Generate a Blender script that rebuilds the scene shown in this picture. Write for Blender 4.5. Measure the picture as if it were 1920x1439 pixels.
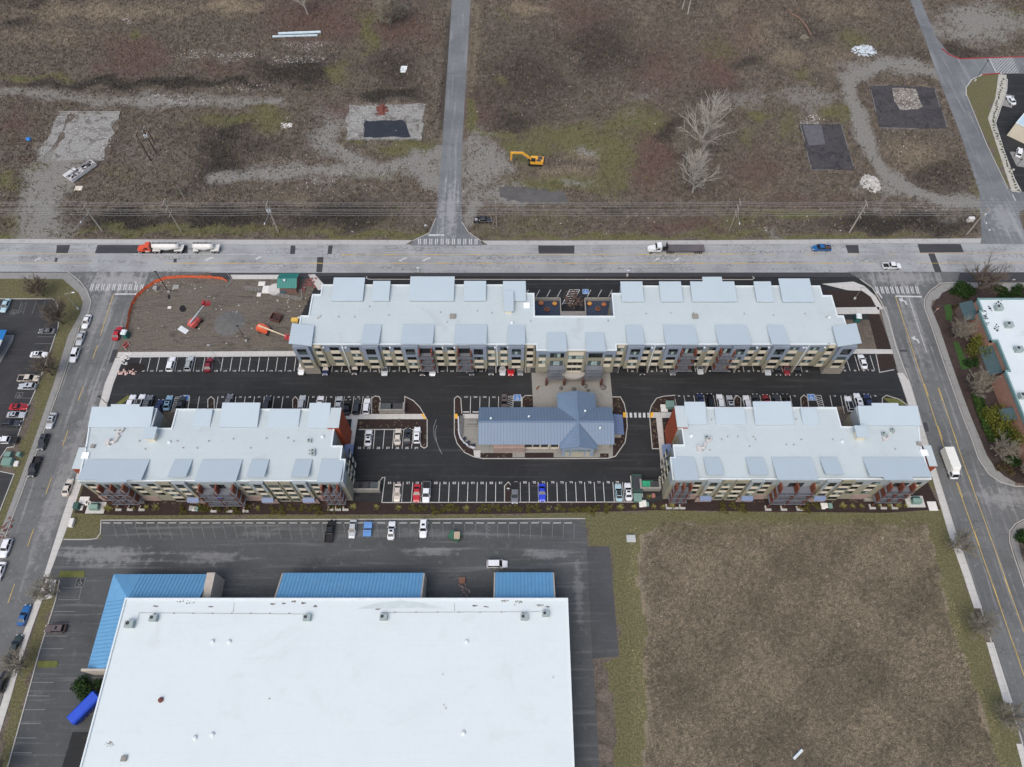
import bpy, math, random
import numpy as np
from mathutils import Vector, Matrix
random.seed(7); RNG = np.random.default_rng(11)
C = bpy.context.scene
for o in list(bpy.data.objects): bpy.data.objects.remove(o)
R = math.radians
# ---------------------------------------------------------------- camera (drone, 170 m up, 60 degrees down)
CAM_H = 170.0; PITCH = R(60); FPX = 1333.0; PCX, PCY = 960.0, 719.5
cam = bpy.data.cameras.new('camera'); cam.sensor_width = 36; cam.lens = 36 * FPX / 1920
cam.clip_start = 1; cam.clip_end = 9000
camo = bpy.data.objects.new('camera', cam); C.collection.objects.link(camo)
camo.location = (0, 0, CAM_H); camo.rotation_euler = (R(90) - PITCH, 0, 0); C.camera = camo
# ---------------------------------------------------------------- overcast daylight
SUN_EL, SUN_AZ = 58, 205          # azimuth clockwise from north (+Y)
w = bpy.data.worlds.new('World'); C.world = w; w.use_nodes = True
nt = w.node_tree; bg = nt.nodes['Background']; sky = nt.nodes.new('ShaderNodeTexSky')
sky.sky_type = 'NISHITA'; sky.sun_disc = False; sky.sun_elevation = R(SUN_EL); sky.sun_rotation = R(SUN_AZ)
sky.air_density = 1.0; sky.dust_density = 4.2; sky.ozone_density = 0.4
nt.links.new(sky.outputs[0], bg.inputs[0]); bg.inputs[1].default_value = 0.145
sl = bpy.data.lights.new('sun', 'SUN'); sl.energy = 0.9; sl.angle = R(50); sl.color = (1.0, 0.98, 0.95)
so = bpy.data.objects.new('sun', sl); C.collection.objects.link(so)
sd = Vector((math.sin(R(SUN_AZ)) * math.cos(R(SUN_EL)), math.cos(R(SUN_AZ)) * math.cos(R(SUN_EL)), math.sin(R(SUN_EL))))
so.rotation_euler = sd.to_track_quat('Z', 'Y').to_euler()
C.view_settings.view_transform = 'Standard'; C.view_settings.look = 'None'; C.view_settings.gamma = 1
C.view_settings.use_curve_mapping = False; C.view_settings.exposure = 0.24
C.render.engine = 'CYCLES'
# ---------------------------------------------------------------- photogrammetry: photo pixel + height -> point in the place
_F = Vector((0, math.cos(PITCH), -math.sin(PITCH))); _U = Vector((0, math.sin(PITCH), math.cos(PITCH)))
def at(x, y, z=0.0):
    u = (x - PCX) / FPX; v = (PCY - y) / FPX
    r = _F + Vector((u, 0, 0)) + _U * v; t = (z - CAM_H) / r.z
    return Vector((r.x * t, r.y * t, z))
def pix(X, Y, Z=0.0):                       # numpy friendly inverse
    dz = Z - CAM_H; wv = Y * _F.y + dz * _F.z
    return PCX + FPX * X / wv, PCY - FPX * (Y * _U.y + dz * _U.z) / wv
def up_height(bx, by, tx, ty):              # height of an upright whose foot and top are seen at these pixels
    b = at(bx, by); best = (1e9, 0)
    for i in range(10, 400):
        p = pix(b.x, b.y, i * .05); e = abs(p[1] - ty) + .3 * abs(p[0] - tx)
        if e < best[0]: best = (e, i * .05)
    return best[1]
def ortho(pts, z):                          # pixel outline at height z -> right-angled plan
    P = [at(x, y, z) for x, y in pts]; n = len(P); X = [p.x for p in P]; Y = [p.y for p in P]
    for i in range(n):
        j = (i + 1) % n
        if abs(P[i].x - P[j].x) > abs(P[i].y - P[j].y): Y[i] = Y[j] = (P[i].y + P[j].y) / 2
        else: X[i] = X[j] = (P[i].x + P[j].x) / 2
    return [(a, b) for a, b in zip(X, Y)]
def lin(r, g, b):
    f = lambda c: (c / 255 / 12.92) if c / 255 <= .04045 else ((c / 255 + .055) / 1.055) ** 2.4
    return (f(r), f(g), f(b), 1)
# ---------------------------------------------------------------- materials
def nodes(name):
    m = bpy.data.materials.new(name); m.use_nodes = True; t = m.node_tree
    return m, t, t.nodes['Principled BSDF']
def N(t, typ, ins=None, **kw):
    n = t.nodes.new(typ)
    for k, v in kw.items(): setattr(n, k, v)
    for k, v in (ins or {}).items():
        s = n.inputs[k]
        if hasattr(v, 'is_output'): t.links.new(v, s)
        else: s.default_value = v
    return n
def noise(t, co, scale, detail=4, rough=.6, dist=0.0):
    return N(t, 'ShaderNodeTexNoise', {'Vector': co, 'Scale': scale, 'Detail': detail, 'Roughness': rough, 'Distortion': dist}).outputs['Fac']
def mth(t, op, a, b=0.0, c=0.0, clamp=False):
    n = N(t, 'ShaderNodeMath', {0: a, 1: b, 2: c}, operation=op); n.use_clamp = clamp; return n.outputs[0]
def mixc(t, fac, a, b, blend='MIX'):
    n = N(t, 'ShaderNodeMix', data_type='RGBA', blend_type=blend)
    for k, v in ((0, fac), (6, a), (7, b)):
        if hasattr(v, 'is_output'): t.links.new(v, n.inputs[k])
        else: n.inputs[k].default_value = v
    return n.outputs[2]
def step(t, v, lo, hi):
    return N(t, 'ShaderNodeMapRange', {'Value': v, 'From Min': lo, 'From Max': hi}, interpolation_type='SMOOTHSTEP').outputs[0]
def objco(t): return N(t, 'ShaderNodeTexCoord').outputs['Object']
def scaled(t, co, s): return N(t, 'ShaderNodeMapping', {'Vector': co, 'Scale': s}).outputs[0]
_mc = {}
def M(name, col, rough=.75, var=.12, scale=.6, metal=0.0, stain=None, stain_amt=.5, fine=6.0, seam=None):
    """plain surface with large and fine tonal variation and optional stains"""
    if name in _mc: return _mc[name]
    m, t, b = nodes(name); co = objco(t)
    a = noise(t, co, scale, 5); f = noise(t, co, fine, 3)
    k = mth(t, 'ADD', mth(t, 'MULTIPLY', a, .65), mth(t, 'MULTIPLY', f, .35))
    c = tuple(x * (1 - var) for x in col[:3]) + (1,); d = tuple(min(1, x * (1 + var)) for x in col[:3]) + (1,)
    cc = mixc(t, step(t, k, .3, .7), c, d)
    if stain: cc = mixc(t, mth(t, 'MULTIPLY', step(t, noise(t, co, scale * .8, 7, .7, .6), .56, .74), stain_amt), cc, stain)
    if seam:
        br = N(t, 'ShaderNodeTexBrick', {'Vector': co, 'Scale': 1.0, 'Mortar Size': .05, 'Mortar Smooth': .6, 'Brick Width': seam[0], 'Row Height': seam[1]}, offset=.37).outputs['Fac']
        cc = mixc(t, mth(t, 'MULTIPLY', br, seam[2]), cc, tuple(x * .5 for x in col[:3]) + (1,))
        d_ = noise(t, scaled(t, co, (.25, .9, 1)), .5, 6, .7, 1.0); cc = mixc(t, mth(t, 'MULTIPLY', step(t, d_, .55, .8), seam[2] * 1.3), cc, lin(150, 148, 140))
    t.links.new(cc, b.inputs['Base Color']); b.inputs['Roughness'].default_value = rough; b.inputs['Metallic'].default_value = metal
    _mc[name] = m; return m
def asphalt(name, col, patch, pale, crack=0.0, streak=.3, ps=.08, ns=False, spots=()):
    m, t, b = nodes(name); co = objco(t)
    big = noise(t, co, ps, 6, .62, .5); fine = noise(t, co, 5, 3, .7); mid = noise(t, co, .6, 5, .65, .3)
    c = mixc(t, step(t, big, .42, .66), col, patch)
    st = noise(t, scaled(t, co, (.7, .035, 1) if ns else (.04, .9, 1)), 1.0, 5, .6, .4)
    c = mixc(t, mth(t, 'MULTIPLY', step(t, st, .52, .72), streak), c, pale)
    c = mixc(t, mth(t, 'MULTIPLY', step(t, mid, .55, .78), streak * .8), c, pale)
    for x, y, rx, ry, amt in spots:             # worn, dusty places
        p = at(x, y); q = at(x + rx, y); r_ = at(x, y - ry); sx, sy = 1 / (q.x - p.x), 1 / (r_.y - p.y)
        ln_ = N(t, 'ShaderNodeVectorMath', {0: N(t, 'ShaderNodeMapping', {'Vector': co, 'Location': (-p.x * sx, -p.y * sy, 0), 'Scale': (sx, sy, 0)}).outputs[0]}, operation='LENGTH').outputs['Value']
        v = mth(t, 'ADD', mth(t, 'SUBTRACT', 1.0, ln_), mth(t, 'MULTIPLY', mth(t, 'SUBTRACT', mth(t, 'ADD', mid, st), 1.0), 2.2)); c = mixc(t, mth(t, 'MULTIPLY', step(t, v, -.1, .7), amt), c, pale)
    c = mixc(t, mth(t, 'MULTIPLY', step(t, fine, .35, .75), .22), c, tuple(x * .6 for x in col[:3]) + (1,))
    if crack:
        dco = N(t, 'ShaderNodeMixRGB', {0: .35, 1: co, 2: N(t, 'ShaderNodeTexNoise', {'Vector': co, 'Scale': .8, 'Detail': 4}).outputs['Color']}, blend_type='ADD').outputs[0]
        v = N(t, 'ShaderNodeTexVoronoi', {'Vector': scaled(t, dco, (.55, .8, 1)), 'Scale': 1.0}, feature='DISTANCE_TO_EDGE').outputs['Distance']
        where = step(t, noise(t, scaled(t, co, (.05, .5, 1)), 1.0, 4), .46, .62)
        ln = mth(t, 'MULTIPLY', mth(t, 'SUBTRACT', 1.0, step(t, v, .0, .07)), where)
        c = mixc(t, mth(t, 'MULTIPLY', ln, crack), c, tuple(x * .3 for x in col[:3]) + (1,))
    t.links.new(c, b.inputs['Base Color']); b.inputs['Roughness'].default_value = .88
    return m
def paintmat():
    m, t, b = nodes('car_paint'); oi = N(t, 'ShaderNodeObjectInfo'); co = objco(t)
    c = mixc(t, mth(t, 'MULTIPLY', step(t, noise(t, co, 1.3, 4), .5, .75), .18), oi.outputs['Color'], lin(120, 116, 108))
    t.links.new(c, b.inputs['Base Color']); b.inputs['Roughness'].default_value = .3; b.inputs['Coat Weight'].default_value = .5
    b.inputs['Coat Roughness'].default_value = .08
    return m
def vcol(name, rough=.9):
    m, t, b = nodes(name); at_ = N(t, 'ShaderNodeAttribute', attribute_name='Col')
    c = mixc(t, .35, at_.outputs['Color'], mixc(t, noise(t, objco(t), 3.0, 2), lin(0, 0, 0), at_.outputs['Color']))
    t.links.new(at_.outputs['Color'], b.inputs['Base Color']); b.inputs['Roughness'].default_value = rough
    b.inputs['Specular IOR Level'].default_value = .15
    return m
# ---------------------------------------------------------------- mesh building
class MB:
    j = 0
    def __init__(s): s.v = []; s.f = []; s.m = []; s.k = 0
    def add(s, vs, fs):
        o = len(s.v); s.v += [tuple(p) for p in vs]
        for f in fs: s.f.append(tuple(i + o for i in f)); s.m.append(s.k)
        return s
    def mat(s, k): s.k = k; return s
    def box(s, x0, y0, z0, x1, y1, z1):
        return s.add([(x0, y0, z0), (x1, y0, z0), (x1, y1, z0), (x0, y1, z0), (x0, y0, z1), (x1, y0, z1), (x1, y1, z1), (x0, y1, z1)],
                     [(3, 2, 1, 0), (4, 5, 6, 7), (0, 1, 5, 4), (1, 2, 6, 5), (2, 3, 7, 6), (3, 0, 4, 7)])
    def hexa(s, b, t_):     # 4 bottom points, 4 top points
        return s.add(list(b) + list(t_), [(3, 2, 1, 0), (4, 5, 6, 7), (0, 1, 5, 4), (1, 2, 6, 5), (2, 3, 7, 6), (3, 0, 4, 7)])
    def prism(s, poly, z0, z1):
        a = sum(p[0] * q[1] - q[0] * p[1] for p, q in zip(poly, list(poly[1:]) + [poly[0]]))
        if a < 0: poly = list(poly)[::-1]
        n = len(poly)
        return s.add([(p[0], p[1], z0) for p in poly] + [(p[0], p[1], z1) for p in poly],
                     [tuple(range(n))[::-1], tuple(range(n, 2 * n))] + [(i, (i + 1) % n, n + (i + 1) % n, n + i) for i in range(n)])
    def sheet(s, poly, z):
        a = sum(p[0] * q[1] - q[0] * p[1] for p, q in zip(poly, list(poly[1:]) + [poly[0]]))
        if a < 0: poly = list(poly)[::-1]
        return s.add([(p[0], p[1], z) for p in poly], [tuple(range(len(poly)))])
    def quad(s, a, b, c, d): return s.add([a, b, c, d], [(0, 1, 2, 3)])
    def tube(s, p, q, r0, r1=None, n=6, cap=True):
        r1 = r0 if r1 is None else r1; p = Vector(p); q = Vector(q); d = (q - p)
        if d.length < 1e-6: return s
        d.normalize(); a = d.orthogonal().normalized(); b = d.cross(a); vs = []
        for c, r in ((p, r0), (q, r1)):
            for i in range(n):
                th = 2 * math.pi * i / n; vs.append(c + a * (r * math.cos(th)) + b * (r * math.sin(th)))
        fs = [(i, (i + 1) % n, n + (i + 1) % n, n + i) for i in range(n)]
        if cap: fs += [tuple(range(n))[::-1], tuple(range(n, 2 * n))]
        return s.add(vs, fs)
    def path(s, pts, r, n=5):
        for a, b in zip(pts, pts[1:]): s.tube(a, b, r, r, n)
        return s
    def loft(s, rings, cap=True):
        n = len(rings[0]); vs = [p for r in rings for p in r]
        fs = [(k * n + i, k * n + (i + 1) % n, (k + 1) * n + (i + 1) % n, (k + 1) * n + i) for k in range(len(rings) - 1) for i in range(n)]
        if cap: fs += [tuple(range(n))[::-1], tuple(range((len(rings) - 1) * n, len(rings) * n))]
        return s.add(vs, fs)
    def lathe(s, c, prof, n=12):
        return s.loft([[(c[0] + r * math.cos(2 * math.pi * i / n), c[1] + r * math.sin(2 * math.pi * i / n), c[2] + z) for i in range(n)] for r, z in prof])
    def strip(s, pts, wd, z0, z1):          # constant-width band along a polyline (mitred), a real step z0..z1
        P = [Vector((p[0], p[1])) for p in pts]; n = len(P); L = []; Rr = []
        for i in range(n):
            d0 = (P[i] - P[i - 1]).normalized() if i else (P[1] - P[0]).normalized()
            d1 = (P[i + 1] - P[i]).normalized() if i < n - 1 else d0
            d = (d0 + d1).normalized(); nn = Vector((-d.y, d.x)); k = wd / 2 / max(.5, nn.dot(Vector((-d0.y, d0.x))))
            L.append(P[i] + nn * k); Rr.append(P[i] - nn * k)
        for i in range(n - 1):
            b = [(Rr[i].x, Rr[i].y), (Rr[i + 1].x, Rr[i + 1].y), (L[i + 1].x, L[i + 1].y), (L[i].x, L[i].y)]
            if z0 is None: s.quad(*[(p[0], p[1], z1 + MB.j % 9 * .0018) for p in b]); MB.j += 1
            else: s.hexa([(p[0], p[1], z0) for p in b], [(p[0], p[1], z1) for p in b])
        return s
    def mesh(s, name, mats, smooth=False):
        me = bpy.data.meshes.new(name); me.from_pydata(s.v, [], s.f)
        for m in (mats if isinstance(mats, (list, tuple)) else [mats]): me.materials.append(m)
        if s.k or any(s.m): me.polygons.foreach_set('material_index', s.m)
        if smooth: me.polygons.foreach_set('use_smooth', [True] * len(me.polygons))
        me.update(); return me
    def build(s, name, mats, parent=None, loc=None, smooth=False, world=False, rz=0):
        o = bpy.data.objects.new(name, s.mesh(name, mats, smooth)); C.collection.objects.link(o)
        if parent: o.parent = parent
        if loc: o.location = loc
        if world and parent and parent.type == 'EMPTY': o.location = -parent.location      # mesh given in place coordinates
        if rz: o.rotation_euler.z = rz
        return o
def tag(o, label=None, cat=None, group=None, kind=None):
    if label: o['label'] = label
    if cat: o['category'] = cat
    if group: o['group'] = group
    if kind: o['kind'] = kind
    return o
def thing(name, label, cat, loc, rz=0, group=None):
    o = bpy.data.objects.new(name, None); C.collection.objects.link(o); o.empty_display_size = .5
    o.location = loc; o.rotation_euler.z = rz; return tag(o, label, cat, group)
def link_mesh(name, me, parent, loc=(0, 0, 0), rz=0):
    o = bpy.data.objects.new(name, me); C.collection.objects.link(o); o.parent = parent; o.location = loc; o.rotation_euler.z = rz
    return o
def struct(name, mb, m): return tag(mb.build(name, m), kind='structure')
def copy_tree(o, parent=None):
    c = o.copy(); C.collection.objects.link(c)
    if parent: c.parent = parent
    for ch in list(o.children): copy_tree(ch, c)
    return c
def px(pts, z=0.0): return [tuple(at(a, b, z))[:2] for a, b in pts]
# ================================================================ GROUND
LAY = ['green', 'gravel', 'dark', 'red', 'tan', 'mud', 'rubble', 'straw']
def inpoly(x, y, poly):
    r = np.zeros(x.shape, bool); n = len(poly); j = n - 1
    for i in range(n):
        xi, yi = poly[i]; xj, yj = poly[j]
        if yi != yj:
            r ^= ((yi > y) != (yj > y)) & (x < (xj - xi) * (y - yi) / (yj - yi) + xi)
        j = i
    return r
# ellipses in photo pixels: layer, cx, cy, rx, ry, strength
ELL = [('green', 1075, 262, 105, 26, .8), ('green', 1150, 300, 34, 55, .95), ('green', 985, 285, 28, 30, .9), ('green', 1060, 345, 105, 16, .75), ('green', 1185, 225, 50, 26, .8),
 ('green', 690, 65, 18, 38, .7), ('green', 640, 140, 26, 22, .65), ('green', 770, 280, 75, 15, .8), ('green', 665, 268, 10, 10, .7), ('green', 435, 225, 75, 14, .6), ('green', 60, 147, 55, 6, .9),
 ('green', 505, 218, 35, 24, .8), ('green', 1490, 402, 70, 7, .9), ('green', 1390, 410, 50, 18, .5), ('green', 20, 340, 25, 22, .7), ('green', 75, 320, 18, 18, .6), ('green', 1610, 75, 40, 14, .6), ('green', 1500, 145, 25, 14, .5),
 ('green', 1480, 235, 28, 30, .45), ('green', 1565, 215, 26, 22, .6), ('green', 1415, 218, 22, 12, .8), ('green', 1405, 260, 18, 26, .5), ('green', 950, 28, 18, 14, .45), ('green', 255, 62, 18, 10, .7), ('green', 700, 330, 50, 8, .5), ('green', 230, 325, 40, 8, .3),
 ('green', 730, 415, 40, 30, .3), ('green', 360, 432, 250, 9, .75), ('green', 700, 442, 130, 7, .9), ('green', 1130, 446, 220, 7, .75), ('green', 1560, 445, 200, 6, .7), ('green', 40, 418, 40, 20, .5), ('green', 1020, 415, 80, 25, .35), ('green', 1370, 440, 60, 10, .6), ('green', 920, 435, 40, 8, .4), ('green', 940, 150, 16, 10, .5), ('green', 1900, 30, 40, 16, .5), ('green', 1345, 95, 30, 22, .4),
 ('red', 250, 105, 60, 42, .8), ('red', 600, 40, 110, 42, .7), ('red', 760, 55, 60, 40, .6), ('red', 1100, 45, 70, 55, .5), ('red', 1235, 130, 60, 60, .55), ('red', 1345, 130, 40, 55, .65), ('red', 1225, 290, 42, 75, .75), ('red', 1400, 60, 40, 40, .5), ('red', 1500, 380, 140, 18, .4), ('red', 900, 210, 50, 55, .5), ('red', 430, 130, 60, 20, .5), ('red', 760, 130, 50, 60, .35), ('red', 200, 235, 30, 25, .3), ('red', 1420, 320, 40, 50, .5), ('red', 640, 215, 40, 20, .5), ('red', 1290, 425, 110, 14, .6), ('red', 1050, 12, 80, 14, .5), ('red', 560, 330, 70, 20, .35), ('red', 30, 225, 40, 30, .5),
 ('dark', 410, 300, 42, 50, .7), ('dark', 420, 250, 60, 30, .6), ('dark', 560, 135, 85, 28, .7), ('dark', 990, 150, 110, 85, .45), ('dark', 1130, 95, 90, 60, .5), ('dark', 960, 230, 60, 25, .55), ('dark', 240, 415, 90, 25, .75), ('dark', 420, 410, 100, 26, .7), ('dark', 640, 405, 110, 30, .65), ('dark', 1690, 420, 150, 22, .7), ('dark', 1250, 240, 30, 28, .6), ('dark', 1330, 180, 60, 25, .4), ('dark', 735, 178, 55, 12, .8), ('dark', 740, 130, 60, 40, .5), ('dark', 300, 155, 220, 9, .75), ('dark', 150, 160, 150, 8, .6), ('dark', 60, 10, 40, 16, .5), ('dark', 20, 45, 25, 8, .6), ('dark', 1520, 60, 45, 30, .4), ('dark', 1760, 330, 60, 40, .45), ('dark', 1780, 100, 80, 20, .5), ('dark', 1410, 120, 40, 12, .5), ('dark', 350, 355, 60, 14, .4), ('dark', 500, 400, 60, 30, .4), ('dark', 1160, 395, 40, 10, .5), ('dark', 1010, 185, 60, 30, .4), ('dark', 600, 250, 30, 30, .4), ('dark', 480, 275, 60, 25, .45), ('dark', 190, 270, 50, 30, .3), ('dark', 870, 60, 20, 60, .3), ('dark', 60, 345, 50, 40, .35), ('dark', 1360, 440, 60, 10, .3),
 ('tan', 190, 22, 190, 16, .6), ('tan', 440, 12, 60, 14, .7), ('tan', 100, 70, 120, 20, .4), ('tan', 1560, 110, 60, 30, .35), ('tan', 1430, 65, 60, 40, .35), ('tan', 1480, 100, 25, 30, .5), ('tan', 420, 290, 40, 22, .45), ('tan', 1000, 16, 40, 10, .6), ('tan', 1580, 20, 80, 20, .4), ('tan', 1720, 290, 60, 30, .5), ('tan', 1370, 20, 30, 30, .4), ('tan', 1200, 55, 30, 60, .3), ('tan', 620, 390, 40, 14, .35), ('tan', 350, 385, 110, 14, .35), ('tan', 540, 375, 60, 14, .4), ('tan', 1090, 285, 45, 18, .6), ('tan', 1060, 325, 60, 16, .5), ('tan', 1420, 360, 40, 14, .3), ('tan', 1060, 130, 30, 40, .25), ('tan', 945, 380, 30, 18, .3),
 ('gravel', 905, 305, 50, 42, .85), ('gravel', 890, 270, 18, 30, .8), ('gravel', 930, 365, 80, 22, .7), ('gravel', 1835, 45, 80, 34, .95), ('gravel', 1655, 125, 70, 14, .8), ('gravel', 1615, 140, 26, 14, .8), ('gravel', 1520, 185, 70, 26, .5), ('gravel', 1105, 280, 22, 14, .6), ('gravel', 1090, 345, 30, 10, .5), ('gravel', 1650, 355, 34, 12, .9), ('gravel', 300, 190, 130, 12, .7), ('gravel', 520, 325, 90, 14, .6), ('gravel', 790, 310, 40, 22, .9), ('gravel', 615, 255, 35, 45, .7), ('gravel', 700, 330, 60, 9, .6), ('gravel', 90, 340, 34, 34, .8), ('gravel', 1652, 390, 18, 9, .55), ('gravel', 590, 340, 50, 8, .5), ('gravel', 880, 395, 18, 30, .9), ('gravel', 1210, 180, 28, 14, .45), ('gravel', 1190, 215, 30, 20, .4), ('gravel', 1400, 185, 30, 20, .5), ('gravel', 1450, 440, 30, 10, .5), ('gravel', 1790, 405, 60, 10, .4), ('gravel', 40, 172, 60, 8, .6), ('gravel', 260, 290, 60, 30, .3), ('gravel', 700, 395, 30, 20, .2),
 ('rubble', 395, 104, 85, 7, .7), ('rubble', 575, 84, 45, 7, .7), ('rubble', 560, 112, 55, 8, .65), ('rubble', 240, 40, 16, 6, .7), ('rubble', 470, 165, 30, 6, .4), ('rubble', 710, 200, 40, 12, .6), ('rubble', 690, 240, 20, 34, .7), ('rubble', 535, 235, 10, 6, .8), ('rubble', 1110, 285, 15, 12, .5), ('rubble', 530, 300, 12, 8, .6), ('rubble', 1720, 395, 40, 10, .5), ('rubble', 320, 188, 30, 8, .4), ('rubble', 1080, 355, 14, 8, .5), ('rubble', 1450, 85, 8, 6, .6), ('rubble', 1520, 222, 18, 8, .8), ('rubble', 120, 290, 34, 12, .6), ('rubble', 1600, 85, 20, 8, .3), ('rubble', 1555, 400, 20, 12, .3)]
STR = [('gravel', [(-60, 173), (60, 172), (200, 192), (350, 192), (520, 190)], 3, .6), ('gravel', [(118, 300), (90, 345), (80, 390), (72, 442)], 8, .9), ('gravel', [(400, 335), (520, 325), (620, 318), (720, 316), (790, 296), (845, 282)], 3, .8),
 ('gravel', [(780, 300), (810, 345)], 4, .9), ('gravel', [(600, 265), (660, 300), (700, 316)], 4, .7), ('gravel', [(1590, 150), (1600, 195), (1625, 265), (1655, 325), (1700, 355), (1770, 376), (1850, 386)], 2.9, 1.0), ('gravel', [(1590, 148), (1660, 120), (1720, 126), (1765, 142)], 4, .9),
 ('green', [(882, 190), (886, 240), (905, 252), (960, 256)], 1.4, .8), ('green', [(1830, 300), (1832, 400)], 2, .4), ('dark', [(848, 20), (838, 110), (828, 240)], 2, .5), ('dark', [(890, 20), (880, 180)], 1.5, .3), ('tan', [(893, 10), (884, 170)], 2, .5),
 ('green', [(-60, 440), (60, 446)], 2, .6)]
PLY = [('mud', [(232, 668), (224, 655), (245, 575), (262, 548), (300, 528), (340, 518), (600, 518), (640, 560), (640, 670)], 1.0), ('dark', [(300, 524), (470, 524), (440, 548), (390, 560), (310, 545), (285, 560), (262, 600), (250, 640), (240, 640), (262, 560)], .35), ('green', [(560, 535), (600, 540), (585, 575), (545, 572)], .5), ('green', [(300, 530), (330, 527), (330, 545), (300, 548)], .3),
 ('green', [(-100, 517), (130, 517), (172, 565), (150, 612), (117, 720), (85, 805), (51, 900), (12, 1005), (-40, 1150), (-60, 1150), (-10, 985), (20, 900), (50, 800), (72, 720), (95, 657), (108, 600), (100, 560), (-100, 560)], .78),
 ('green', [(112, 1086), (105, 1125), (75, 1220), (45, 1330), (15, 1439), (0, 1500), (-60, 1500), (-10, 1430), (22, 1305), (60, 1180), (90, 1100)], .78), ('green', [(128, 945), (190, 962), (190, 1012), (110, 1012)], .85), ('green', [(150, 895), (176, 912), (150, 940), (136, 950)], .7),
 ('green', [(120, 962), (400, 966), (700, 965), (950, 964), (1100, 960), (1260, 957), (1480, 960), (1660, 962), (1770, 952), (1780, 985), (1600, 985), (1300, 978), (1200, 1000), (1090, 990), (1080, 977), (120, 978)], .85),
 ('green', [(1097, 975), (1200, 985), (1205, 1100), (1215, 1439), (1218, 1500), (1150, 1500), (1150, 1300), (1135, 1240), (1160, 1230), (1143, 1030), (1100, 1025)], .72), ('green', [(1730, 960), (1775, 950), (1806, 1080), (1850, 1205), (1897, 1345), (1930, 1450), (1870, 1450), (1830, 1305), (1790, 1197), (1757, 1080), (1742, 1020)], .72), ('green', [(1704, 890), (1748, 880), (1760, 925), (1725, 905)], .9),
 ('straw', [(1196, 985), (1400, 975), (1735, 975), (1757, 1080), (1790, 1197), (1830, 1305), (1870, 1450), (1875, 1520), (1215, 1520), (1212, 1300), (1205, 1080)], 1.0),
 ('gravel', [(1820, 130), (1876, 138), (1868, 180), (1852, 220), (1860, 250), (1900, 360), (1892, 362), (1850, 268), (1818, 190), (1812, 155)], 0), ('green', [(1816, 143), (1880, 138), (1868, 180), (1853, 222), (1893, 345), (1885, 350), (1845, 255), (1812, 172)], .9), ('tan', [(1830, 150), (1876, 145), (1864, 190), (1850, 205), (1835, 180)], .6),
 ('tan', [(1735, 985), (1757, 1080), (1790, 1197), (1830, 1305), (1868, 1439), (1850, 1439), (1800, 1260), (1765, 1150), (1745, 1080)], .8), ('tan', [(1178, 985), (1206, 985), (1218, 1500), (1186, 1500)], .8), ('tan', [(1757, 1080), (1772, 1078), (1812, 1205), (1852, 1318), (1890, 1450), (1868, 1450), (1830, 1305), (1790, 1197)], .8)]
def masks(X, Y):
    px_, py_ = pix(X, Y); out = {k: np.zeros(X.shape) for k in LAY}
    wob = np.sin(X * .21 + 2.1 * np.sin(Y * .17)) + np.sin(Y * .33 + 1.4 * np.sin(X * .29 + 1)); wob2 = np.sin(X * .37 + Y * .11 + 1.5 * np.sin(Y * .25 + 2)) + np.sin(Y * .19 - X * .27)
    wx_ = px_ + 9 * wob + 4 * np.sin(X * .9 + Y); wy_ = py_ + 4 * wob2 + 2 * np.sin(Y * 1.1 - X * .6)
    for l, cx, cy, rx, ry, s in ELL:
        r = np.hypot((wx_ - cx) / rx, (wy_ - cy) / ry); out[l] = np.maximum(out[l], s * np.clip((1.65 - r) / 1.3, 0, 1))
    for l, pts, wd, s in STR:
        P = px(pts)
        for (ax, ay), (bx, by) in zip(P, P[1:]):
            dx, dy = bx - ax, by - ay; q = np.clip(((X - ax) * dx + (Y - ay) * dy) / (dx * dx + dy * dy), 0, 1)
            d = np.hypot(X - ax - q * dx, Y - ay - q * dy) * (1 + .22 * wob2); out[l] = np.maximum(out[l], s * np.clip((wd * 1.5 - d) / (wd * 1.2), 0, 1))
    for l, poly, s in PLY:
        if s: out[l] = np.maximum(out[l], s * inpoly(px_ + .45 * (wx_ - px_), py_ + .6 * (wy_ - py_), poly))
    return out
gx = np.concatenate([[-6000, -1500, -500, -330], np.linspace(-250, 250, 560), [330, 500, 1500, 6000]])
gy = np.concatenate([[-4000, -900, -200, -60], np.linspace(-25, 310, 420), [400, 700, 1800, 8000]])
GX, GY = np.meshgrid(gx, gy); gm = masks(GX, GY); nx, ny = len(gx), len(gy)
gme = bpy.data.meshes.new('ground'); gme.vertices.add(nx * ny)
gme.vertices.foreach_set('co', np.stack([GX.ravel(), GY.ravel(), np.zeros(nx * ny)], 1).ravel())
ii = (np.arange(ny - 1)[:, None] * nx + np.arange(nx - 1)[None, :]).ravel(); fi = np.stack([ii, ii + 1, ii + nx + 1, ii + nx], 1)
def set_faces(me, fi):
    k = fi.shape[1]; me.loops.add(fi.size); me.loops.foreach_set('vertex_index', fi.ravel().astype(np.int32))
    me.polygons.add(len(fi)); me.polygons.foreach_set('loop_start', np.arange(0, fi.size, k, dtype=np.int32)); me.update(calc_edges=True)
set_faces(gme, fi)
for nm, ls in (('Ma', LAY[:4]), ('Mb', LAY[4:])):
    a = gme.attributes.new(nm, 'FLOAT_COLOR', 'POINT'); a.data.foreach_set('color', np.stack([gm[l].ravel() for l in ls], 1).ravel())
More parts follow.
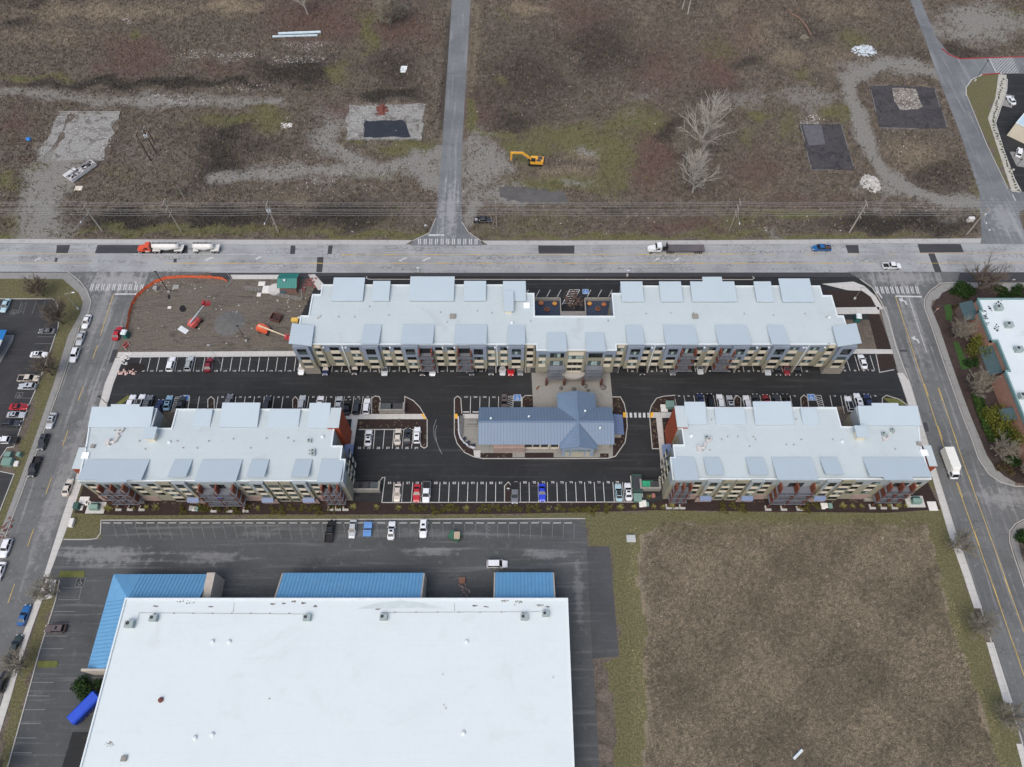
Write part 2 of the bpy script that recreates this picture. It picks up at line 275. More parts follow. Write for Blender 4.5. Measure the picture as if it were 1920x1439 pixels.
def ground_mat():
    m, t, b = nodes('wasteland_soil'); co = objco(t)
    A = N(t, 'ShaderNodeAttribute', attribute_name='Ma'); B = N(t, 'ShaderNodeAttribute', attribute_name='Mb')
    sa = N(t, 'ShaderNodeSeparateColor', {0: A.outputs['Color']}); sb = N(t, 'ShaderNodeSeparateColor', {0: B.outputs['Color']})
    mk = dict(green=sa.outputs[0], gravel=sa.outputs[1], dark=sa.outputs[2], red=A.outputs['Alpha'], tan=sb.outputs[0], mud=sb.outputs[1], rubble=sb.outputs[2], straw=B.outputs['Alpha'])
    n1 = noise(t, co, .05, 6, .65, .6); n2 = noise(t, co, .35, 6, .7, .4); n3 = noise(t, co, 2.2, 4, .75); n4 = noise(t, scaled(t, co, (.5, 1.6, 1)), 1.6, 4, .7)
    mixn = mth(t, 'ADD', mth(t, 'MULTIPLY', n2, .5), mth(t, 'MULTIPLY', n3, .5))
    def lay(c, key, ca, cb, lo=.12, hi=.7, amp=1.4, nn=None, mx=.95):
        cc = mixc(t, step(t, n3, .35, .68), ca, cb)
        v = mth(t, 'ADD', mk[key], mth(t, 'MULTIPLY', mth(t, 'SUBTRACT', nn or mixn, .5), amp))
        return mixc(t, mth(t, 'MULTIPLY', mth(t, 'MULTIPLY', step(t, v, lo, hi), mx), step(t, mk[key], .02, .35)), c, cc)
    c = mixc(t, step(t, mixn, .38, .64), lin(78, 72, 66), lin(122, 112, 102))
    c = mixc(t, mth(t, 'MULTIPLY', step(t, n1, .45, .65), .5), c, lin(102, 96, 86))
    c = mixc(t, mth(t, 'MULTIPLY', step(t, n4, .54, .72), .6), c, lin(56, 53, 50))
    c = lay(c, 'straw', lin(96, 89, 78), lin(144, 134, 116), .2, .7)
    c = lay(c, 'red', lin(78, 64, 60), lin(114, 98, 91), amp=1.4)
    c = lay(c, 'tan', lin(110, 102, 88), lin(150, 138, 118), amp=1.4)
    c = lay(c, 'dark', lin(38, 37, 36), lin(74, 70, 66), amp=1.6)
    c = lay(c, 'green', lin(84, 84, 58), lin(116, 113, 84), amp=1.6)
    c = lay(c, 'mud', lin(92, 86, 78), lin(120, 114, 105), .3, .5, .4, mx=1.0)
    tr = noise(t, scaled(t, co, (.12, .5, 1)), 1.0, 6, .65, 2.5)
    c = mixc(t, mth(t, 'MULTIPLY', mth(t, 'MULTIPLY', step(t, mk['mud'], .5, .9), step(t, tr, .48, .66)), .75), c, lin(74, 71, 66))
    c = lay(c, 'gravel', lin(106, 105, 100), lin(146, 144, 138), amp=1.1, mx=1.0)
    ch = step(t, noise(t, co, 1.5, 3, .8), .55, .66)
    c = mixc(t, mth(t, 'MULTIPLY', ch, step(t, mk['rubble'], .1, .5)), c, lin(196, 194, 188))
    t.links.new(c, b.inputs['Base Color']); b.inputs['Roughness'].default_value = .95; b.inputs['Specular IOR Level'].default_value = .1
    bp = N(t, 'ShaderNodeBump', {'Height': mixn, 'Strength': .6, 'Distance': .25}); t.links.new(bp.outputs[0], b.inputs['Normal'])
    return m
gme.materials.append(ground_mat())
go = bpy.data.objects.new('ground', gme); C.collection.objects.link(go); tag(go, kind='structure')
# ================================================================ PAVING
A_OLD = asphalt('worn_highway_asphalt', lin(156, 159, 160), lin(138, 141, 142), lin(180, 182, 182), .85, .5)
A_STR = asphalt('street_asphalt', lin(103, 105, 105), lin(92, 94, 94), lin(152, 153, 152), .5, .65, .06, True, ((215, 528, 75, 26, .9), (190, 580, 30, 60, .5), (1690, 522, 70, 16, .7), (1880, 935, 60, 22, .6), (1720, 640, 20, 80, .4), (120, 900, 25, 160, .5)))
A_NST = asphalt('side_road_asphalt', lin(114, 118, 120), lin(100, 104, 106), lin(160, 162, 162), .3, .5, .06, True, ((842, 400, 22, 60, .7), (1880, 410, 30, 40, .6)))
A_NEW = asphalt('fresh_asphalt', lin(34, 36, 38), lin(42, 44, 46), lin(78, 79, 80), 0, .4)
A_PAT = asphalt('patch_asphalt', lin(62, 63, 66), lin(56, 57, 60), lin(82, 83, 85), 0, .3)
A_MID = asphalt('warehouse_lot_asphalt', lin(79, 82, 83), lin(68, 71, 72), lin(130, 132, 132), .35, .45, .05, False, ((200, 1042, 110, 18, .9), (390, 1045, 70, 14, .7), (480, 1000, 50, 10, .4), (810, 1036, 60, 9, .7), (1020, 1040, 50, 9, .7), (1085, 1110, 10, 60, .5), (760, 1000, 200, 10, .3)))
A_LOT = asphalt('shop_lot_asphalt', lin(50, 51, 53), lin(58, 59, 61), lin(84, 85, 86), .3, .4)
def concrete(name, col, joint=1.6, dirty=.4):
    m, t, b = nodes(name); co = objco(t); n = noise(t, co, .5, 6, .7, .4); f = noise(t, co, 6, 3)
    c = mixc(t, mth(t, 'MULTIPLY', step(t, n, .5, .72), dirty), col, tuple(x * .5 for x in col[:3]) + (1,))
    c = mixc(t, mth(t, 'MULTIPLY', step(t, f, .4, .7), .15), c, tuple(x * .6 for x in col[:3]) + (1,))
    if joint:
        br = N(t, 'ShaderNodeTexBrick', {'Vector': co, 'Scale': 1.0, 'Mortar Size': .035, 'Brick Width': joint, 'Row Height': joint}, offset=0.0).outputs['Fac']
        c = mixc(t, mth(t, 'MULTIPLY', br, .45), c, tuple(x * .35 for x in col[:3]) + (1,))
    t.links.new(c, b.inputs['Base Color']); b.inputs['Roughness'].default_value = .85; return m
K_NEW = concrete('new_concrete', lin(190, 189, 184), 1.6, .25); K_OLD = concrete('old_concrete', lin(138, 138, 135), 1.6, .5)
K_KERB = concrete('kerb_concrete', lin(176, 175, 170), 0, .25); K_PLAZA = concrete('plaza_concrete', lin(140, 139, 133), 5.5, .5)
K_SHOULD = concrete('weathered_concrete', lin(172, 172, 170), 3.2, .6)
MULCH = M('bark_mulch', lin(46, 34, 31), .95, .35, 1.2, fine=5, stain=lin(88, 62, 54), stain_amt=.4)
LAWN = M('mown_grass', lin(98, 102, 52), .95, .3, .5, stain=lin(136, 122, 74), stain_amt=.6)
Z = .03
def pave(name, polys, m, z=Z):
    b = MB()
    for p in polys: b.sheet(px(p), z)
    return struct(name, b, m)
def slab(name, polys, m, h=.14):
    b = MB()
    for p in polys: b.prism(px(p), 0, h)
    return struct(name, b, m)
pave('main_road', [[(-500, 456), (0, 457), (775, 459), (960, 460), (1300, 459), (1920, 456), (2500, 455), (2500, 511), (1920, 511), (960, 512), (480, 512), (0, 510), (-500, 509)]], A_OLD)
pave('road_shoulder', [[(395, 511.5), (2500, 510.5), (2500, 529), (1800, 529), (1765, 531), (1742, 546), (1718, 540), (1640, 540), (1612, 524), (395, 524)], [(-500, 509), (130, 510), (165, 518), (130, 520), (-500, 519)]], A_PAT, Z - .01)
pave('left_street', [[(128, 510), (400, 510), (330, 519), (300, 524), (270, 540), (250, 567), (237, 610), (222, 655), (197, 720), (143, 905), (86, 1080), (60, 1137), (30, 1225), (0, 1322), (-60, 1500), (-300, 1500), (-80, 1190), (-25, 1100), (12, 1005), (51, 900), (85, 805), (117, 720), (152, 612), (167, 587), (171, 568), (160, 545)]], A_STR, Z + .01)
pave('right_street', [[(1590, 510), (1800, 510), (1795, 529), (1762, 531), (1742, 545), (1732, 560), (1732, 577), (1746, 615), (1770, 687), (1782, 720), (1802, 777), (1821, 825), (1833, 860), (1852, 890), (1876, 906), (1903, 913), (2200, 922), (2200, 975), (1920, 972), (1902, 982), (1892, 995), (1890, 1015), (1900, 1045), (1912, 1080), (2010, 1400), (2060, 1500), (1945, 1500), (1917, 1415), (1897, 1318), (1862, 1205), (1840, 1141), (1819, 1080), (1790, 997), (1756, 887), (1706, 720), (1680, 652), (1665, 597), (1652, 567), (1635, 540), (1612, 524)]], A_STR, Z + .01)
pave('north_street', [[(848, -10), (883, -10), (865, 300), (865, 360), (866, 417), (878, 436), (901, 452), (905, 461), (770, 461), (775, 452), (806, 437), (817, 410), (822, 360), (828, 290)]], A_NST, Z + .01)
pave('north_east_road', [[(1700, -10), (1722, -10), (1755, 70), (1778, 100), (1800, 111), (1925, 107), (2200, 100), (2200, 140), (1875, 138), (1840, 141), (1822, 150), (1811, 165), (1812, 178), (1850, 272), (1890, 355), (1925, 362), (2200, 362), (2200, 392), (1925, 391), (1912, 397), (1911, 405), (1924, 447), (1930, 458), (1838, 458), (1840, 445), (1836, 360), (1830, 345), (1800, 250), (1757, 140), (1732, 67)]], A_NST, Z + .01)
pave('north_east_lot', [[(1880, 139), (2200, 139), (2200, 360), (1912, 360), (1893, 320), (1866, 232), (1887, 170), (1890, 150)]], A_NEW, Z)
pave('car_park', [[(224, 668), (1668, 660), (1690, 718), (1704, 762), (205, 768), (197, 762), (212, 720)]], A_NEW)
pave('inner_court', [[(640, 752), (1290, 752), (1290, 944), (640, 944)], [(600, 518), (1640, 520), (1640, 600), (560, 600)]], A_NEW, Z - .006)
pave('warehouse_lot', [[(120, 1012), (190, 1012), (190, 976), (1097, 973), (1103, 1030), (1112, 1235), (1124, 1439), (1130, 1560), (-80, 1560), (15, 1439), (45, 1330), (75, 1220), (105, 1125), (112, 1088), (90, 1082)]], A_MID)
pave('lot_extension', [[(1100, 1025), (1143, 1025), (1160, 1231), (1111, 1236)]], asphalt('extension_asphalt', lin(74, 76, 78), lin(66, 68, 70), lin(104, 105, 106), .2, .4), Z + .01)
pave('left_lot', [[(-200, 562), (100, 562), (109, 575), (110, 612), (95, 657), (72, 720), (50, 772), (27, 838), (14, 840), (0, 860), (0, 885), (27, 890), (-20, 1010), (-300, 1010)]], A_LOT)
# asphalt repairs on the road
b = MB()
for q in ([(107, 460), (132, 460), (127, 475), (105, 475)], [(183, 460), (265, 460), (259, 475.5), (178, 475.5)], [(545, 461), (554, 461), (553, 477), (544, 477)], [(616, 461), (624, 461), (622, 477), (614, 477)], [(595, 482.5), (607, 482.5), (604, 511), (593, 511)], [(1009, 461), (1077, 461), (1077, 476), (1010, 476)], [(1585, 460), (1609, 460), (1611, 475), (1590, 475)], [(1720, 458), (1801, 458), (1807, 473.5), (1725, 474.5)], [(1740, 475.5), (1752, 475.5), (1766, 511), (1753, 511)], [(104, 484), (109, 484), (107, 491.5), (102, 491.5)], [(326, 485.5), (332, 485.5), (331, 492.5), (325, 492.5)], [(268, 460.5), (352, 460.5), (352, 475.5), (262, 475.5)], [(1686, 656.5), (1700, 656.5), (1702, 660), (1688, 660)], [(1728, 793), (1738, 793), (1742, 810), (1732, 810)], [(212, 656), (222, 656), (212, 680), (204, 680)]): b.sheet(px(q), Z + .018)
struct('road_patch', b, A_PAT)
# pavements
slab('north_pavement', [[(-500, 449), (0, 449), (774, 451), (760, 459.5), (0, 456.5), (-500, 456)], [(903, 452), (1300, 451.5), (1840, 447.5), (1838, 456), (1300, 459), (915, 460)]], K_SHOULD, .1)
slab('corner_pavement', [[(-300, 512), (128, 512), (162, 545), (170, 566), (165, 588), (148, 612), (113, 720), (82, 805), (48, 900), (9, 1005), (-30, 1120), (-42, 1120), (0, 1000), (38, 900), (72, 805), (101, 720), (128, 630), (150, 590), (156, 568), (148, 550), (118, 524), (-300, 521)]], K_OLD, .12)
slab('street_pavement', [[(217, 672), (232, 672), (213, 720), (201, 762), (158, 895), (133, 970), (118, 1012), (92, 1082), (82, 1082), (104, 1012), (117, 970), (143, 895), (186, 762), (197, 720)], [(88, 1085), (106, 1088), (98, 1122), (80, 1125), (60, 1180), (40, 1240), (22, 1305), (-20, 1440), (-34, 1440), (0, 1330), (32, 1222), (62, 1137)], [(222, 661), (558, 659), (560, 668.5), (219, 671)], [(432, 516), (526, 516), (526, 524), (436, 524)], [(578, 516), (590, 515), (613, 540), (597, 545)]], K_NEW)
slab('avenue_pavement', [[(1682, 700), (1693, 700), (1707, 720), (1756, 887), (1791, 997), (1820, 1080), (1841, 1141), (1826, 1141), (1806, 1080), (1777, 997), (1745, 887), (1690, 722)], [(1849, 1205), (1862, 1205), (1898, 1318), (1882, 1318)], [(1905, 1395), (1917, 1395), (1945, 1490), (1930, 1490)], [(1541, 533), (1600, 529), (1620, 537), (1641, 556), (1656, 580), (1646, 582), (1632, 557), (1616, 546), (1590, 545)], [(1566, 577.5), (1648, 576.5), (1649, 589), (1569, 590)], [(1590, 655), (1672, 656), (1674, 664), (1585, 664)]], K_NEW)
slab('kerbside_pavement', [[(1650, 577), (1662, 575), (1676, 630), (1700, 706), (1686, 706), (1662, 625)]], K_OLD, .12)
slab('east_pavement', [[(2200, 531), (1795, 531), (1765, 534), (1744, 548), (1735, 562), (1735, 577), (1749, 615), (1773, 687), (1785, 720), (1805, 777), (1824, 825), (1836, 860), (1854, 888), (1877, 904), (1903, 911), (1903, 905), (1882, 893), (1866, 878), (1850, 855), (1838, 825), (1818, 777), (1797, 720), (1783, 680), (1761, 615), (1745, 577), (1747, 565), (1760, 560), (1766, 550), (1785, 541), (1885, 538), (1903, 563), (1912, 563), (1894, 538), (2200, 538)], [(1920, 976), (1905, 985), (1896, 997), (1894, 1015), (1904, 1045), (1916, 1080), (2010, 1390), (2022, 1390), (1930, 1085), (1914, 1040), (1908, 1015), (1912, 1000), (1925, 990)]], K_OLD, .12)
slab('plaza', [[(996, 694), (1143, 691), (1150, 768), (1148, 773), (1000, 768)]], K_PLAZA, .06)
slab('court_pavement', [[(640, 777), (795, 777), (800, 786.5), (640, 786.5)], [(660, 786.7), (671, 786.7), (663, 838), (654, 838)], [(868, 777), (900, 777), (900, 785), (868, 785)], [(1222, 774), (1260, 774), (1262, 784), (1220, 784)], [(1230, 784.2), (1241, 784.2), (1250, 880), (1240, 880)], [(888, 845), (901, 845), (900, 858), (889, 857)]], K_NEW)
slab('patio', [[(860, 785.2), (900, 785.2), (900, 845), (886, 843), (872, 832), (863, 815)], [(900, 834), (1150, 834), (1150, 858), (900, 858)]], concrete('patio_concrete', lin(140, 139, 133), 3.0, .4), .085)
# mulch beds
slab('mulch_bed', [[(160, 900), (240, 936), (640, 936), (660, 940), (718, 943.5), (1228, 942.5), (1250, 936), (1690, 934), (1738, 902), (1763, 955), (1660, 962), (1440, 960), (1230, 957), (1100, 961), (950, 964), (700, 965), (480, 965), (250, 967), (180, 965), (140, 962)],
 [(672, 787), (800, 787), (801, 800), (801, 838), (795, 841), (790, 836), (788, 806), (668, 806)], [(698, 748), (703, 744), (710, 745), (713, 753), (713, 776), (698, 776)], [(759, 744), (775, 752), (787, 764), (794, 776.5), (759, 776.5)], [(853, 748), (858, 744), (863, 748), (865, 775.5), (853, 775.5)], [(853, 787), (859, 787), (861, 815), (870, 833), (888, 846), (888, 856), (872, 848), (858, 832), (853, 815)], [(901, 850), (961, 850), (961, 858), (901, 858)], [(1125, 851), (1141, 851), (1141, 858), (1125, 858)], [(984, 849.5), (1038, 849.5), (1038, 858), (984, 858)], [(980, 748), (985, 743), (998, 743), (998, 768), (980, 768)], [(1148, 746), (1163, 746), (1170, 760), (1171, 775), (1150, 775)], [(1150, 784), (1174, 784), (1175, 800), (1170, 830), (1152, 856), (1149, 856)],
 [(1219, 773.5), (1222, 762), (1232, 748), (1245, 744), (1265, 743), (1266, 773.5)], [(1220, 785), (1229, 785), (1237, 841), (1224, 841)], [(1242, 785), (1262, 785), (1256, 870), (1250, 870)], [(550, 766), (550, 750), (554, 745), (558, 750), (558, 766)], [(391, 766), (391, 750), (396, 745), (401, 750), (401, 766)], [(1377, 764), (1377, 748), (1382, 743), (1388, 748), (1388, 764)], [(1503, 764), (1502, 747), (1507, 742), (1513, 747), (1515, 764)], [(1656, 760), (1655, 747), (1662, 743), (1680, 750), (1676, 760)], [(947, 942.5), (947, 912), (953, 905), (959, 912), (959, 942.5)], [(1540, 546), (1616, 546), (1632, 557), (1643, 577), (1567, 577), (1560, 556)], [(1627, 590), (1648, 590), (1672, 655), (1644, 655)], [(1643, 665), (1675, 665), (1680, 688), (1650, 697)], [(690, 521), (1410, 521), (1414, 524), (690, 523.5)]], MULCH, .1)
slab('garden_bed', [[(1747, 577), (1762, 548), (1800, 541), (1885, 540), (1905, 566), (1830, 563), (1880, 700), (1960, 900), (2100, 930), (1904, 905), (1882, 893), (1866, 878), (1850, 855), (1838, 825), (1797, 720), (1761, 615)], [(1897, 540), (2100, 540), (2100, 562), (1913, 562)]], M('garden_mulch', lin(58, 47, 43), .95, .35, .6, fine=4, stain=lin(70, 66, 44), stain_amt=.5), .1)
slab('lawn', [[(1770, 573), (1783, 571), (1786, 590), (1783, 604), (1774, 600)], [(1787, 642), (1797, 643), (1818, 692), (1803, 694)]], M('lush_lawn', lin(46, 78, 30), .95, .3, 1.5, stain=lin(92, 96, 44), stain_amt=.5), .12)
b = MB()
for cx, cy, rx, ry in ((253, 690, 19, 9),):
    b.prism(px([(cx + rx * (1 + .1 * random.uniform(-1, 1)) * math.cos(k * .39), cy + ry * math.sin(k * .39)) for k in range(16)]), 0, .16)
struct('tree_pit', b, M('black_soil', lin(34, 28, 27), .95, .4, 1.5, fine=5))
# kerbs, real steps
b = MB(); KW = .22
def kerb(pts, h=.17, wd=KW): b.strip(px(pts), wd, 0, h)
for p in ([(171, 566), (166, 588), (150, 612), (115, 720), (84, 805), (50, 900), (11, 1005), (-30, 1120)], [(128, 510.5), (150, 528), (163, 545), (171, 566)], [(100, 561), (109, 575), (110, 612), (95, 657), (72, 720), (50, 772), (27, 838)], [(-200, 561), (100, 561)], [(112, 1088), (105, 1125), (75, 1220), (45, 1330), (15, 1439)], [(190, 976), (1097, 973)], [(190, 976), (189, 1000), (182, 1010), (170, 1012), (120, 1012)], [(673, 806), (788, 806)], [(801, 787), (801, 838), (795, 841), (789, 837), (787, 806)], [(759, 776), (759, 744), (775, 752), (787, 764), (800, 786)], [(697, 776), (697, 748), (703, 743.5), (711, 744.5), (714, 752)], [(852, 776), (852, 748), (858, 743.5), (864, 748), (866, 776)], [(852, 776), (852, 815), (857, 832), (871, 849), (888, 857), (905, 860.5), (1050, 860.5), (1140, 860), (1154, 856), (1172, 830), (1176, 800), (1174, 775), (1170, 757), (1163, 745), (1148, 745)], [(979, 768), (979, 748), (985, 742.5), (998, 742.5)],
 [(1218, 774), (1221, 762), (1231, 747.5), (1245, 743.5), (1266, 742)], [(1218, 784), (1223, 842), (1238, 842)], [(549, 766), (549, 750), (554, 744.5), (559, 750), (559, 766)], [(390, 766), (390, 750), (396, 744.5), (402, 750), (402, 766)], [(1376, 764), (1376, 748), (1382, 742.5), (1389, 748), (1389, 764)], [(1502, 764), (1501, 747), (1507, 741.5), (1514, 747), (1516, 764)], [(716, 943), (722, 896), (717, 896), (713, 902), (712, 912)], [(716, 943), (1187, 942)], [(946, 942), (946, 912), (953, 904.5), (960, 912), (960, 942)], [(1654, 760), (1654, 747), (1662, 742), (1684, 749), (1702, 761)], [(1612, 524), (1635, 540), (1652, 567), (1665, 597), (1680, 652), (1706, 720), (1756, 887), (1791, 997), (1820, 1080), (1917, 1395)], [(1795, 530), (1763, 532), (1743, 546), (1733, 561), (1733, 577), (1747, 615), (1771, 687), (1783, 720), (1803, 777), (1822, 825), (1834, 860), (1853, 889), (1876, 905), (1903, 912), (2100, 918)], [(2100, 976), (1920, 974), (1903, 983), (1893, 996), (1892, 1015), (1901, 1045), (1913, 1080), (2010, 1395)], [(688, 519), (687, 522), (692, 524.5), (1410, 525), (1414, 522.5), (1411, 519)], [(774, 452), (806, 437), (817, 410)], [(902, 452.5), (878, 436), (866, 417)], [(1642, 665), (1649, 699), (1676, 694)], [(1893, 356), (1912, 362)], [(27, 838), (14, 840), (0, 861), (-2, 884), (27, 890), (-20, 1010)]): kerb(p)
struct('kerb', b, K_KERB)
b = MB(); kerb([(1766, 92), (1780, 104), (1800, 111), (1925, 107), (2200, 101)], .2, .4); kerb([(1841, 141), (1875, 138)], .2, .35); struct('red_kerb', b, M('red_kerb_paint', lin(150, 48, 52), .7))
b = MB(); kerb([(1811, 180), (1811, 165), (1822, 150), (1841, 141)], .2, .4); kerb([(1875, 138), (1888, 150), (1887, 170), (1866, 232), (1893, 320), (1914, 360)], .2, .35); kerb([(1812, 178), (1850, 272), (1890, 355)], .15, .2); struct('pale_kerb', b, K_KERB)
slab('flower_strip', [[(1872, 140), (1887, 141), (1886, 170), (1864, 232), (1912, 360), (1897, 360), (1852, 222), (1866, 185)]], M('gravel_strip', lin(172, 170, 160), .9, .2, 1.0, fine=5), .1)
slab('drive_pad', [[(1880, 176), (1902, 180), (1897, 203), (1874, 197)], [(1893, 285), (1925, 285), (1925, 315), (1906, 312)]], K_OLD, .045)
# concrete remains in the waste ground
def ruinm(name, col, dirt, chip, hi=.56):
    m, t, b = nodes(name); co = objco(t); n = noise(t, co, .28, 8, .75, .8); f = noise(t, co, 1.4, 6, .8, .3)
    c = mixc(t, mth(t, 'MULTIPLY', step(t, n, .46, .62), .85), col, dirt); c = mixc(t, step(t, f, hi, hi + .08), c, chip); c = mixc(t, mth(t, 'MULTIPLY', step(t, noise(t, co, 3, 4, .8), .5, .7), .5), c, dirt)
    t.links.new(c, b.inputs['Base Color']); b.inputs['Roughness'].default_value = .95; return m
RUIN = ruinm('broken_concrete', lin(140, 140, 136), lin(84, 79, 72), lin(204, 203, 198))
RUIN2 = ruinm('burnt_slab', lin(68, 66, 68), lin(44, 43, 46), lin(140, 136, 130), .6)
PUD = M('wet_slab', lin(46, 48, 52), .35, .2, .4, stain=lin(76, 77, 78), stain_amt=.5)
def rough(poly, amp=2.2, n=9):
    r = random.Random(len(poly) + int(poly[0][0])); o = []
    for (ax, ay), (bx, by) in zip(poly, poly[1:] + poly[:1]):
        L = math.hypot(bx - ax, by - ay); m = max(1, min(n, int(L / 7))); am = amp * min(1, L / 60)
        for k in range(m): f = k / m; o.append((ax + (bx - ax) * f + max(-2, min(2, r.gauss(0, 1))) * am * (k > 0), ay + (by - ay) * f + max(-2, min(2, r.gauss(0, 1))) * am * .6 * (k > 0)))
    return o
slab('old_foundation', [rough([(143, 212), (225, 212), (196, 300), (98, 302), (110, 275)], 3), rough([(110, 213), (131, 213), (108, 262), (82, 300), (70, 298)], 2), rough([(655, 197), (798, 196), (790, 262), (648, 262)], 2.5)], RUIN, .12)
b = MB(); b.strip(px([(112, 212), (225, 212), (222, 225)]), .5, 0, .5); b.strip(px([(648, 263), (790, 263), (792, 240)]), .5, 0, .6); struct('old_footing', b, RUIN)
slab('burnt_foundation', [rough([(1630, 163), (1668, 161), (1752, 165), (1777, 242), (1650, 240)], 1), rough([(1498, 234), (1577, 234), (1602, 319), (1522, 319)], 1)], RUIN2, .2)
b = MB(); [b.strip(px(q), .3, 0, .3) for q in ([(1500, 236), (1508, 266)], [(1512, 285), (1521, 320), (1560, 320)], [(1577, 236), (1590, 282)], [(1594, 294), (1600, 314)], [(1632, 170), (1642, 212)], [(1650, 241), (1720, 242.5)], [(1752, 170), (1762, 202)], [(1768, 215), (1775, 240)], [(1640, 162), (1665, 161)])]; struct('burnt_footing', b, M('scorched_concrete', lin(110, 108, 104), .95, .35, .8))
b = MB(); b.sheet(px(rough([(1672, 166), (1716, 168), (1730, 200), (1722, 206), (1688, 208), (1676, 190)], 1.5, 4)), .215); b.sheet(px([(1518, 214), (1532, 214), (1536, 234), (1519, 234)]), .05); b.sheet(px([(1498, 229), (1519, 226), (1521, 234.2), (1499, 234.2)]), .21); struct('foundation_floor', b, ruinm('chipped_floor', lin(120, 115, 108), lin(84, 78, 72), lin(196, 190, 180), .52))
b = MB(); b.sheet(px([(1504, 236), (1540, 236), (1547, 272), (1516, 274)]), .215); struct('foundation_bay', b, M('grey_bay', lin(92, 91, 96), .9, .2, .6))
b = MB(); b.sheet(px(rough([(684, 226), (757, 227), (770, 258), (682, 259)], 1.8)), .135); struct('puddle', b, PUD)
b = MB(); b.sheet(px(rough([(935, 350), (985, 350), (1060, 362), (1068, 382), (950, 380)], 5, 14)), .012); struct('wet_ground', b, M('wet_gravel', lin(88, 87, 85), .85, .25, .3, stain=lin(108, 101, 93), stain_amt=1.0))
b = MB()
b.sheet(px([(343 + 7 * math.cos(k * .6) * (1 if k < 7 else .75), 579 + 6.5 * math.sin(k * .6)) for k in range(10)]), .012); b.sheet(px([(317 + 3 * math.cos(k), 557 + 5 * math.sin(k)) for k in range(6)]), .012)
for cx, cy, rx, ry in ((1070, 697, 7, 4), (1050, 722, 10, 4), (1098, 725, 5, 3), (1131, 727, 4, 2), (1005, 725, 4, 3), (1045, 750, 6, 6)): pass
struct('soil_pit', b, M('pit_soil', lin(24, 23, 26), .9))
# gravel heap
b = MB(); cc = at(430, 606); rr = []
for k in range(7):
    f = k / 6; rr.append([(cc.x + 5.2 * (1 - f) ** .8 * math.cos(i * .4488) * (1 + .08 * math.sin(i * 2.3 + k)) + 1e-3, cc.y + 5.2 * (1 - f) ** .8 * math.sin(i * .4488) + .001 * k, 1.0 * f ** 1.2 - .12) for i in range(14)])
b.loft(rr, True); tag(b.build('gravel_heap', M('grey_gravel', lin(98, 98, 96), .95, .2, .8, fine=3), smooth=True), 'low round heap of grey gravel in the dirt yard', 'gravel heap')
# ================================================================ PAINTED MARKINGS (thin sheets on the asphalt)
def paintm(name, col, wear):
    m, t, b = nodes(name); co = objco(t)
    n = noise(t, co, 1.4, 5, .75)
    c = mixc(t, mth(t, 'MULTIPLY', step(t, n, .48, .7), wear), col, lin(110, 110, 110))
    t.links.new(c, b.inputs['Base Color']); b.inputs['Roughness'].default_value = .7; return m
P_NEW = paintm('stall_paint', lin(196, 196, 194), .4); P_OLD = paintm('worn_white_paint', lin(194, 196, 196), .8)
P_YEL = paintm('worn_yellow_paint', lin(196, 168, 92), .6); P_TAC = paintm('tactile_yellow', lin(228, 170, 40), .2); P_BLU = paintm('accessible_blue', lin(64, 122, 190), .2)
P_FAINT = paintm('faded_stall_paint', lin(122, 124, 125), .8)
MZ = .062
FONT = {'0': (7, 5, 5, 5, 7), '1': (2, 6, 2, 2, 7), '2': (7, 1, 7, 4, 7), '3': (7, 1, 7, 1, 7), '4': (5, 5, 7, 1, 1), '5': (7, 4, 7, 1, 7), '6': (7, 4, 7, 5, 7), '7': (7, 1, 1, 2, 2), '8': (7, 5, 7, 5, 7), '9': (7, 5, 7, 1, 7)}
def number(b, cx, cy, txt, h=.95):
    h *= .62
    p = at(cx, cy); c = h / 5; w_ = (len(txt) * 4 - 1) * c
    for i, ch in enumerate(txt):
        for r, bits in enumerate(FONT[ch]):
            for q in range(3):
                if bits >> (2 - q) & 1:
                    x = p.x - w_ / 2 + (i * 4 + q) * c; y = p.y + h / 2 - (r + 1) * c
                    b.quad((x, y, MZ), (x + c, y, MZ), (x + c, y + c, MZ), (x, y + c, MZ))
W = MB(); NU = MB()
def stalls(xs, ytop, ybot, shift=0.0, wd=.16, b=None):
    for x in xs:
        a = at(x, ytop); q = at(x, ybot); X = a.x
        (b or W).quad((X - wd / 2, q.y, MZ), (X + wd / 2, q.y, MZ), (X + wd / 2, a.y, MZ), (X - wd / 2, a.y, MZ))
def ln(b, pts, wd, z=MZ): b.strip(px(pts), wd, None, z)
# row beside the dirt yard and under the long building
n0 = 130
for k in range(18): ln(W, [(265 + 17.05 * k - 0, 671), (259 + 17.2 * k, 697)], .16)
for k in range(17): number(NU, 259 + 17.2 * k + 8.6, 696, str(n0 + k), .7)
xs2 = [622 + 18.05 * k for k in range(21)]
for k, x in enumerate(xs2):
    a = at(x, 697); W.quad((a.x - .08, a.y - .1, MZ), (a.x + .08, a.y - .1, MZ), (a.x + .08, a.y + 5.4, MZ), (a.x - .08, a.y + 5.4, MZ)); number(NU, x - 9, 696.5, str(100 + k), .7)
for k in range(19):
    x = 1177 + 18.15 * k; a = at(x, 697); W.quad((a.x - .08, a.y - .1, MZ), (a.x + .08, a.y - .1, MZ), (a.x + .08, a.y + 5.4, MZ), (a.x - .08, a.y + 5.4, MZ)); number(NU, x + 9, 696.5, str(80 + k), .7)
for x in (1594, 1611, 1628, 1640): ln(W, [(x - 9, 667), (x, 696)], .16)
for k, x in enumerate((1584, 1603, 1620, 1636)): number(NU, x, 695.5, str(99 - k), .7)
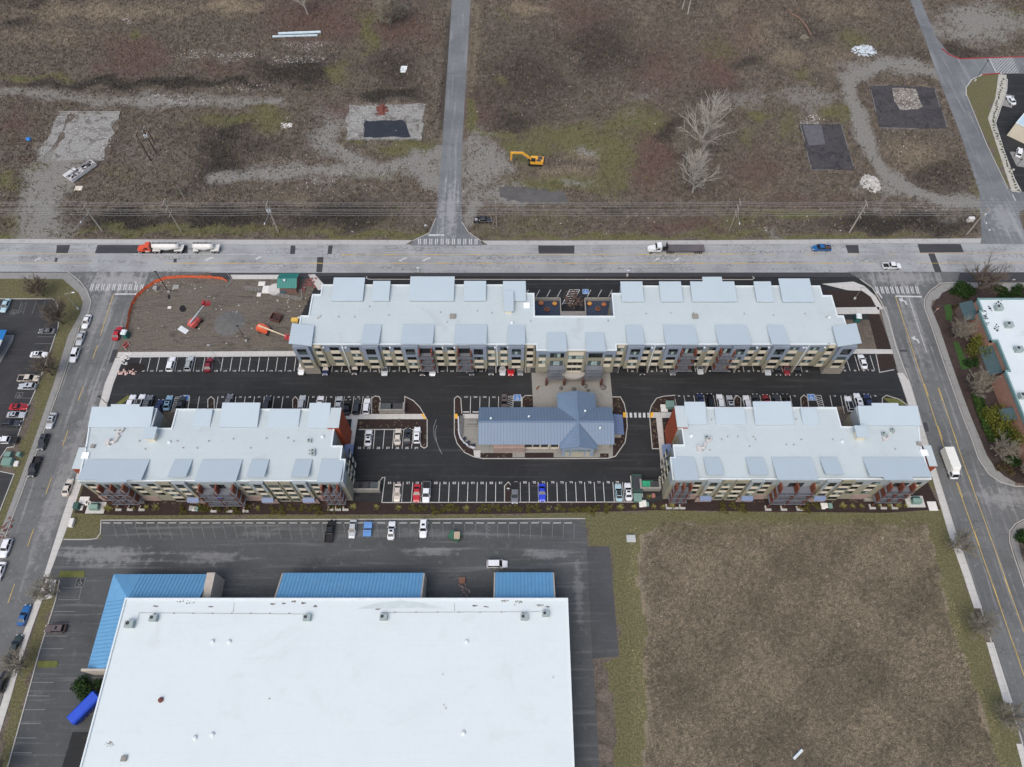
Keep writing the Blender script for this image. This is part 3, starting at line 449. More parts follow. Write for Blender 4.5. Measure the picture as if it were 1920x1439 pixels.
# rows behind the two lower buildings
rowB = [356, 374, 409, 425.5, 442.5, 460, 477.5, 496, 514, 531, 562, 579, 595.5, 612.5, 630, 646, 664, 681, 697.5]
for k, x in enumerate(rowB): ln(W, [(x, 744), (x - 5, 776)], .16)
for k, x in enumerate(rowB[2:]): number(NU, x + 8.5, 745, str(20 + k), .7)
ln(W, [(329, 745), (321, 774)], .14); ln(W, [(340, 745), (332, 774)], .14); ln(W, [(329, 745), (340, 745)], .14)
for k in range(7): ln(W, [(328.5 - k * 1.2, 748.5 + k * 4), (338.5 - k * 1.2, 746.5 + k * 4)], .14)
rowC = [1264, 1282, 1300.5, 1319, 1337.5, 1356, 1371, 1406, 1424.5, 1443, 1462.5, 1481, 1556, 1576, 1595, 1612, 1632]
for k, x in enumerate(rowC): ln(W, [(x, 742), (x + 7, 776)], .16); number(NU, x + 9, 743, str(30 + k), .7)
ln(W, [(1528.5, 742), (1535, 764)], .14); ln(W, [(1539, 742), (1545, 764)], .14); ln(W, [(1528.5, 742), (1539, 742)], .14); ln(W, [(1535, 764), (1545, 764)], .14)
for k in range(5): ln(W, [(1529.5 + k * 1.1, 745 + k * 4), (1540 + k * 1.1, 748 + k * 4)], .14)
rowF = [882.5, 900, 917.5, 935, 978]
for k, x in enumerate(rowF): ln(W, [(x, 744), (x - .8, 776)], .16)
for k, t_ in enumerate(('104', '103', '102', '101')): number(NU, 874 + 17.4 * k, 745, t_, .7)
ln(W, [(953, 743.5), (952, 764)], .14); ln(W, [(962, 743.5), (962, 764)], .14); ln(W, [(953, 743.5), (962, 743.5)], .14)
for k in range(5): ln(W, [(953, 745 + k * 4), (962, 748.5 + k * 4)], .14)
ln(W, [(868, 773), (880, 773)], .3); ln(W, [(886, 773), (898, 773)], .3)
# central rows
for k, x in enumerate([685.5, 703, 721, 739, 757, 775]): ln(W, [(x, 806), (x - 3.2, 842)], .16)
for k, t_ in enumerate(('30', '29', '28', '27', '26', '25', '24')): number(NU, 674 + 17.8 * k, 840.5, t_)
rowE = [739, 756, 774, 791, 808, 825, 842.5, 860, 877.5, 895, 912, 929.5, 975.5, 992, 1009, 1026, 1044, 1061, 1079, 1096, 1114, 1131, 1149, 1167, 1185]
for x in rowE:
    a = at(x, 904.5); q = at(x, 942); W.quad((a.x - .08, q.y, MZ), (a.x + .08, q.y, MZ), (a.x + .08, a.y, MZ), (a.x - .08, a.y, MZ))
for k in range(13): number(NU, 730.5 + 17.35 * k, 906, str(55 + k))
for k in range(12): number(NU, 967 + 17.3 * k, 905, str(68 + k))
# court north of the long building
for x in (987, 1008, 1028, 1048): ln(W, [(x + 4, 544), (x - 3, 557)], .16)
for x in (1103, 1123, 1143): ln(W, [(x + 5, 544), (x - 2, 557)], .16)
for p in ([(1068, 544), (1087, 544)], [(1068, 544), (1054, 572)], [(1087, 544), (1072, 572)]): ln(W, p, .18)
for k in range(6): ln(W, [(1066 - k * 2.2, 548 + k * 4.2), (1083 - k * 2.3, 547 + k * 4.4)], .18)
struct('stall_line', W, P_NEW); struct('stall_number', NU, P_NEW)
F = MB()
for k in range(43):
    if k % 1 == 0: a = at(212 + 20.6 * k, 985); q = at(212 + 20.6 * k - 4 * (1 - k / 20), 1012); ln(F, [(212 + 20.6 * k, 983), (212 + 20.6 * k + (212 + 20.6 * k - 960) * -.012, 1010)], .09)
for k in range(4): ln(F, [(910, 984 + k * 7), (918, 989 + k * 7)], .1)
for a, b_ in (((118, 1103), (153, 1102)), ((153, 1102), (148, 1125)), ((110, 1125), (148, 1125)), ((99, 1147), (141, 1147)), ((90, 1170), (133, 1170)), ((83, 1193), (125, 1193)), ((77, 1216.5), (119, 1216.5)), ((58, 1280), (101, 1280)), ((49, 1305), (93, 1305.5)), ((41, 1331), (85, 1331)), ((33, 1357), (77, 1357)), ((25, 1384), (69, 1384)), ((16, 1411), (60, 1412))): ln(F, [a, b_], .13)
for x in (38, 48, 65, 82): ln(F, [(x + 3, 566), (x - 5, 590)], .1)
for k in range(4): ln(F, [(38 - k * 2, 573 + k * 5), (48 - k * 2, 569 + k * 5)], .1)
for y in (632, 645, 688, 703, 747, 757): ln(F, [(70 - (y - 632) * .25, y), (103 - (y - 632) * .27, y)], .1)
struct('faded_stall_line', F, P_FAINT)
# highway and streets
Y = MB(); O = MB()
def dash(b, pts, wd, on, off, start=0):
    P = [Vector(p) for p in px(pts)]; L = (P[1] - P[0]).length; d = (P[1] - P[0]).normalized(); s = start
    while s < L:
        e = min(L, s + on); b.strip([tuple(P[0] + d * s), tuple(P[0] + d * e)], wd, None, MZ); s = e + off
ln(Y, [(-500, 475), (0, 475.5), (180, 477)], .14); ln(Y, [(640, 477.5), (1040, 478), (1420, 476.5)], .14); ln(Y, [(1720, 475.5), (2400, 474)], .14); dash(Y, [(640, 478.6), (1680, 477.4)], .13, 4, 9)
ln(Y, [(-500, 493), (170, 493.5)], .14); ln(Y, [(310, 494.5), (1000, 495), (1600, 494.5)], .14); ln(Y, [(1720, 494), (2400, 494)], .14); dash(Y, [(310, 493.6), (1650, 493.8)], .13, 4, 9, 5)
dash(Y, [(213, 552), (188, 630)], .16, 30, 5); dash(Y, [(183, 648), (-40, 1290)], .16, 4.5, 9)
ln(Y, [(1679, 557), (1693, 600), (1731, 720), (1770, 840)], .17); ln(Y, [(1793, 905), (1855, 1080), (1990, 1470)], .17)
ln(Y, [(1760, 728), (1800, 850), (1883, 1080), (2010, 1440)], .15)
dash(Y, [(1733, 720), (1772, 840)], .16, 4, 9); dash(Y, [(1795, 905), (1991, 1470)], .16, 4, 9); dash(Y, [(1758.5, 728), (2008, 1440)], .14, 4, 9)
ln(O, [(250, 477.5), (480, 477.5)], .14); ln(O, [(1704, 560), (1737, 661)], .16); ln(O, [(1679, 556), (1728, 557)], .55); ln(O, [(215, 552), (256, 552)], .5); ln(O, [(803, 441.5), (833, 441.5)], .7); ln(O, [(1645, 547), (1654, 560)], .4)
for k in range(11): x = 785 + k * 10.6; [ln(O, [(x + dx, 448.5), (x + dx - .3, 459)], .32) for dx in (0, 3.6)]
for k in range(10):
    x = 172 + k * 10.4
    for dx in (0, 3.4): ln(O, [(x + dx, 533), (x + dx - 3, 545)], .3)
for k in range(9):
    x = 1641 + k * 9.4
    for dx in (0, 3.2): ln(O, [(x + dx, 538), (x + dx + 4, 551)], .3)
def arrow(pts, head, wd=.5):
    ln(O, pts, wd); e = pts[-1]; O.sheet(px([(e[0] + a, e[1] + b_) for a, b_ in head]), MZ)
for x, y, s in ((392, 486, 1), (755, 487, 1), (799, 487, 1), (1230, 488, .8), (1270, 487, .8), (70, 487, .8), (485, 484, .8)): arrow([(x + 8 * s, y - 2.5), (x + 1 * s, y - 1), (x - 4 * s, y + 1.5)], [(-5 * s, 1.5), (2 * s, -2), (2 * s, 2)], .55)
for x, y in ((1694, 565), (1717, 637)): arrow([(x + 6, y + 7), (x + 3, y + 1), (x - 3, y - 2)], [(-6, -1), (2, -5), (0, 4)], .5)
for k in range(6):
    x = 1172 + k * 8.3; O.sheet(px([(x, 774.5), (x + 4.6, 774.5), (x + 5.2, 783.5), (x + .5, 783.5)]), MZ + .004)
for k in range(7):
    q = lambda u, v: (1855 + 43 * u + 13 * v, 109 - u + 30 * v); f = k / 7
    for a, c in ((q(f, 0), q(1, 1 - f)), (q(0, f), q(1 - f, 1)), (q(f, 0), q(0, f)), (q(1, f), q(f, 1))): ln(O, [a, c], .16)
ln(O, [(1854, 109), (1868, 138)], .25); ln(O, [(1898, 365), (1904, 377)], .3)
F2 = MB()
for pts in ([(818, 787), (813, 802), (814, 818), (822, 838), (829, 852)], [(819, 798), (816, 810), (819, 830), (826, 848)]): ln(F2, pts, .14)
struct('tyre_mark', F2, P_FAINT); struct('yellow_lane_line', Y, P_YEL); struct('white_road_marking', O, P_OLD)
T = MB()
for p in ([(789, 776.6), (794, 776.6), (800, 786.4), (796, 786.4)], [(852.5, 777), (858, 777), (858, 786), (852.5, 786)], [(1168, 774), (1174, 774), (1173, 783.5), (1168, 783.5)], [(1219.5, 774.3), (1226, 774.3), (1223, 783.7), (1218.5, 783.7)]): T.sheet(px(p), .152)
struct('tactile_paving', T, P_TAC)
def access(cx, cy, s=1.0, back=P_BLU, ink=P_NEW):
    ink = P_FAINT if back is A_LOT else ink
    p = at(cx, cy); b = MB(); h = .95 * s; b.quad((p.x - h, p.y - h, MZ + .004), (p.x + h, p.y - h, MZ + .004), (p.x + h, p.y + h, MZ + .004), (p.x - h, p.y + h, MZ + .004)); struct('accessible_stall_field', b, back)
    b = MB(); z = MZ + .01; q = h * .8
    ring = [(p.x - .05 * s + q * .5 * math.cos(a), p.y - q * .35 + q * .5 * math.sin(a)) for a in [R(150 + 25 * k) for k in range(9)]]
    b.strip(ring, .17 * s, None, z); b.strip([(p.x - .1 * s, p.y + q * .55), (p.x - .05 * s, p.y - q * .1), (p.x + q * .45, p.y - q * .12), (p.x + q * .65, p.y - q * .7)], .17 * s, None, z)
    b.sheet([(p.x - .1 * s + .13 * s * math.cos(k), p.y + q * .78 + .13 * s * math.sin(k)) for k in range(6)], z)
    for a, c in (((-h, -h), (h, -h)), ((h, -h), (h, h)), ((h, h), (-h, h)), ((-h, h), (-h, -h))): b.strip([(p.x + a[0], p.y + a[1]), (p.x + c[0], p.y + c[1])], .12 * s, None, z)
    struct('accessible_symbol', b, ink)
access(970, 746.5, 1.0); access(1521, 745.5, 1.0); access(1098, 547.5, .9); access(348, 747, .9); access(151, 1092, 1.0, A_LOT); access(26, 586, .8, A_LOT); access(36, 742, .9, A_LOT)
# ================================================================ BUILDINGS
WHITE = M('white_membrane', lin(184, 195, 197), .6, .03, .12, stain=lin(150, 150, 144), stain_amt=.36, fine=1.2, seam=(30, 3.1, .14))
SHEDM = M('shed_metal', lin(177, 191, 198), .5, .02, .2); CAP = M('white_coping', lin(214, 222, 223), .5, .03)
TAN = M('tan_siding', lin(146, 143, 124), .8, .06); BLUE = M('slate_blue_siding', lin(132, 143, 158), .8, .06); CREAM = M('cream_panel', lin(214, 205, 184), .8, .05)
SAGE = M('sage_grey_siding', lin(150, 158, 160), .8, .06); RUST = M('rust_cladding', lin(150, 68, 40), .75, .12, .4); BRICK = M('rosy_block', lin(158, 138, 130), .85, .1)
DECK = M('deck_grey', lin(110, 114, 122), .8, .1); RAIL = M('rail_dark', lin(52, 54, 60), .6, .1); POST = M('rust_post', lin(116, 64, 46), .7, .2, .8)
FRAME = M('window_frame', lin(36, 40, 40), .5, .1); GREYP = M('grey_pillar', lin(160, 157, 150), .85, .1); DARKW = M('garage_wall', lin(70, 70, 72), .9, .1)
def glassm(name, col, rough=.08):
    m, t, b = nodes(name); co = objco(t)
    t.links.new(mixc(t, step(t, noise(t, co, .9, 3), .4, .7), col, tuple(x * .55 for x in col[:3]) + (1,)), b.inputs['Base Color'])
    b.inputs['Roughness'].default_value = rough; b.inputs['Specular IOR Level'].default_value = .6; return m
G_DARK = glassm('dark_glass', lin(30, 33, 36)); G_BLIND = glassm('blind_glass', lin(168, 190, 184), .2); G_MID = glassm('grey_glass', lin(84, 98, 98), .12)
AWN = M('standing_seam_blue', lin(112, 128, 158), .45, .06); BLKTOP = M('block_wall', lin(140, 137, 130), .9, .15, .8, stain=lin(90, 88, 84), stain_amt=.4)
_wc = {}
def win_mesh(w, h, n, pat, transom=False):
    k = (round(w, 2), round(h, 2), n, pat, transom)
    if k not in _wc:
        f = MB(); t_ = .07
        f.box(-w / 2, -.09, 0, w / 2, -.01, t_).box(-w / 2, -.09, h - t_, w / 2, -.01, h)
        for i in range(n + 1): x = -w / 2 + w * i / n; f.box(x - t_ / 2, -.085, t_, x + t_ / 2, -.012, h - t_)
        zt = h * .55 if transom else 0
        if transom: f.box(-w / 2, -.088, zt, w / 2, -.011, zt + .1)
        g = MB()
        for i in range(n):
            a = -w / 2 + w * i / n; c = a + w / n; g.mat(int(pat[i])).quad((a, -.05, 0), (c, -.05, 0), (c, -.05, zt or h), (a, -.05, zt or h))
            if transom: g.mat(0).quad((a, -.05, zt), (c, -.05, zt), (c, -.05, h), (a, -.05, h))
        _wc[k] = (f.mesh('window', FRAME), g.mesh('pane', [G_DARK, G_BLIND, G_MID]))
    return _wc[k]
_sp = {}
def window(par, X, Y, z, w, h, n=2, pat=None, transom=False, rz=0):
    pat = pat or random.choice({2: ['00', '00', '21', '22', '20'], 3: ['000', '000', '212', '202', '222'], 4: ['0210', '1111', '0000']}[n])
    f, g = win_mesh(w, h, n, pat, transom); o = link_mesh('window', f, par, (X - par.location.x, Y - par.location.y, z), rz); link_mesh('pane', g, o); return o
def spandrel(par, X, Y, z, w, h, m=None, rz=0):
    k = (round(w, 2), round(h, 2), (m or CREAM).name)
    if k not in _sp: _sp[k] = MB().box(-w / 2, -.06, 0, w / 2, .0, h).mesh('spandrel_panel', m or CREAM)
    return link_mesh('spandrel_panel', _sp[k], par, (X - par.location.x, Y - par.location.y, z), rz)
def building(name, label, cat, poly, bands, roof_z, roof_m=None, cap=True, group=None):
    cx = sum(p[0] for p in poly) / len(poly); cy = sum(p[1] for p in poly) / len(poly)
    t = thing(name, label, cat, (cx, cy, 0), group=group)
    for nm, z0, z1, m in bands: MB().prism(poly, z0, z1).build(nm, m, t, world=True)
    MB().prism(poly, roof_z, roof_z + .14).build('roof', roof_m or WHITE, t, world=True)
    if cap:
        b = MB(); a = sum(p[0] * q[1] - q[0] * p[1] for p, q in zip(poly, poly[1:] + poly[:1])); P = poly if a > 0 else poly[::-1]; n = len(P); w_ = .28
        for i in range(n):
            p, q, r, s_ = Vector(P[i - 1]), Vector(P[i]), Vector(P[(i + 1) % n]), Vector(P[(i + 2) % n])
            d = (r - q).normalized(); nn = Vector((-d.y, d.x)); e0 = (q - p).normalized(); e1 = (s_ - r).normalized()
            c0 = e0.x * d.y - e0.y * d.x; c1 = d.x * e1.y - d.y * e1.x
            A = q - nn * .05 - d * (.05 if c0 > 0 else -.05); B = r - nn * .05 + d * (.05 if c1 > 0 else -.05)
            A2 = q + nn * w_ + d * (w_ if c0 > 0 else -w_) ; B2 = r + nn * w_ - d * (w_ if c1 > 0 else -w_)
            b.hexa([(v.x, v.y, roof_z + .05) for v in (A, B, B2, A2)], [(v.x, v.y, roof_z + .42) for v in (A, B, B2, A2)])
        b.build('parapet', CAP, t, world=True)
    return t
def shed(par, fl, fr, yf, bl, br, yb, zf, zb, base, wall=None, th=.32, ext=None, m=None):
    a, b_, c, d = at(fl, yf, zf), at(fr, yf, zf), at(br, yb, zb), at(bl, yb, zb)
    if yf > yb: x0, x1 = (a.x + d.x) / 2, (b_.x + c.x) / 2
    else: x0, x1 = (a.x + d.x) / 2, (b_.x + c.x) / 2
    Yf, Yb = (a.y + b_.y) / 2, (c.y + d.y) / 2
    T = [(x0, Yf, zf), (x1, Yf, zf), (x1, Yb, zb), (x0, Yb, zb)]
    if Yf > Yb: T = [T[3], T[2], T[1], T[0]]
    b = MB(); b.hexa([(p[0], p[1], p[2] - th) for p in T], T)
    if ext:
        ex0, ex1, ey = ext; p = at(ex0, ey, zf); q = at(ex1, ey, zf)
        s = (zf - zb) / (Yf - Yb); ze = zf + s * (p.y - Yf); E_ = [(p.x, p.y, ze), (q.x, p.y, ze), (q.x, Yf, zf), (p.x, Yf, zf)]
        if p.y > Yf: E_ = [E_[3], E_[2], E_[1], E_[0]]
        b.hexa([(v[0], v[1], v[2] - th) for v in E_], E_)
    b.build('shed_roof', m or SHEDM, par, world=True)
    i = .45; s = 1 if Yf < Yb else -1
    lo = [(x0 + i, Yf + s * .9), (x1 - i, Yf + s * .9), (x1 - i, Yb - s * .15), (x0 + i, Yb - s * .15)]; zz = [zf - th - .01, zf - th - .01, zb - th - .01, zb - th - .01]
    zz = [min(z, z) for z in zz]; L = [(p[0], p[1], base) for p in lo]; H = [(p[0], p[1], max(base + .02, z - .02)) for p, z in zip(lo, zz)]
    if s < 0: L = [L[3], L[2], L[1], L[0]]; H = [H[3], H[2], H[1], H[0]]
    MB().hexa(L, H).build('clerestory_wall', wall or BLUE, par, world=True)
    return x0, x1, Yf, Yb
def balcony(par, X0, X1, Y, zs, depth, posts, ground=0.0, rail_m=None, deck_m=None, plinth=False, door=True, pw=.35):
    for z in zs:
        MB().box(X0, Y - depth, z - .22, X1, Y - .02, z).build('balcony_deck', deck_m or DECK, par, world=True)
        b = MB(); n = max(3, int((X1 - X0) / 1.3)); yy = Y - depth + .1
        b.box(X0, yy - .03, z + 1.0, X1, yy + .03, z + 1.07).box(X0, yy - .02, z + .12, X1, yy + .02, z + .16)
        for k in range(n + 1): x = X0 + .04 + (X1 - X0 - .08) * k / n; b.box(x - .035, yy - .035, z + .16, x + .035, yy + .035, z + 1.0)
        for x in (X0 + .05, X1 - .05): b.box(x - .03, yy + .04, z + 1.0, x + .03, Y - .05, z + 1.07)
        for k in range(n * 6): x = X0 + .1 + (X1 - X0 - .2) * k / (n * 6); b.box(x - .012, yy - .012, z + .17, x + .012, yy + .012, z + .99)
        b.build('balcony_railing', rail_m or RAIL, par, world=True)
        if door:
            for k in range(2 if X1 - X0 > 9 else 1):
                xc = (X0 + X1) / 2 if X1 - X0 <= 9 else X0 + (X1 - X0) * (.25 + .5 * k)
                f, g = win_mesh(3.4, 2.2, 4, random.choice(['0112', '0000', '2112', '0102'])); o = link_mesh('balcony_door', f, par, (xc - par.location.x, Y - (.26 if plinth else 0) - par.location.y, z + .05)); link_mesh('pane', g, o)
    for x in posts:
        b = MB(); ztop = max(zs) + 2.6
        for z in [ground] + list(zs) if plinth else [ground] * (pw < .3): b.box(x - .09, Y - depth + .02, z + .003, x + .09, Y - depth + .2, min(q for q in list(zs) + [z + 2.6] if q > z) - .225)
        if pw > .3:
            for z in zs: b.box(x + .14, Y - depth * .72, z + .003, x + .5, Y - .03, z + 2.55)
        b.build('balcony_post', POST, par, world=True)
        if plinth: MB().box(x - .5, Y - depth - .6, 0, x + 1.0, Y - depth - .1, .5).box(x - .5, Y - depth - .1, 0, x - .15, Y - depth + .7, .48).build('post_plinth', K_KERB, par, world=True)
def roof_item(par, cx, cy, z, kind, s=1.0):
    p = at(cx, cy, z); b = MB()
    if kind == 'dome': b.lathe((p.x, p.y, z), [(.45 * s, 0), (.45 * s, .25), (.36 * s, .45), (.12 * s, .55)]); return b.build('roof_vent', CAP, par, world=True)
    if kind == 'pipe': b.lathe((p.x, p.y, z), [(.16 * s, 0), (.13 * s, .1), (.1 * s, .55)], 8); return b.build('vent_pipe', GREYP, par, world=True)
    if kind == 'hatch':
        b.box(p.x - .55 * s, p.y - .5 * s, z, p.x + .55 * s, p.y + .5 * s, z + .35).box(p.x - .62 * s, p.y - .57 * s, z + .36, p.x + .62 * s, p.y + .57 * s, z + .45); return b.build('roof_hatch', BLKTOP, par, world=True)
    if kind == 'ac':
        b.box(p.x - .8 * s, p.y - .65 * s, z + .12, p.x + .8 * s, p.y + .65 * s, z + 1.1 * s).box(p.x - .75 * s, p.y - .6 * s, z, p.x + .75 * s, p.y + .6 * s, z + .11)
        o = b.build('rooftop_unit', M('unit_grey', lin(150, 164, 162), .6, .08), par, world=True); MB().lathe((p.x - .25 * s, p.y + .12 * s, z + 1.1 * s), [(.34 * s, 0.005), (.34 * s, .08), (.28 * s, .09)]).build('fan', RAIL, o); return o
    if kind == 'duct': b.path([(p.x, p.y, z + .35), (p.x + 1.1 * s, p.y + .2, z + .35), (p.x + 1.5 * s, p.y + 1.4 * s, z + .35)], .28 * s, 8); b.box(p.x - .4 * s, p.y - .6 * s, z, p.x + .3 * s, p.y + .5 * s, z + .7 * s); return b.build('duct', M('duct_white', lin(196, 192, 188), .5, .1), par, world=True)
    if kind == 'sky': b.box(p.x - .85, p.y - .8, z, p.x + .85, p.y + .8, z + .35); return b.build('skylight', M('skylight_white', lin(240, 243, 245), .3, .02), par, world=True)
# ---------------------------------------------------------------- the long apartment building
RZ = 13.7
mp = ortho([(605, 534), (986, 534), (986, 550), (1001, 550), (1003, 592.5), (1151, 593), (1147, 550), (1164, 550), (1164, 536), (1540, 536), (1540, 554), (1561, 554), (1569, 592), (1587, 592), (1592, 646), (1555, 646), (1156, 646), (1156, 657), (1006, 657), (1006, 646), (558, 646), (560, 592), (580, 592), (584, 552), (600, 552)], RZ + .4)
MAIN = building('apartment_building', 'long white roofed apartment block with car spaces beneath, along the highway', 'apartment building', mp, [('wall', 3.3, 10.6, TAN), ('upper_wall', 10.602, RZ - .002, BLUE)], RZ)
YF = at(960, 646, RZ + .4).y; YC = at(960, 657, RZ + .4).y; YB = max(p[1] for p in mp); X0, X1 = min(p[0] for p in mp), max(p[0] for p in mp)
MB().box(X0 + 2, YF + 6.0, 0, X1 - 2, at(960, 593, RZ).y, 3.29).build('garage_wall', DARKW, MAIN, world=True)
def wx(x, z, y=YF):                # photo column at the facade plane -> place X
    for yy in (640 + .25 * i for i in range(260)):
        if at(x, yy, z).y <= y: return at(x, yy, z).x
def tower(par, X, w, Y, z0, zs, z1, d, up, lo): MB().box(X - w / 2, Y - d, z0, X + w / 2, Y - .01, zs).build('bay_wall', lo, par, world=True); MB().box(X - w / 2, Y - d, zs + .002, X + w / 2, Y - .01, z1).build('bay_wall', up, par, world=True)
for x, w, kind in ((567.5, 17, 't'), (597, 11, 'n'), (627, 17, 'w'), (665, 17, 'w'), (696, 17, 't'), (723, 13, 's'), (745, 13, 's'), (770, 17, 't'), (822.5, 13, 's'), (845, 13, 's'), (897, 17, 't'), (921, 13, 's'), (944.5, 13, 's'), (968, 17, 't'), (994, 12, 'n'), (1163, 12, 'n'), (1190.6, 17, 't'), (1212.5, 13, 's'), (1235, 13, 's'), (1261, 17, 't'), (1311, 13, 's'), (1335.6, 13, 's'), (1386, 17, 't'), (1410, 13, 's'), (1432.5, 13, 's'), (1460, 17, 't'), (1489, 17, 'w'), (1527, 17, 'w'), (1555.6, 12, 'n'), (1585, 17, 't')):
    X = wx(x, 11.8); wm = w * .138; Yw = YF
    if kind == 't':
        tower(MAIN, X, wm + 1.9, YF, 3.25, 7.4, 14.0, .8, BLUE, TAN); Yw = YF - .8
        window(MAIN, X, Yw, 10.5, wm, 2.5, 3, transom=True); window(MAIN, X, Yw, 7.85, wm, 1.3, 3); spandrel(MAIN, X, Yw, 6.3, wm, 1.45); window(MAIN, X, Yw, 4.85, wm, 1.4, 3); spandrel(MAIN, X, Yw, 3.6, wm, 1.2)
    else:
        if kind == 'n': MB().box(X - wm / 2 - .5, YF - .3, 3.28, X + wm / 2 + .5, YF - .01, 14.0).build('bay_wall', TAN, MAIN, world=True); Yw = YF - .3; spandrel(MAIN, X, Yw, 12.85, wm, 1.1)
        n = 3 if kind == 'w' else 2
        for z in (11.3, 8.2, 5.1): window(MAIN, X, Yw, z, wm, 1.4, n)
        for z, h in ((9.65, 1.6), (6.55, 1.6), (3.6, 1.45)): spandrel(MAIN, X, Yw, z, wm, h)
for x in (646, 760, 833, 858, 932, 1224, 1249, 1323, 1420, 1508):
    X = wx(x, 10); MB().box(X - .12, YF - .2, 3.4, X + .12, YF - .02, 13.6).build('downpipe', CAP if x in (646, 932, 1224, 1508) else TAN, MAIN, world=True)
for x in (606, 642, 648, 680, 731, 783, 830, 852, 928, 952, 1223, 1245, 1321, 1420, 1442, 1476, 1507, 1512, 1547):
    X = wx(x, 13); MB().box(X - .22, YF - .35, 12.6, X + .22, YF - .02, 12.95).build('wall_lamp', CAP, MAIN, world=True)
for x0, x1 in ((784, 813), (856, 886), (1274, 1306), (1347, 1378)):
    A, B = wx(x0, 11), wx(x1, 11); balcony(MAIN, A, B, YF, (3.5, 6.7, 9.9), 1.9, (A + .1, B - .75), 3.3)
for x0, x1 in ((1028, 1060), (1099, 1132)):
    A, B = wx(x0, 10, YC), wx(x1, 10, YC); balcony(MAIN, A, B, YC, (3.4, 6.6), 2.4, (A + .1, B - .1), 0, pw=.25); window(MAIN, (A + B) / 2, YC, 10.6, 3.6, 2.0, 4)
    for x in (A - .2, B + .2): MB().box(x - .3, YC - 2.6, 0, x + .3, YC - 1.9, 3.1).build('entry_pillar', M('entry_brick', lin(92, 60, 52), .85, .15), MAIN, world=True)
for x in (1017, 1141):
    X = wx(x, 11, YC)
    for z in (10.6, 7.5): window(MAIN, X, YC, z, 1.8, 1.4, 2)
    for z in (8.9, 5.8): spandrel(MAIN, X, YC, z, 1.8, 1.6)
X = wx(1079, 11, YC); window(MAIN, X, YC - .4, 10.5, 3.9, 1.5, 4, '1211'); spandrel(MAIN, X, YC - .4, 12.2, 3.9, 1.5); spandrel(MAIN, X, YC - .4, 8.9, 3.9, 1.5)
MB().box(X - 2.6, YC - .4, 3.4, X + 2.6, YC - .01, 14.0).build('bay_wall', TAN, MAIN, world=True)
for z in (7.4, 4.6):
    for dx in (-1.3, 0, 1.3): window(MAIN, X + dx, YC - .4, z, 1.1, 1.3, 2, '00')
    spandrel(MAIN, X, YC - .4, z - 1.3, 3.9, 1.2)
b = MB(); b.prism([(X + 3.2 * math.cos(a), YC - .6 + 1.9 * math.sin(a)) for a in [R(180 + 12 * k) for k in range(16)]], 3.0, 3.9); b.build('entry_canopy', GREYP, MAIN, world=True)
MB().box(wx(988, 3), YF - .2, 0, wx(1150, 3), YF + 6, 3.28).build('lobby_wall', M('lobby_stone', lin(150, 142, 134), .85, .12), MAIN, world=True)
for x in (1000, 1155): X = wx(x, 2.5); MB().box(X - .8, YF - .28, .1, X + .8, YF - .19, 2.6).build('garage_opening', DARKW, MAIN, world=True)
for x0, x1 in ((573, 602), (1541, 1577)): MB().box(wx(x0, 1), YF - .6, 0, wx(x1, 1), YF + 5.9, 3.24).build('end_block', M('ledge_stone', lin(152, 146, 138), .9, .14, 1.5), MAIN, world=True)
for x in (657.5, 712.5, 767, 821, 875, 930, 985, 1158, 1213, 1267.5, 1321.5, 1375.6, 1429.5, 1483.5): p = wx(x, 0, YF); MB().hexa([(p - .2, YF - .3, 0), (p + .2, YF - .3, 0), (p + .2, YF + .9, 0), (p - .2, YF + .9, 0)], [(p - .2, YF - .1, 3.3), (p + .2, YF - .1, 3.3), (p + .2, YF + .9, 3.3), (p - .2, YF + .9, 3.3)]).build('pillar', GREYP, MAIN, world=True)
SZ, SB = 15.1, 14.05
for fl, fr, yf, bl, br, yb in ((677.5, 710.7, 645, 681, 715, 608.5), (750.7, 812, 645, 755.7, 814, 608.3), (851, 912.5, 645, 853.7, 913, 608.3), (951.7, 985, 646, 951, 984, 609.5), (1026, 1063, 658.7, 1025.5, 1061, 623.7), (1099, 1136, 658.7, 1097.5, 1132.5, 623.7), (1177, 1209, 646, 1172, 1204, 609.5), (1248.7, 1309, 646, 1242.5, 1302, 609.5), (1348, 1409, 646.5, 1339.5, 1400.5, 609.5), (1447, 1481, 646, 1437.5, 1469, 609.5)):
    shed(MAIN, fl, fr, yf, bl, br, yb, SZ, SB, RZ + .15)
for q in ([(547.5, 606), (589, 611), (584, 649), (541, 644)], [(1561, 612.5), (1605.5, 606), (1616, 643.5), (1571, 650)]):
    P = [at(x, y, 15.0 if i > 1 else 14.5) for i, (x, y) in enumerate(q)]; c = sum(P, Vector()) / 4
    T = [tuple(p) for p in (P[3], P[2], P[1], P[0])]; MB().hexa([(p[0], p[1], p[2] - .32) for p in T], T).build('shed_roof', SHEDM, MAIN, world=True)
    L = [tuple(c + (Vector(p) - c) * .8) for p in T]; MB().hexa([(p[0], p[1], 13.9) for p in L], [(p[0], p[1], p[2] - .36) for p in L]).build('clerestory_wall', BLUE, MAIN, world=True)
for fl, fr, yf, bl, br, yb in ((624.5, 683, 520.7, 622, 681.3, 564), (699, 731.2, 527, 697, 730, 564), (768.7, 852, 518.7, 767.5, 851.2, 564), (870, 911.2, 527, 869, 911, 564), (942.5, 985.7, 527.3, 943.8, 986, 564.5), (1164.2, 1204.5, 528, 1165, 1207.5, 565.5), (1236.5, 1277.5, 528, 1238.7, 1280, 565.5), (1414.2, 1447, 528, 1418.2, 1450, 565.5), (1461.2, 1520, 522.5, 1466.2, 1525, 566)):
    shed(MAIN, fl, fr, yf, bl, br, yb, 15.1, 14.5, RZ + .15)
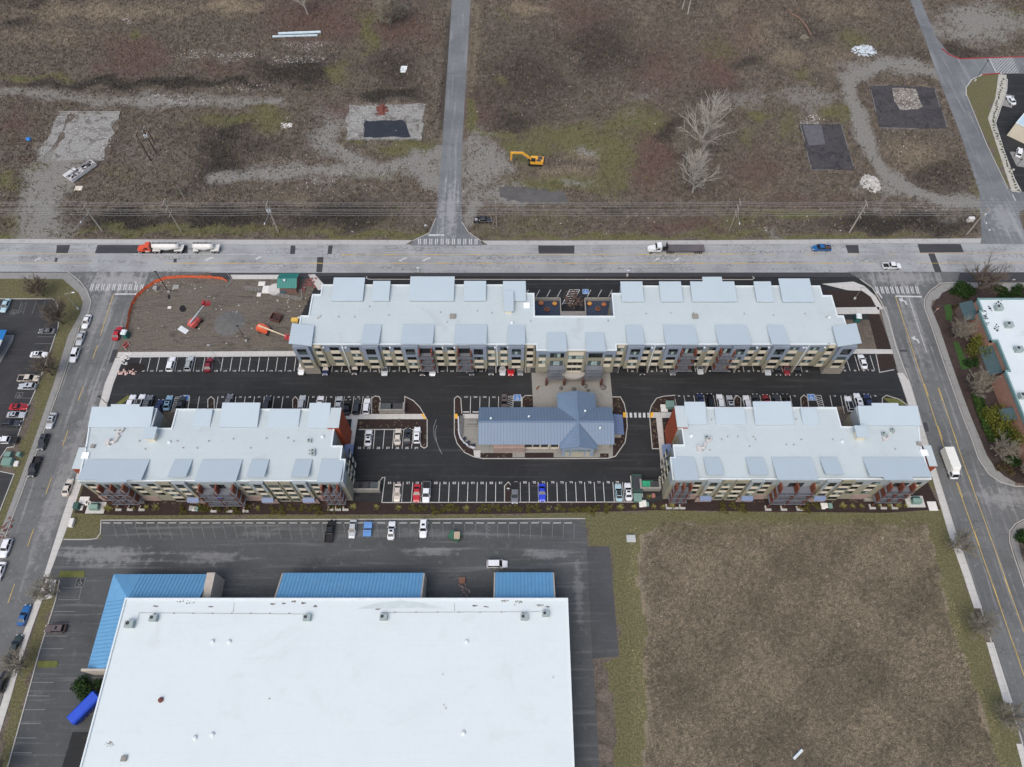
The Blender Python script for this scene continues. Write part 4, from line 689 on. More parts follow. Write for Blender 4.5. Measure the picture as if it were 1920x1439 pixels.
shed(MAIN, 1295, 1378, 528, 1297.5, 1381, 565.5, 15.1, 14.5, RZ + .15, ext=(1316.5, 1353, 520))
shed(MAIN, 944, 964, 545, 944.5, 962, 583, 15.4, 15.3, RZ + .15, CREAM)
for x, y, k, s in ((849, 594.5, 'hatch', 1.3), (1303, 594.5, 'hatch', 1.3), (987.5, 573.5, 'sky', 1), (960, 606, 'dome', 1), (826, 587, 'pipe', 1), (729, 592, 'pipe', 1), (693, 576, 'pipe', 1), (635, 595, 'pipe', 1), (595, 597, 'duct', .5), (1211, 589, 'pipe', 1), (1257, 588, 'pipe', 1), (1395, 590, 'pipe', 1), (1555, 596, 'dome', .8), (1549, 596, 'pipe', 1), (922, 588, 'pipe', 1), (1140, 603, 'pipe', 1), (1300, 588, 'pipe', 1), (665, 595, 'pipe', 1), (838, 605, 'pipe', 1), (895, 584, 'pipe', 1), (1509, 590, 'pipe', 1), (1450, 592, 'pipe', 1), (995, 603, 'pipe', 1)): roof_item(MAIN, x, y, RZ + .14, k, s)
# terraces in the recess of the north side
TZ = 3.3
for k, (x0, x1) in enumerate(((1002.5, 1050), (1096, 1151))):
    A = at(x0, 563, TZ); B = at(x1, 563, TZ); yb = at(x0, 593, RZ).y; yn = A.y
    MB().box(A.x, yb, 0, B.x, yn, TZ).build('terrace', M('terrace_blue', lin(52, 64, 82), .85, .12, .6), MAIN, world=True)
    b = MB(); b.box(A.x, yn - .25, TZ, B.x, yn, TZ + 1.2); xi = B.x if k == 0 else A.x; b.box(xi - .12, yb, TZ + .001, xi + .12, yn - .26, TZ + 1.19); b.build('terrace_wall', GREYP, MAIN, world=True)
A = at(1050, 592, 5.0); B = at(1096, 592, 5.0)
MB().box(at(1050, 588, TZ).x, at(1050, 588, TZ).y - 9, 0, at(1096, 588, TZ).x, at(1050, 588, TZ).y, 4.4).build('stair_block', BLKTOP, MAIN, world=True)
pot = MB(); pot.lathe((0, 0, 0), [(.55, 0), (.75, .55), (.75, .7), (.62, .72)], 14); potm = pot.mesh('pot', M('rust_pot', lin(150, 92, 66), .8, .2, 1.5))
soil = MB(); soil.lathe((0, 0, .7), [(.6, .02), (.5, .1), (.2, .16)], 12)
SOILS = [soil.mesh('plant', M(n, c, .95, .35, 3)) for n, c in (('dry_plant_gold', lin(196, 150, 70)), ('dry_plant_orange', lin(170, 110, 70)), ('dead_plant', lin(92, 62, 52)))]
for x, y, k, l in ((1014.5, 569, 1, 'rust planter with dull orange plant at the left end of the left roof terrace'), (1040, 570, 0, 'planter with golden plant beside the inner wall of the left roof terrace'), (1025.5, 580.5, 2, 'dark dead planter nearest the camera on the left roof terrace'), (1105.5, 570, 0, 'planter with golden plant by the stair opening on the right roof terrace'), (1132.5, 571.5, 1, 'rust planter with orange plant near the red wall of the right roof terrace'), (1121, 579.5, 2, 'dark dead planter nearest the camera on the right roof terrace')):
    p = at(x, y, TZ + .5); t = thing('planter', l, 'planter', (p.x, p.y, TZ), group='round planters on the roof terraces'); link_mesh('pot', potm, t); link_mesh('plant', SOILS[k], t)
# ---------------------------------------------------------------- the two lower apartment buildings
LZ = 12.6
def lower(label, outline, cols, bals, sheds, yf, items, rust, side):
    poly = ortho(outline, LZ + .4); YL = at(960, yf, 0).y
    # front plane snapped to the photographed base line
    ym = min(p[1] for p in poly); poly = [(x, YL if abs(y - ym) < .6 else y) for x, y in poly]
    t = building('apartment_building', label, 'apartment building', poly, [('wall', 0.0, 9.2, TAN), ('upper_wall', 9.202, LZ - .002, SAGE)], LZ)
    def fx(x, z):
        for yy in (880 + .25 * i for i in range(260)):
            if at(x, yy, z).y <= YL: return at(x, yy, z).x
    for x, w, kind in cols:
        X = fx(x, 10.4 if kind != 't' else 11.6); wm = w * .128; Yw = YL
        if kind == 't': tower(t, X, wm + 1.5, YL, 3.3, 8.0, 13.1, .7, SAGE, TAN); Yw = YL - .7; zs = (10.4, 7.3, 4.4); hs = (2.0, 1.4, 1.4)
        elif kind == 'w': MB().box(X - wm / 2 - .35, YL - .35, .02, X + wm / 2 + .35, YL - .01, 12.9).build('bay_wall', TAN, t, world=True); Yw = YL - .35; zs = (9.8, 7.0, 4.1, 1.2); hs = (1.4,) * 4
        else: zs = (9.8, 7.0, 4.1); hs = (1.4,) * 3
        for i, (z, h) in enumerate(zip(zs, hs)):
            window(t, X, Yw, z, wm, h, 3 if w > 16 else 2, transom=(kind == 't' and i == 0))
            if i + 1 < len(zs): spandrel(t, X, Yw, zs[i + 1] + hs[i + 1] + .04, wm, z - zs[i + 1] - hs[i + 1] - .08)
        if kind in 'ts':
            b = MB(); y1 = Yw - 1.0
            b.hexa([(X - wm / 2 - .6, y1, 3.0), (X + wm / 2 + .6, y1, 3.0), (X + wm / 2 + .6, Yw - .02, 3.75), (X - wm / 2 - .6, Yw - .02, 3.75)], [(X - wm / 2 - .6, y1, 3.1), (X + wm / 2 + .6, y1, 3.1), (X + wm / 2 + .6, Yw - .02, 3.85), (X - wm / 2 - .6, Yw - .02, 3.85)])
            for k in range(7): xx = X - wm / 2 - .55 + (wm + 1.1) * k / 6; b.hexa([(xx - .03, y1, 3.1), (xx + .03, y1, 3.1), (xx + .03, Yw - .03, 3.85), (xx - .03, Yw - .03, 3.85)], [(xx - .03, y1, 3.16), (xx + .03, y1, 3.16), (xx + .03, Yw - .03, 3.91), (xx - .03, Yw - .03, 3.91)])
            if kind == 't': b.build('awning', AWN, t, world=True)
            MB().box(X - wm / 2 - 1.2, Yw - .12, .01, X + wm / 2 + 1.2, Yw - .005, 2.95).build('base_wall', BRICK, t, world=True)
    for x0, x1, n, d in bals:
        A, B = fx(x0, 9.5), fx(x1, 9.5); balcony(t, A, B, YL, (3.1, 6.1, 9.1), d, [A + .2 + (B - A - 1.0) * k / (n - 1) for k in range(n)], 0.0, plinth=True)
        MB().box(A, YL - .25, 9.2, B, YL - .03, 12.5).build('balcony_wall', SAGE, t, world=True)
    for s in sheds: shed(t, *s[:6], *s[6:8], LZ + .15, s[8] if len(s) > 8 and s[8] else SAGE, ext=s[9] if len(s) > 9 else None)
    for x, y, k, s in items: roof_item(t, x, y, LZ + .14, k, s)
    for q, z0, z1, m in rust: MB().prism(ortho(q, z1), z0, z1).build('cladding_block', m, t, world=True); MB().prism(ortho(q, z1), z1 + .002, z1 + .2).build('block_roof', WHITE, t, world=True)
    return t, poly, YL
F14, B13, NF, NB = 14.3, 12.95, 14.2, 13.15
LL, lpoly, LY = lower('white roofed apartment block at the lower left with rust balconies and rust east end', [(172, 766), (287, 766), (292, 803), (322, 803), (330, 767), (634, 767), (634, 803), (625, 803), (624, 836), (640, 836), (641, 861), (645, 861), (645, 904), (150, 904), (161, 840), (172, 802)],
 [(171, 15, 's'), (254, 14, 's'), (284, 13, 'n'), (312, 19, 'w'), (339, 13, 't'), (364, 13, 's'), (459, 14, 's'), (484, 13, 't'), (514, 19, 'w'), (539, 14, 'w'), (564, 13, 't'), (590, 13, 's')],
 [(190, 243, 3, 2.2), (376, 446, 3, 2.6), (603, 640, 3, 2.2)],
 [(149, 267, 900, 157.5, 278, 861.7, F14, B13, None, (180, 237, 904.5)), (316.2, 350, 894.3, 325, 359.5, 861.5, F14, B13), (365, 444.5, 903.5, 378.7, 452, 861.7, F14, B13), (462.5, 496.3, 894.3, 471, 503.7, 861.5, F14, B13), (545, 580, 894, 553.7, 583.3, 861.5, F14, B13), (593.7, 638, 904, 602.5, 645, 861, F14, B13),
  (172.5, 287, 763, 164.3, 282.5, 801.7, NF, NB, None, (208.7, 262.5, 758.7)), (365, 397.5, 767.5, 362.5, 394.5, 800.5, NF - .7, NB - .2), (416.2, 489, 755.3, 411.2, 481.2, 801.2, NF, NB), (505, 562.5, 767.5, 501.2, 560, 801.2, NF - .7, NB - .2), (580, 619.3, 755.7, 576.3, 616.3, 802.5, NF, NB), (270, 293.3, 800.5, 268, 290.5, 822.5, 14.9, 14.8, CREAM)],
 939, [(205, 831, 'duct', 1.3), (222, 812, 'duct', .8), (216, 808, 'pipe', 1), (226, 808, 'pipe', 1), (161, 855, 'sky', 1), (318, 830, 'dome', 1), (333, 828, 'pipe', 1), (262, 828, 'pipe', 1), (392, 828, 'pipe', 1), (438, 824, 'pipe', 1), (500, 823, 'pipe', 1), (551, 828, 'pipe', 1), (605, 820, 'dome', 1), (581, 828, 'ac', .6), (588, 847, 'ac', .6), (588, 853, 'ac', .6), (580, 846, 'pipe', 1), (580, 852, 'pipe', 1), (273, 843, 'pipe', 1), (344, 841, 'pipe', 1), (370, 841, 'pipe', 1), (470, 841, 'pipe', 1), (540, 822, 'pipe', 1), (175, 838, 'hatch', .8)],
 [([(620, 766), (641, 765), (635, 803), (612, 803)], 0.0, 13.4, RUST), ([(149, 840), (166, 840), (152, 880), (135, 880)], 3.0, 12.3, RUST)], -1)
LR, rpoly, RY = lower('white roofed apartment block at the lower right with orange balconies and rust west end', [(1269, 763), (1570, 765), (1576, 800), (1612, 800), (1608, 764), (1720, 764), (1727, 799), (1731, 836), (1742, 898), (1259, 898), (1259, 858), (1263, 858), (1264, 834), (1282, 834), (1279, 804), (1269, 804)],
 [(1308.6, 13, 's'), (1337, 13, 't'), (1363, 14, 'w'), (1388.5, 18, 'w'), (1418, 13, 't'), (1439.6, 13, 's'), (1530, 10, 's'), (1559, 13, 't'), (1586, 18, 'w'), (1610, 13, 'n'), (1641, 14, 's'), (1720, 12, 's')],
 [(1262, 1296, 3, 2.2), (1455, 1524, 3, 2.6), (1659, 1710, 3, 2.2)],
 [(1263.7, 1308.7, 900.5, 1260, 1303, 857, F14, B13), (1326.2, 1356.7, 890.5, 1318.7, 1350, 857.5, F14, B13), (1407, 1439.2, 890.5, 1397.5, 1433.2, 857.5, F14, B13), (1457.5, 1534.5, 900, 1447.5, 1521.2, 857.5, F14, B13), (1547, 1581.2, 890, 1538.2, 1571.2, 857.5, F14, B13), (1631.2, 1746.2, 894.2, 1618, 1732.5, 857.5, F14, B13, None, (1658.7, 1712.5, 900.5)),
  (1282.5, 1322.5, 753.7, 1287.5, 1325, 796.2, NF, NB), (1340, 1396.2, 765.5, 1342.5, 1398.7, 796.2, NF - .7, NB - .2), (1411.7, 1484.5, 753, 1416.2, 1487.5, 797, NF, NB), (1501.2, 1532.5, 765, 1505.5, 1535, 797.5, NF - .7, NB - .2), (1608, 1720, 761.2, 1613.7, 1728, 798, NF, NB, None, (1633.7, 1683.7, 756.5)), (1603, 1626.2, 798, 1606.2, 1628, 820, 14.9, 14.8, CREAM)],
 936, [(1296, 818, 'dome', 1), (1325, 822, 'ac', .6), (1326, 828, 'duct', .8), (1310, 842, 'duct', 1.2), (1318, 846, 'pipe', 1), (1331, 845, 'pipe', 1), (1353, 825, 'pipe', 1), (1364, 820, 'pipe', 1), (1383, 820, 'pipe', 1), (1412, 820, 'pipe', 1), (1416, 825, 'pipe', 1), (1405, 838, 'pipe', 1), (1474, 835, 'pipe', 1), (1488, 835, 'pipe', 1), (1502, 825, 'pipe', 1), (1561, 825, 'pipe', 1), (1579, 829, 'dome', .9), (1656, 815, 'ac', .6), (1657, 825, 'duct', .9), (1672, 808, 'ac', .6), (1674, 813, 'pipe', 1), (1732, 850, 'sky', 1), (1722, 833, 'hatch', .8), (1678, 843, 'pipe', 1), (1492, 787, 'pipe', 1), (1334, 788, 'pipe', 1)],
 [([(1265, 762), (1284, 762), (1291, 802), (1269, 802)], 0.0, 13.4, RUST), ([(1731, 836), (1745, 836), (1757, 875), (1741, 875)], 3.0, 12.3, RUST)], 1)
# blue lean-to roofs and end windows on the facing ends
for t, poly, sgn in ((LL, lpoly, 1), (LR, rpoly, -1)):
    xe = at(646, 834, 3.9).x if sgn > 0 else at(1258, 833, 3.9).x; y0 = at(650, 833, 3.5).y; dl = y0 - at(650, 859, 3.5).y; b = MB()
    a = [(xe + sgn * .02, y0 - dl, 3.9), (xe + sgn * 2.2, y0 - dl, 3.1), (xe + sgn * 2.2, y0, 3.1), (xe + sgn * .02, y0, 3.9)]
    if sgn < 0: a = a[::-1]
    b.hexa([(p[0], p[1], p[2] - .12) for p in a], a)
    for k in range(15):
        yy = y0 - dl + (dl - .07) / 14 * k; q = [(xe + sgn * .03, yy, 3.9), (xe + sgn * 2.2, yy, 3.1), (xe + sgn * 2.2, yy + .06, 3.1), (xe + sgn * .03, yy + .06, 3.9)]
        if sgn < 0: q = q[::-1]
        b.hexa(q, [(p[0], p[1], p[2] + .07) for p in q])
    b.build('entry_roof', AWN, t, world=True)
    xe = max(p[0] for p in poly) if sgn > 0 else min(p[0] for p in poly)
    for yy, dz in ((-dl - 3, 0), (-dl - 5.2, 0), (-dl - 7.4, 0)):
        for z in (9.8, 6.6, 3.4): window(t, xe + sgn * .02, y0 + yy + 1.5, z, 1.3, 1.5, 2, rz=R(90) * sgn); spandrel(t, xe + sgn * .02, y0 + yy + 1.5, z - 1.5, 1.3, 1.4, rz=R(90) * sgn)
# low walls in front of the ground floor flats
for x0, x1, y, l in ((228, 272, 945, 'long low grey terrace wall before the far left balconies'), (358, 389, 940, 'short pale entrance wall at the middle of the lower left block'), (1512, 1540, 938, 'short pale entrance wall at the middle of the lower right block'), (1619, 1666, 941, 'long low grey terrace wall before the far right balconies')):
    a, c = at(x0, y), at(x1, y); tag(MB().box(a.x, a.y, 0, c.x, a.y + .5, .9).box(a.x - .1, a.y - .1, .9, c.x + .1, a.y + .6, 1.0).build('terrace_wall', BLKTOP), l, 'low wall')
# ---------------------------------------------------------------- clubhouse
CLUBM = M('clubhouse_seam_roof', lin(104, 124, 146), .4, .05, .3); CW = M('clubhouse_wall', lin(160, 156, 146), .85, .08)
def seam_plane(b, a, c, d, e, step_=.45, rib=.06):
    """roof plane a-c (eave) to e-d (ridge); ribs run from eave to ridge"""
    a, c, d, e = map(Vector, (a, c, d, e)); b.quad(a, c, d, e); nrm = (c - a).cross(e - a).normalized(); n = max(1, int((c - a).length / step_)); u = (c - a) / n; du = u.normalized() * .09; step_ = .8; n = max(1, int((c - a).length / step_)); b.k = 1
    for k in range(n + 1):
        p = a + (c - a) * (k / n); q = e + (d - e) * (k / n)
        b.hexa([p - du, p + du, q + du, q - du], [v + nrm * rib for v in (p - du, p + du, q + du, q - du)])
    b.k = 0
def two(m, k=.88):
    n = m.name + '_rib'; c = [x for x in m.node_tree.nodes if x.bl_idname == 'ShaderNodeMix'][0].inputs[6].default_value; return [m, M(n, tuple(v * k for v in c[:3]) + (1,), .5, .05)]
ze = 4.7; a0 = at(897, 834, ze); a1 = at(1151, 834, ze); n0_ = at(897, 764, ze); mid = (a0.y + n0_.y) / 2
zr = min((abs(at(960, 791, z / 20).y - mid), z / 20) for z in range(80, 220))[1]
cxL, cxR = at(897, 834, ze).x, at(1151.5, 834, ze).x; ys, yn = a0.y, n0_.y
CL = thing('clubhouse', 'low clubhouse with blue standing seam cross gable roof in the middle of the lot', 'clubhouse', ((cxL + cxR) / 2, mid, 0))
MB().box(cxL + 3.2, ys + 1.0, 0, cxR - .7, yn - .7, ze - .3).build('wall', CW, CL, world=True)
gx0, gx1 = at(1049, 843, ze).x, at(1120.5, 843, ze).x; gy = at(1085, 843, ze).y; gxm = (gx0 + gx1) / 2
hx0, hx1 = at(1044, 738.5, ze).x, at(1115.5, 738.5, ze).x; hy = at(1080, 738.5, ze).y; hxm = (hx0 + hx1) / 2
b = MB()
seam_plane(b, (cxL, ys, ze), (cxR, ys, ze), (cxR, mid, zr), (cxL, mid, zr)); seam_plane(b, (cxR, yn, ze), (cxL, yn, ze), (cxL, mid, zr), (cxR, mid, zr))
b.box(cxL, mid - .25, zr - .02, cxR, mid + .25, zr + .1)
b.build('roof', two(CLUBM), CL, world=True)
zc = zr - .15
b = MB()
def vy(x, x0, xm): return 0
# south gable: ribs run from the valley/eave to its ridge (ridge dips slightly towards the street)
gp = min((abs(pix(gxm, gy, z / 20)[1] - 838), z / 20) for z in range(80, 200))[1]
seam_plane(b, (gx0, gy, ze + .06), (gx0 + .01, gy + .01, ze + .06), (gxm, gy + .01, gp), (gxm, gy, gp))
def gable(b, x0, x1, xm, ye, zp):
    ridge0 = Vector((xm, ye, zp)); ridge1 = Vector((xm, mid, zr + .05))
    for xs, flip in ((x0, False), (x1, True)):
        e0 = Vector((xs, ye, ze + .08)); yv = ys if ye < mid else yn; e1 = Vector((xs, yv, ze + .1))
        P = [e0, e1, ridge1, ridge0]; nrm = (ridge0 - e0).cross(e1 - e0).normalized(); nrm = nrm if nrm.z > 0 else -nrm
        b.add([tuple(p) for p in P], [(0, 1, 2, 3)]); n = int(abs(mid - ye) / .8); b.k = 1
        for k in range(n + 1):
            y = ye + (mid - ye) * k / n; fr = k / n; top = ridge0 + (ridge1 - ridge0) * fr
            if (y - yv) * (1 if ye < mid else -1) <= 0: lo = e0 + (e1 - e0) * ((y - ye) / (yv - ye) if abs(yv - ye) > 1e-3 else 0)
            else: lo = e1 + (ridge1 - e1) * ((y - yv) / (mid - yv))
            d = Vector((0, .09, 0)); b.hexa([lo - d, lo + d, top + d, top - d], [v + nrm * .05 for v in (lo - d, lo + d, top + d, top - d)])
    b.k = 0; d = Vector((.2, 0, 0)); b.hexa([ridge0 - d, ridge0 + d, ridge1 + d, ridge1 - d], [v + Vector((0, 0, .1)) for v in (ridge0 - d, ridge0 + d, ridge1 + d, ridge1 - d)])
b = MB(); gable(b, gx0, gx1, gxm, gy, gp); b.build('gable_roof', two(CLUBM), CL, world=True)
hp = min((abs(pix(hxm, hy, z / 20)[1] - 733.5), z / 20) for z in range(80, 200))[1]
b = MB(); gable(b, hx0, hx1, hxm, hy, hp); b.build('gable_roof', two(CLUBM), CL, world=True)
GW = M('clubhouse_grey_blue', lin(142, 156, 172), .8, .06)
wy = gy + .15
MB().add([(gx0 + .8, wy, 0), (gx1 - .8, wy, 0), (gx1 - .8, wy, ze - .1), (gxm, wy, gp - .15), (gx0 + .8, wy, ze - .1), (gx0 + .8, ys + 1.2, 0), (gx1 - .8, ys + 1.2, 0), (gx1 - .8, ys + 1.2, ze - .1), (gxm, ys + 1.2, gp - .15), (gx0 + .8, ys + 1.2, ze - .1)], [(0, 1, 2, 3, 4), (9, 8, 7, 6, 5), (0, 5, 6, 1), (1, 6, 7, 2), (4, 9, 5, 0)]).build('gable_wall', GW, CL, world=True)
GF = M('entry_panel', lin(178, 172, 152), .8, .06)
for dx, wd in ((-2.7, .95), (0, 3.2), (2.6, .95)):
    X = gxm + dx; MB().box(X - wd / 2, wy - .05, .1, X + wd / 2, wy - .005, 2.6).build('door_panel', GF, CL, world=True)
    window(CL, X, wy - .02, 3.0, wd, 1.0, 4 if wd > 2 else 2, '1111' if wd > 2 else '11')
for k, x in enumerate((991, 1005, 1021, 1040)): X = at(x, 842, 2).x; window(CL, X, ys + .98, 1.2, 1.7, 2.2, 2, '00'); MB().box(X + .95, ys + .9, .1, X + 1.2, ys + .995, 4.3).build('pilaster', CREAM, CL, world=True); spandrel(CL, X, ys + .98, .1, 1.7, 1.0)
X = at(1130, 838, 3).x; window(CL, X, ys + .98, 3.0, 2.2, 1.2, 3, '212'); X = at(951, 838, 3).x; window(CL, X, ys + .98, 3.2, 1.8, 1.0, 2, '00')
A = at(926, 848, 2.6); B = at(984, 839, 2.6); MB().box(A.x, ys - .1, 0, B.x, ys + .98, 2.7).build('base_wall', BRICK, CL, world=True)
e0, e1 = at(1153, 778, 3.0), at(1170.5, 815, 2.8); b = MB(); seam_plane(b, (e1.x, e1.y, 2.7), (e1.x, e0.y, 2.7), (cxR - .72, e0.y, 3.5), (cxR - .72, e1.y, 3.5)); b.build('side_roof', two(M('side_seam_roof', lin(100, 116, 148), .4, .05)), CL, world=True)
MB().box(cxR - .69, e1.y + .4, 0, e1.x - .5, e0.y - .4, 2.65).build('side_wall', CW, CL, world=True)
for x, y, z in ((920.5, 785.5, 6.6), (991.5, 782, 6.2), (1097, 771.5, 6.2), (1125, 803, 7.0)): p = at(x, y, z); MB().lathe((p.x, p.y, p.z - .5), [(.22, 0), (.22, .7), (.3, .72), (.28, .9), (.05, 1.0)], 10).build('flue', CAP, CL, world=True)
# curved patio wall with loungers
b = MB(); b.strip(px([(859.5, 783), (860.5, 813), (863, 822), (870, 832), (880, 839), (890, 842)]), .35, 0, .75); tag(b.build('patio_wall', M('patio_wall', lin(190, 192, 196), .85, .06)), 'curved pale low wall around the clubhouse patio', 'low wall')
p = at(866, 798); tag(MB().box(p.x - .45, p.y - 3.2, 0, p.x + .3, p.y + 2.6, .5).box(p.x - .5, p.y - 3.25, .5, p.x + .35, p.y + 2.65, .6).build('patio_bench', M('bench_grey', lin(96, 98, 98), .8, .15)), 'long grey bench along the curved patio wall', 'bench')
p = at(885.5, 794); t = thing('picnic_table', 'grey picnic table on the clubhouse patio', 'picnic table', (p.x, p.y, 0)); MB().box(-1.3, -.45, .7, 1.3, .45, .76).build('tabletop', K_OLD, t)
for s in (-1, 1): MB().box(-1.3, s * .95 - .17, .4, 1.3, s * .95 + .17, .45).build('seat', K_OLD, t)
for s in (-1, 1): MB().box(s * .9 - .06, -1.0, .3, s * .9 + .06, 1.0, .39).box(s * .9 - .06, -.08, 0, s * .9 + .06, .08, .69).build('leg', K_OLD, t)
lm = MB(); lm.box(-.35, -.9, .3, .35, .35, .4).hexa([(-.35, .36, .3), (.35, .36, .3), (.35, .95, .75), (-.35, .95, .75)], [(-.35, .36, .4), (.35, .36, .4), (.35, .95, .85), (-.35, .95, .85)]); [lm.box(x - .03, y - .03, 0, x + .03, y + .03, .3) for x in (-.3, .3) for y in (-.8, .3)]; lm = lm.mesh('lounger', M('lounger_navy', lin(34, 42, 62), .7, .1))
for x, y, r, l in ((869, 825, 60, 'dark blue patio lounger nearest the picnic table on the curved wall'), (875.5, 831.5, 40, 'middle dark blue patio lounger of the three on the curved wall'), (885, 835.5, 15, 'dark blue patio lounger nearest the clubhouse wall')):
    p = at(x, y, .4); o = bpy.data.objects.new('patio_lounger', lm); C.collection.objects.link(o); o.location = (p.x, p.y, .085); o.rotation_euler.z = R(r + 90); tag(o, l, 'lounger', 'loungers on the clubhouse patio')
# ---------------------------------------------------------------- warehouse with blue canopies
WZ = 9.0; c0 = at(235, 1122, WZ); c1 = at(1064, 1119.5, WZ); wp = [(c0.x, -45), (c1.x + .05, -45), (c1.x + .05, c0.y), (c0.x, c0.y)]
WHROOF = M('warehouse_membrane', lin(205, 215, 216), .65, .02, .1, stain=lin(176, 178, 176), stain_amt=.3, fine=.8, seam=(40, 3.6, .1))
WH = building('warehouse', 'huge white flat roofed warehouse with blue metal canopies', 'warehouse', wp, [('wall', 0, WZ - .3, M('warehouse_wall', lin(176, 172, 162), .85, .08))], WZ - .29, WHROOF, True)
BLU = M('blue_seam_roof', lin(100, 156, 196), .55, .07, .4, stain=lin(130, 140, 146), stain_amt=.25); BEI = M('canopy_end_wall', lin(178, 170, 158), .85, .1)
zt, zb = 7.6, 4.6
def canopy(x0, x1, y0, yb, flip=0):
    A, B = at(x0, yb, zb), at(x1, yb, zb); b = MB(); seam_plane(b, (B.x, A.y, zb), (A.x, A.y, zb), (A.x, c0.y + .05, zt), (B.x, c0.y + .05, zt), .42); b.build('canopy', two(BLU), WH, world=True)
    for x in (A.x - .18, B.x + .18): MB().add([(x - .15, A.y - .1, 0), (x + .15, A.y - .1, 0), (x + .15, c0.y + .02, 0), (x - .15, c0.y + .02, 0), (x - .15, A.y - .1, zb + .15), (x + .15, A.y - .1, zb + .15), (x + .15, c0.y + .02, zt + .15), (x - .15, c0.y + .02, zt + .15)], [(3, 2, 1, 0), (4, 5, 6, 7), (0, 1, 5, 4), (1, 2, 6, 5), (2, 3, 7, 6), (3, 0, 4, 7)]).build('canopy_end', BEI, WH, world=True)
    MB().box(A.x, A.y - 1.1, .0, B.x, A.y - .9, zb - .15).build('storefront', FRAME, WH, world=True)
canopy(532, 794, 0, 1074.5); canopy(929, 1036, 0, 1073.5)
A = at(213, 1077, zb); B = at(394, 1075.5, zb); Wc = at(163, 1256, zb)
xo = (A.x + Wc.x) / 2; yo = A.y
b = MB(); seam_plane(b, (B.x, yo, zb), (xo + (c0.x - xo), yo, zb), (c0.x, c0.y + .05, zt), (B.x, c0.y + .05, zt), .42)
b.add([(xo, yo, zb), (c0.x, c0.y + .05, zt), (c0.x, yo, zb)], [(0, 1, 2)]); b.build('canopy', two(BLU), WH, world=True)
b = MB(); seam_plane(b, (xo, c0.y + .05, zb), (xo, Wc.y, zb), (c0.x - .05, Wc.y, zt), (c0.x - .05, c0.y + .05, zt), .42); b.add([(xo, yo, zb), (xo, c0.y + .05, zb), (c0.x, c0.y + .05, zt)], [(0, 1, 2)])
for k in range(9):
    f = k / 9; p = Vector((xo, yo + (c0.y - yo) * f, zb)); q = Vector((xo, yo, zb)).lerp(Vector((c0.x, c0.y, zt)), f); b.tube(p, q, .035, n=4); b.tube(Vector((xo + (c0.x - xo) * f, yo, zb)), q, .035, n=4)
b.build('canopy', two(BLU), WH, world=True)
MB().box(B.x, yo - .1, 0, B.x + 1.9, c0.y + .02, 6.4).build('canopy_end', BEI, WH, world=True); MB().box(xo - .4, Wc.y - .5, 0, c0.x - .02, Wc.y - .02, 6.2).build('canopy_end', BEI, WH, world=True)
MB().box(xo + 1, Wc.y, 0, c0.x - .01, yo - 1, zb - .1).build('storefront', FRAME, WH, world=True)
for x, y, s in ((246, 1172, 1.15), (290, 1161, 1.0), (577, 1160, 1.0), (720, 1159, 1.0), (983, 1159, 1.0), (1023, 1152.5, .95)): roof_item(WH, x, y, WZ - .15, 'ac', s)
for x, y in ((399, 1204), (430.5, 1204), (875, 1204), (366, 1384), (398.5, 1378), (869, 1375)): roof_item(WH, x, y, WZ - .15, 'dome', 1.0)
p = at(301.5, 1313, WZ); MB().lathe((p.x, p.y, WZ - .15), [(.5, 0), (.55, .3), (.42, .6), (.1, .7)]).build('roof_vent', M('rust_vent', lin(110, 62, 56), .7, .2, 2), WH, world=True)
roof_item(WH, 233.5, 1423, WZ - .15, 'hatch', .9)
for x, y in ((830, 1265), (832, 1323), (836, 1329), (505, 1311), (1037, 1271), (965, 1135)): roof_item(WH, x, y, WZ - .15, 'pipe', .8)
b = MB(); gz = WZ - .05
for pts in ([(258, 1163), (261, 1149.5), (570, 1152)], [(713, 1149), (1013, 1147.5)], [(437, 1149), (439, 1131)], [(852, 1146), (852, 1131)]): b.path([tuple(at(x, y, gz)) for x, y in pts], .035, 5)
for x in range(290, 565, 36): p = at(x, 1150.5, gz); b.box(p.x - .15, p.y - .12, WZ - .15, p.x + .15, p.y + .12, WZ)
for x in range(740, 1000, 40): p = at(x, 1148.5, gz); b.box(p.x - .15, p.y - .12, WZ - .15, p.x + .15, p.y + .12, WZ)
b.build('gas_pipe', M('pipe_grey', lin(150, 150, 148), .6), WH, world=True)
b = MB()
for cx, cy, rx, ry in ((348, 1129, 17, 3.5), (206, 1396, 9, 5), (550, 1128, 5, 1.8), (570, 1131, 4, 2), (591, 1137, 4, 2), (512, 1133, 5, 1.4), (532, 1132, 4, 1.4), (972, 1129, 8, 2), (1012, 1135, 7, 2), (1027, 1138, 4, 1.5), (708, 1142, 5, 1.6), (890, 1136, 6, 1.2), (912, 1138, 4, 1.4), (947, 1127, 7, 1.4), (292, 1137, 5, 1), (395, 1138, 6, 1)):
    for q in range(22):
        a_ = random.uniform(0, 6.28); r_ = random.random() ** .5; p = at(cx + rx * r_ * math.cos(a_), cy + ry * r_ * math.sin(a_), WZ - .14); s = random.uniform(.05, .22)
        b.sheet([(p.x + s * random.uniform(.4, 1.6) * math.cos(k * 1.05), p.y + s * random.uniform(.3, .8) * math.sin(k * 1.05)) for k in range(6)], WZ - .144 + .0015 * (q % 5))
b.build('leaf_litter', M('roof_dirt', lin(120, 118, 110), .9, .3, 2), WH, world=True)
b = MB(); b.sheet([tuple(at(x, y, WZ - .14))[:2] for x, y in ((668, 1142), (700, 1133), (750, 1125.5), (790, 1131), (838, 1142), (780, 1140), (735, 1141))], WZ - .135); b.build('ponding_water', M('pond_film', lin(192, 203, 203), .3, .08, .4), WH, world=True)
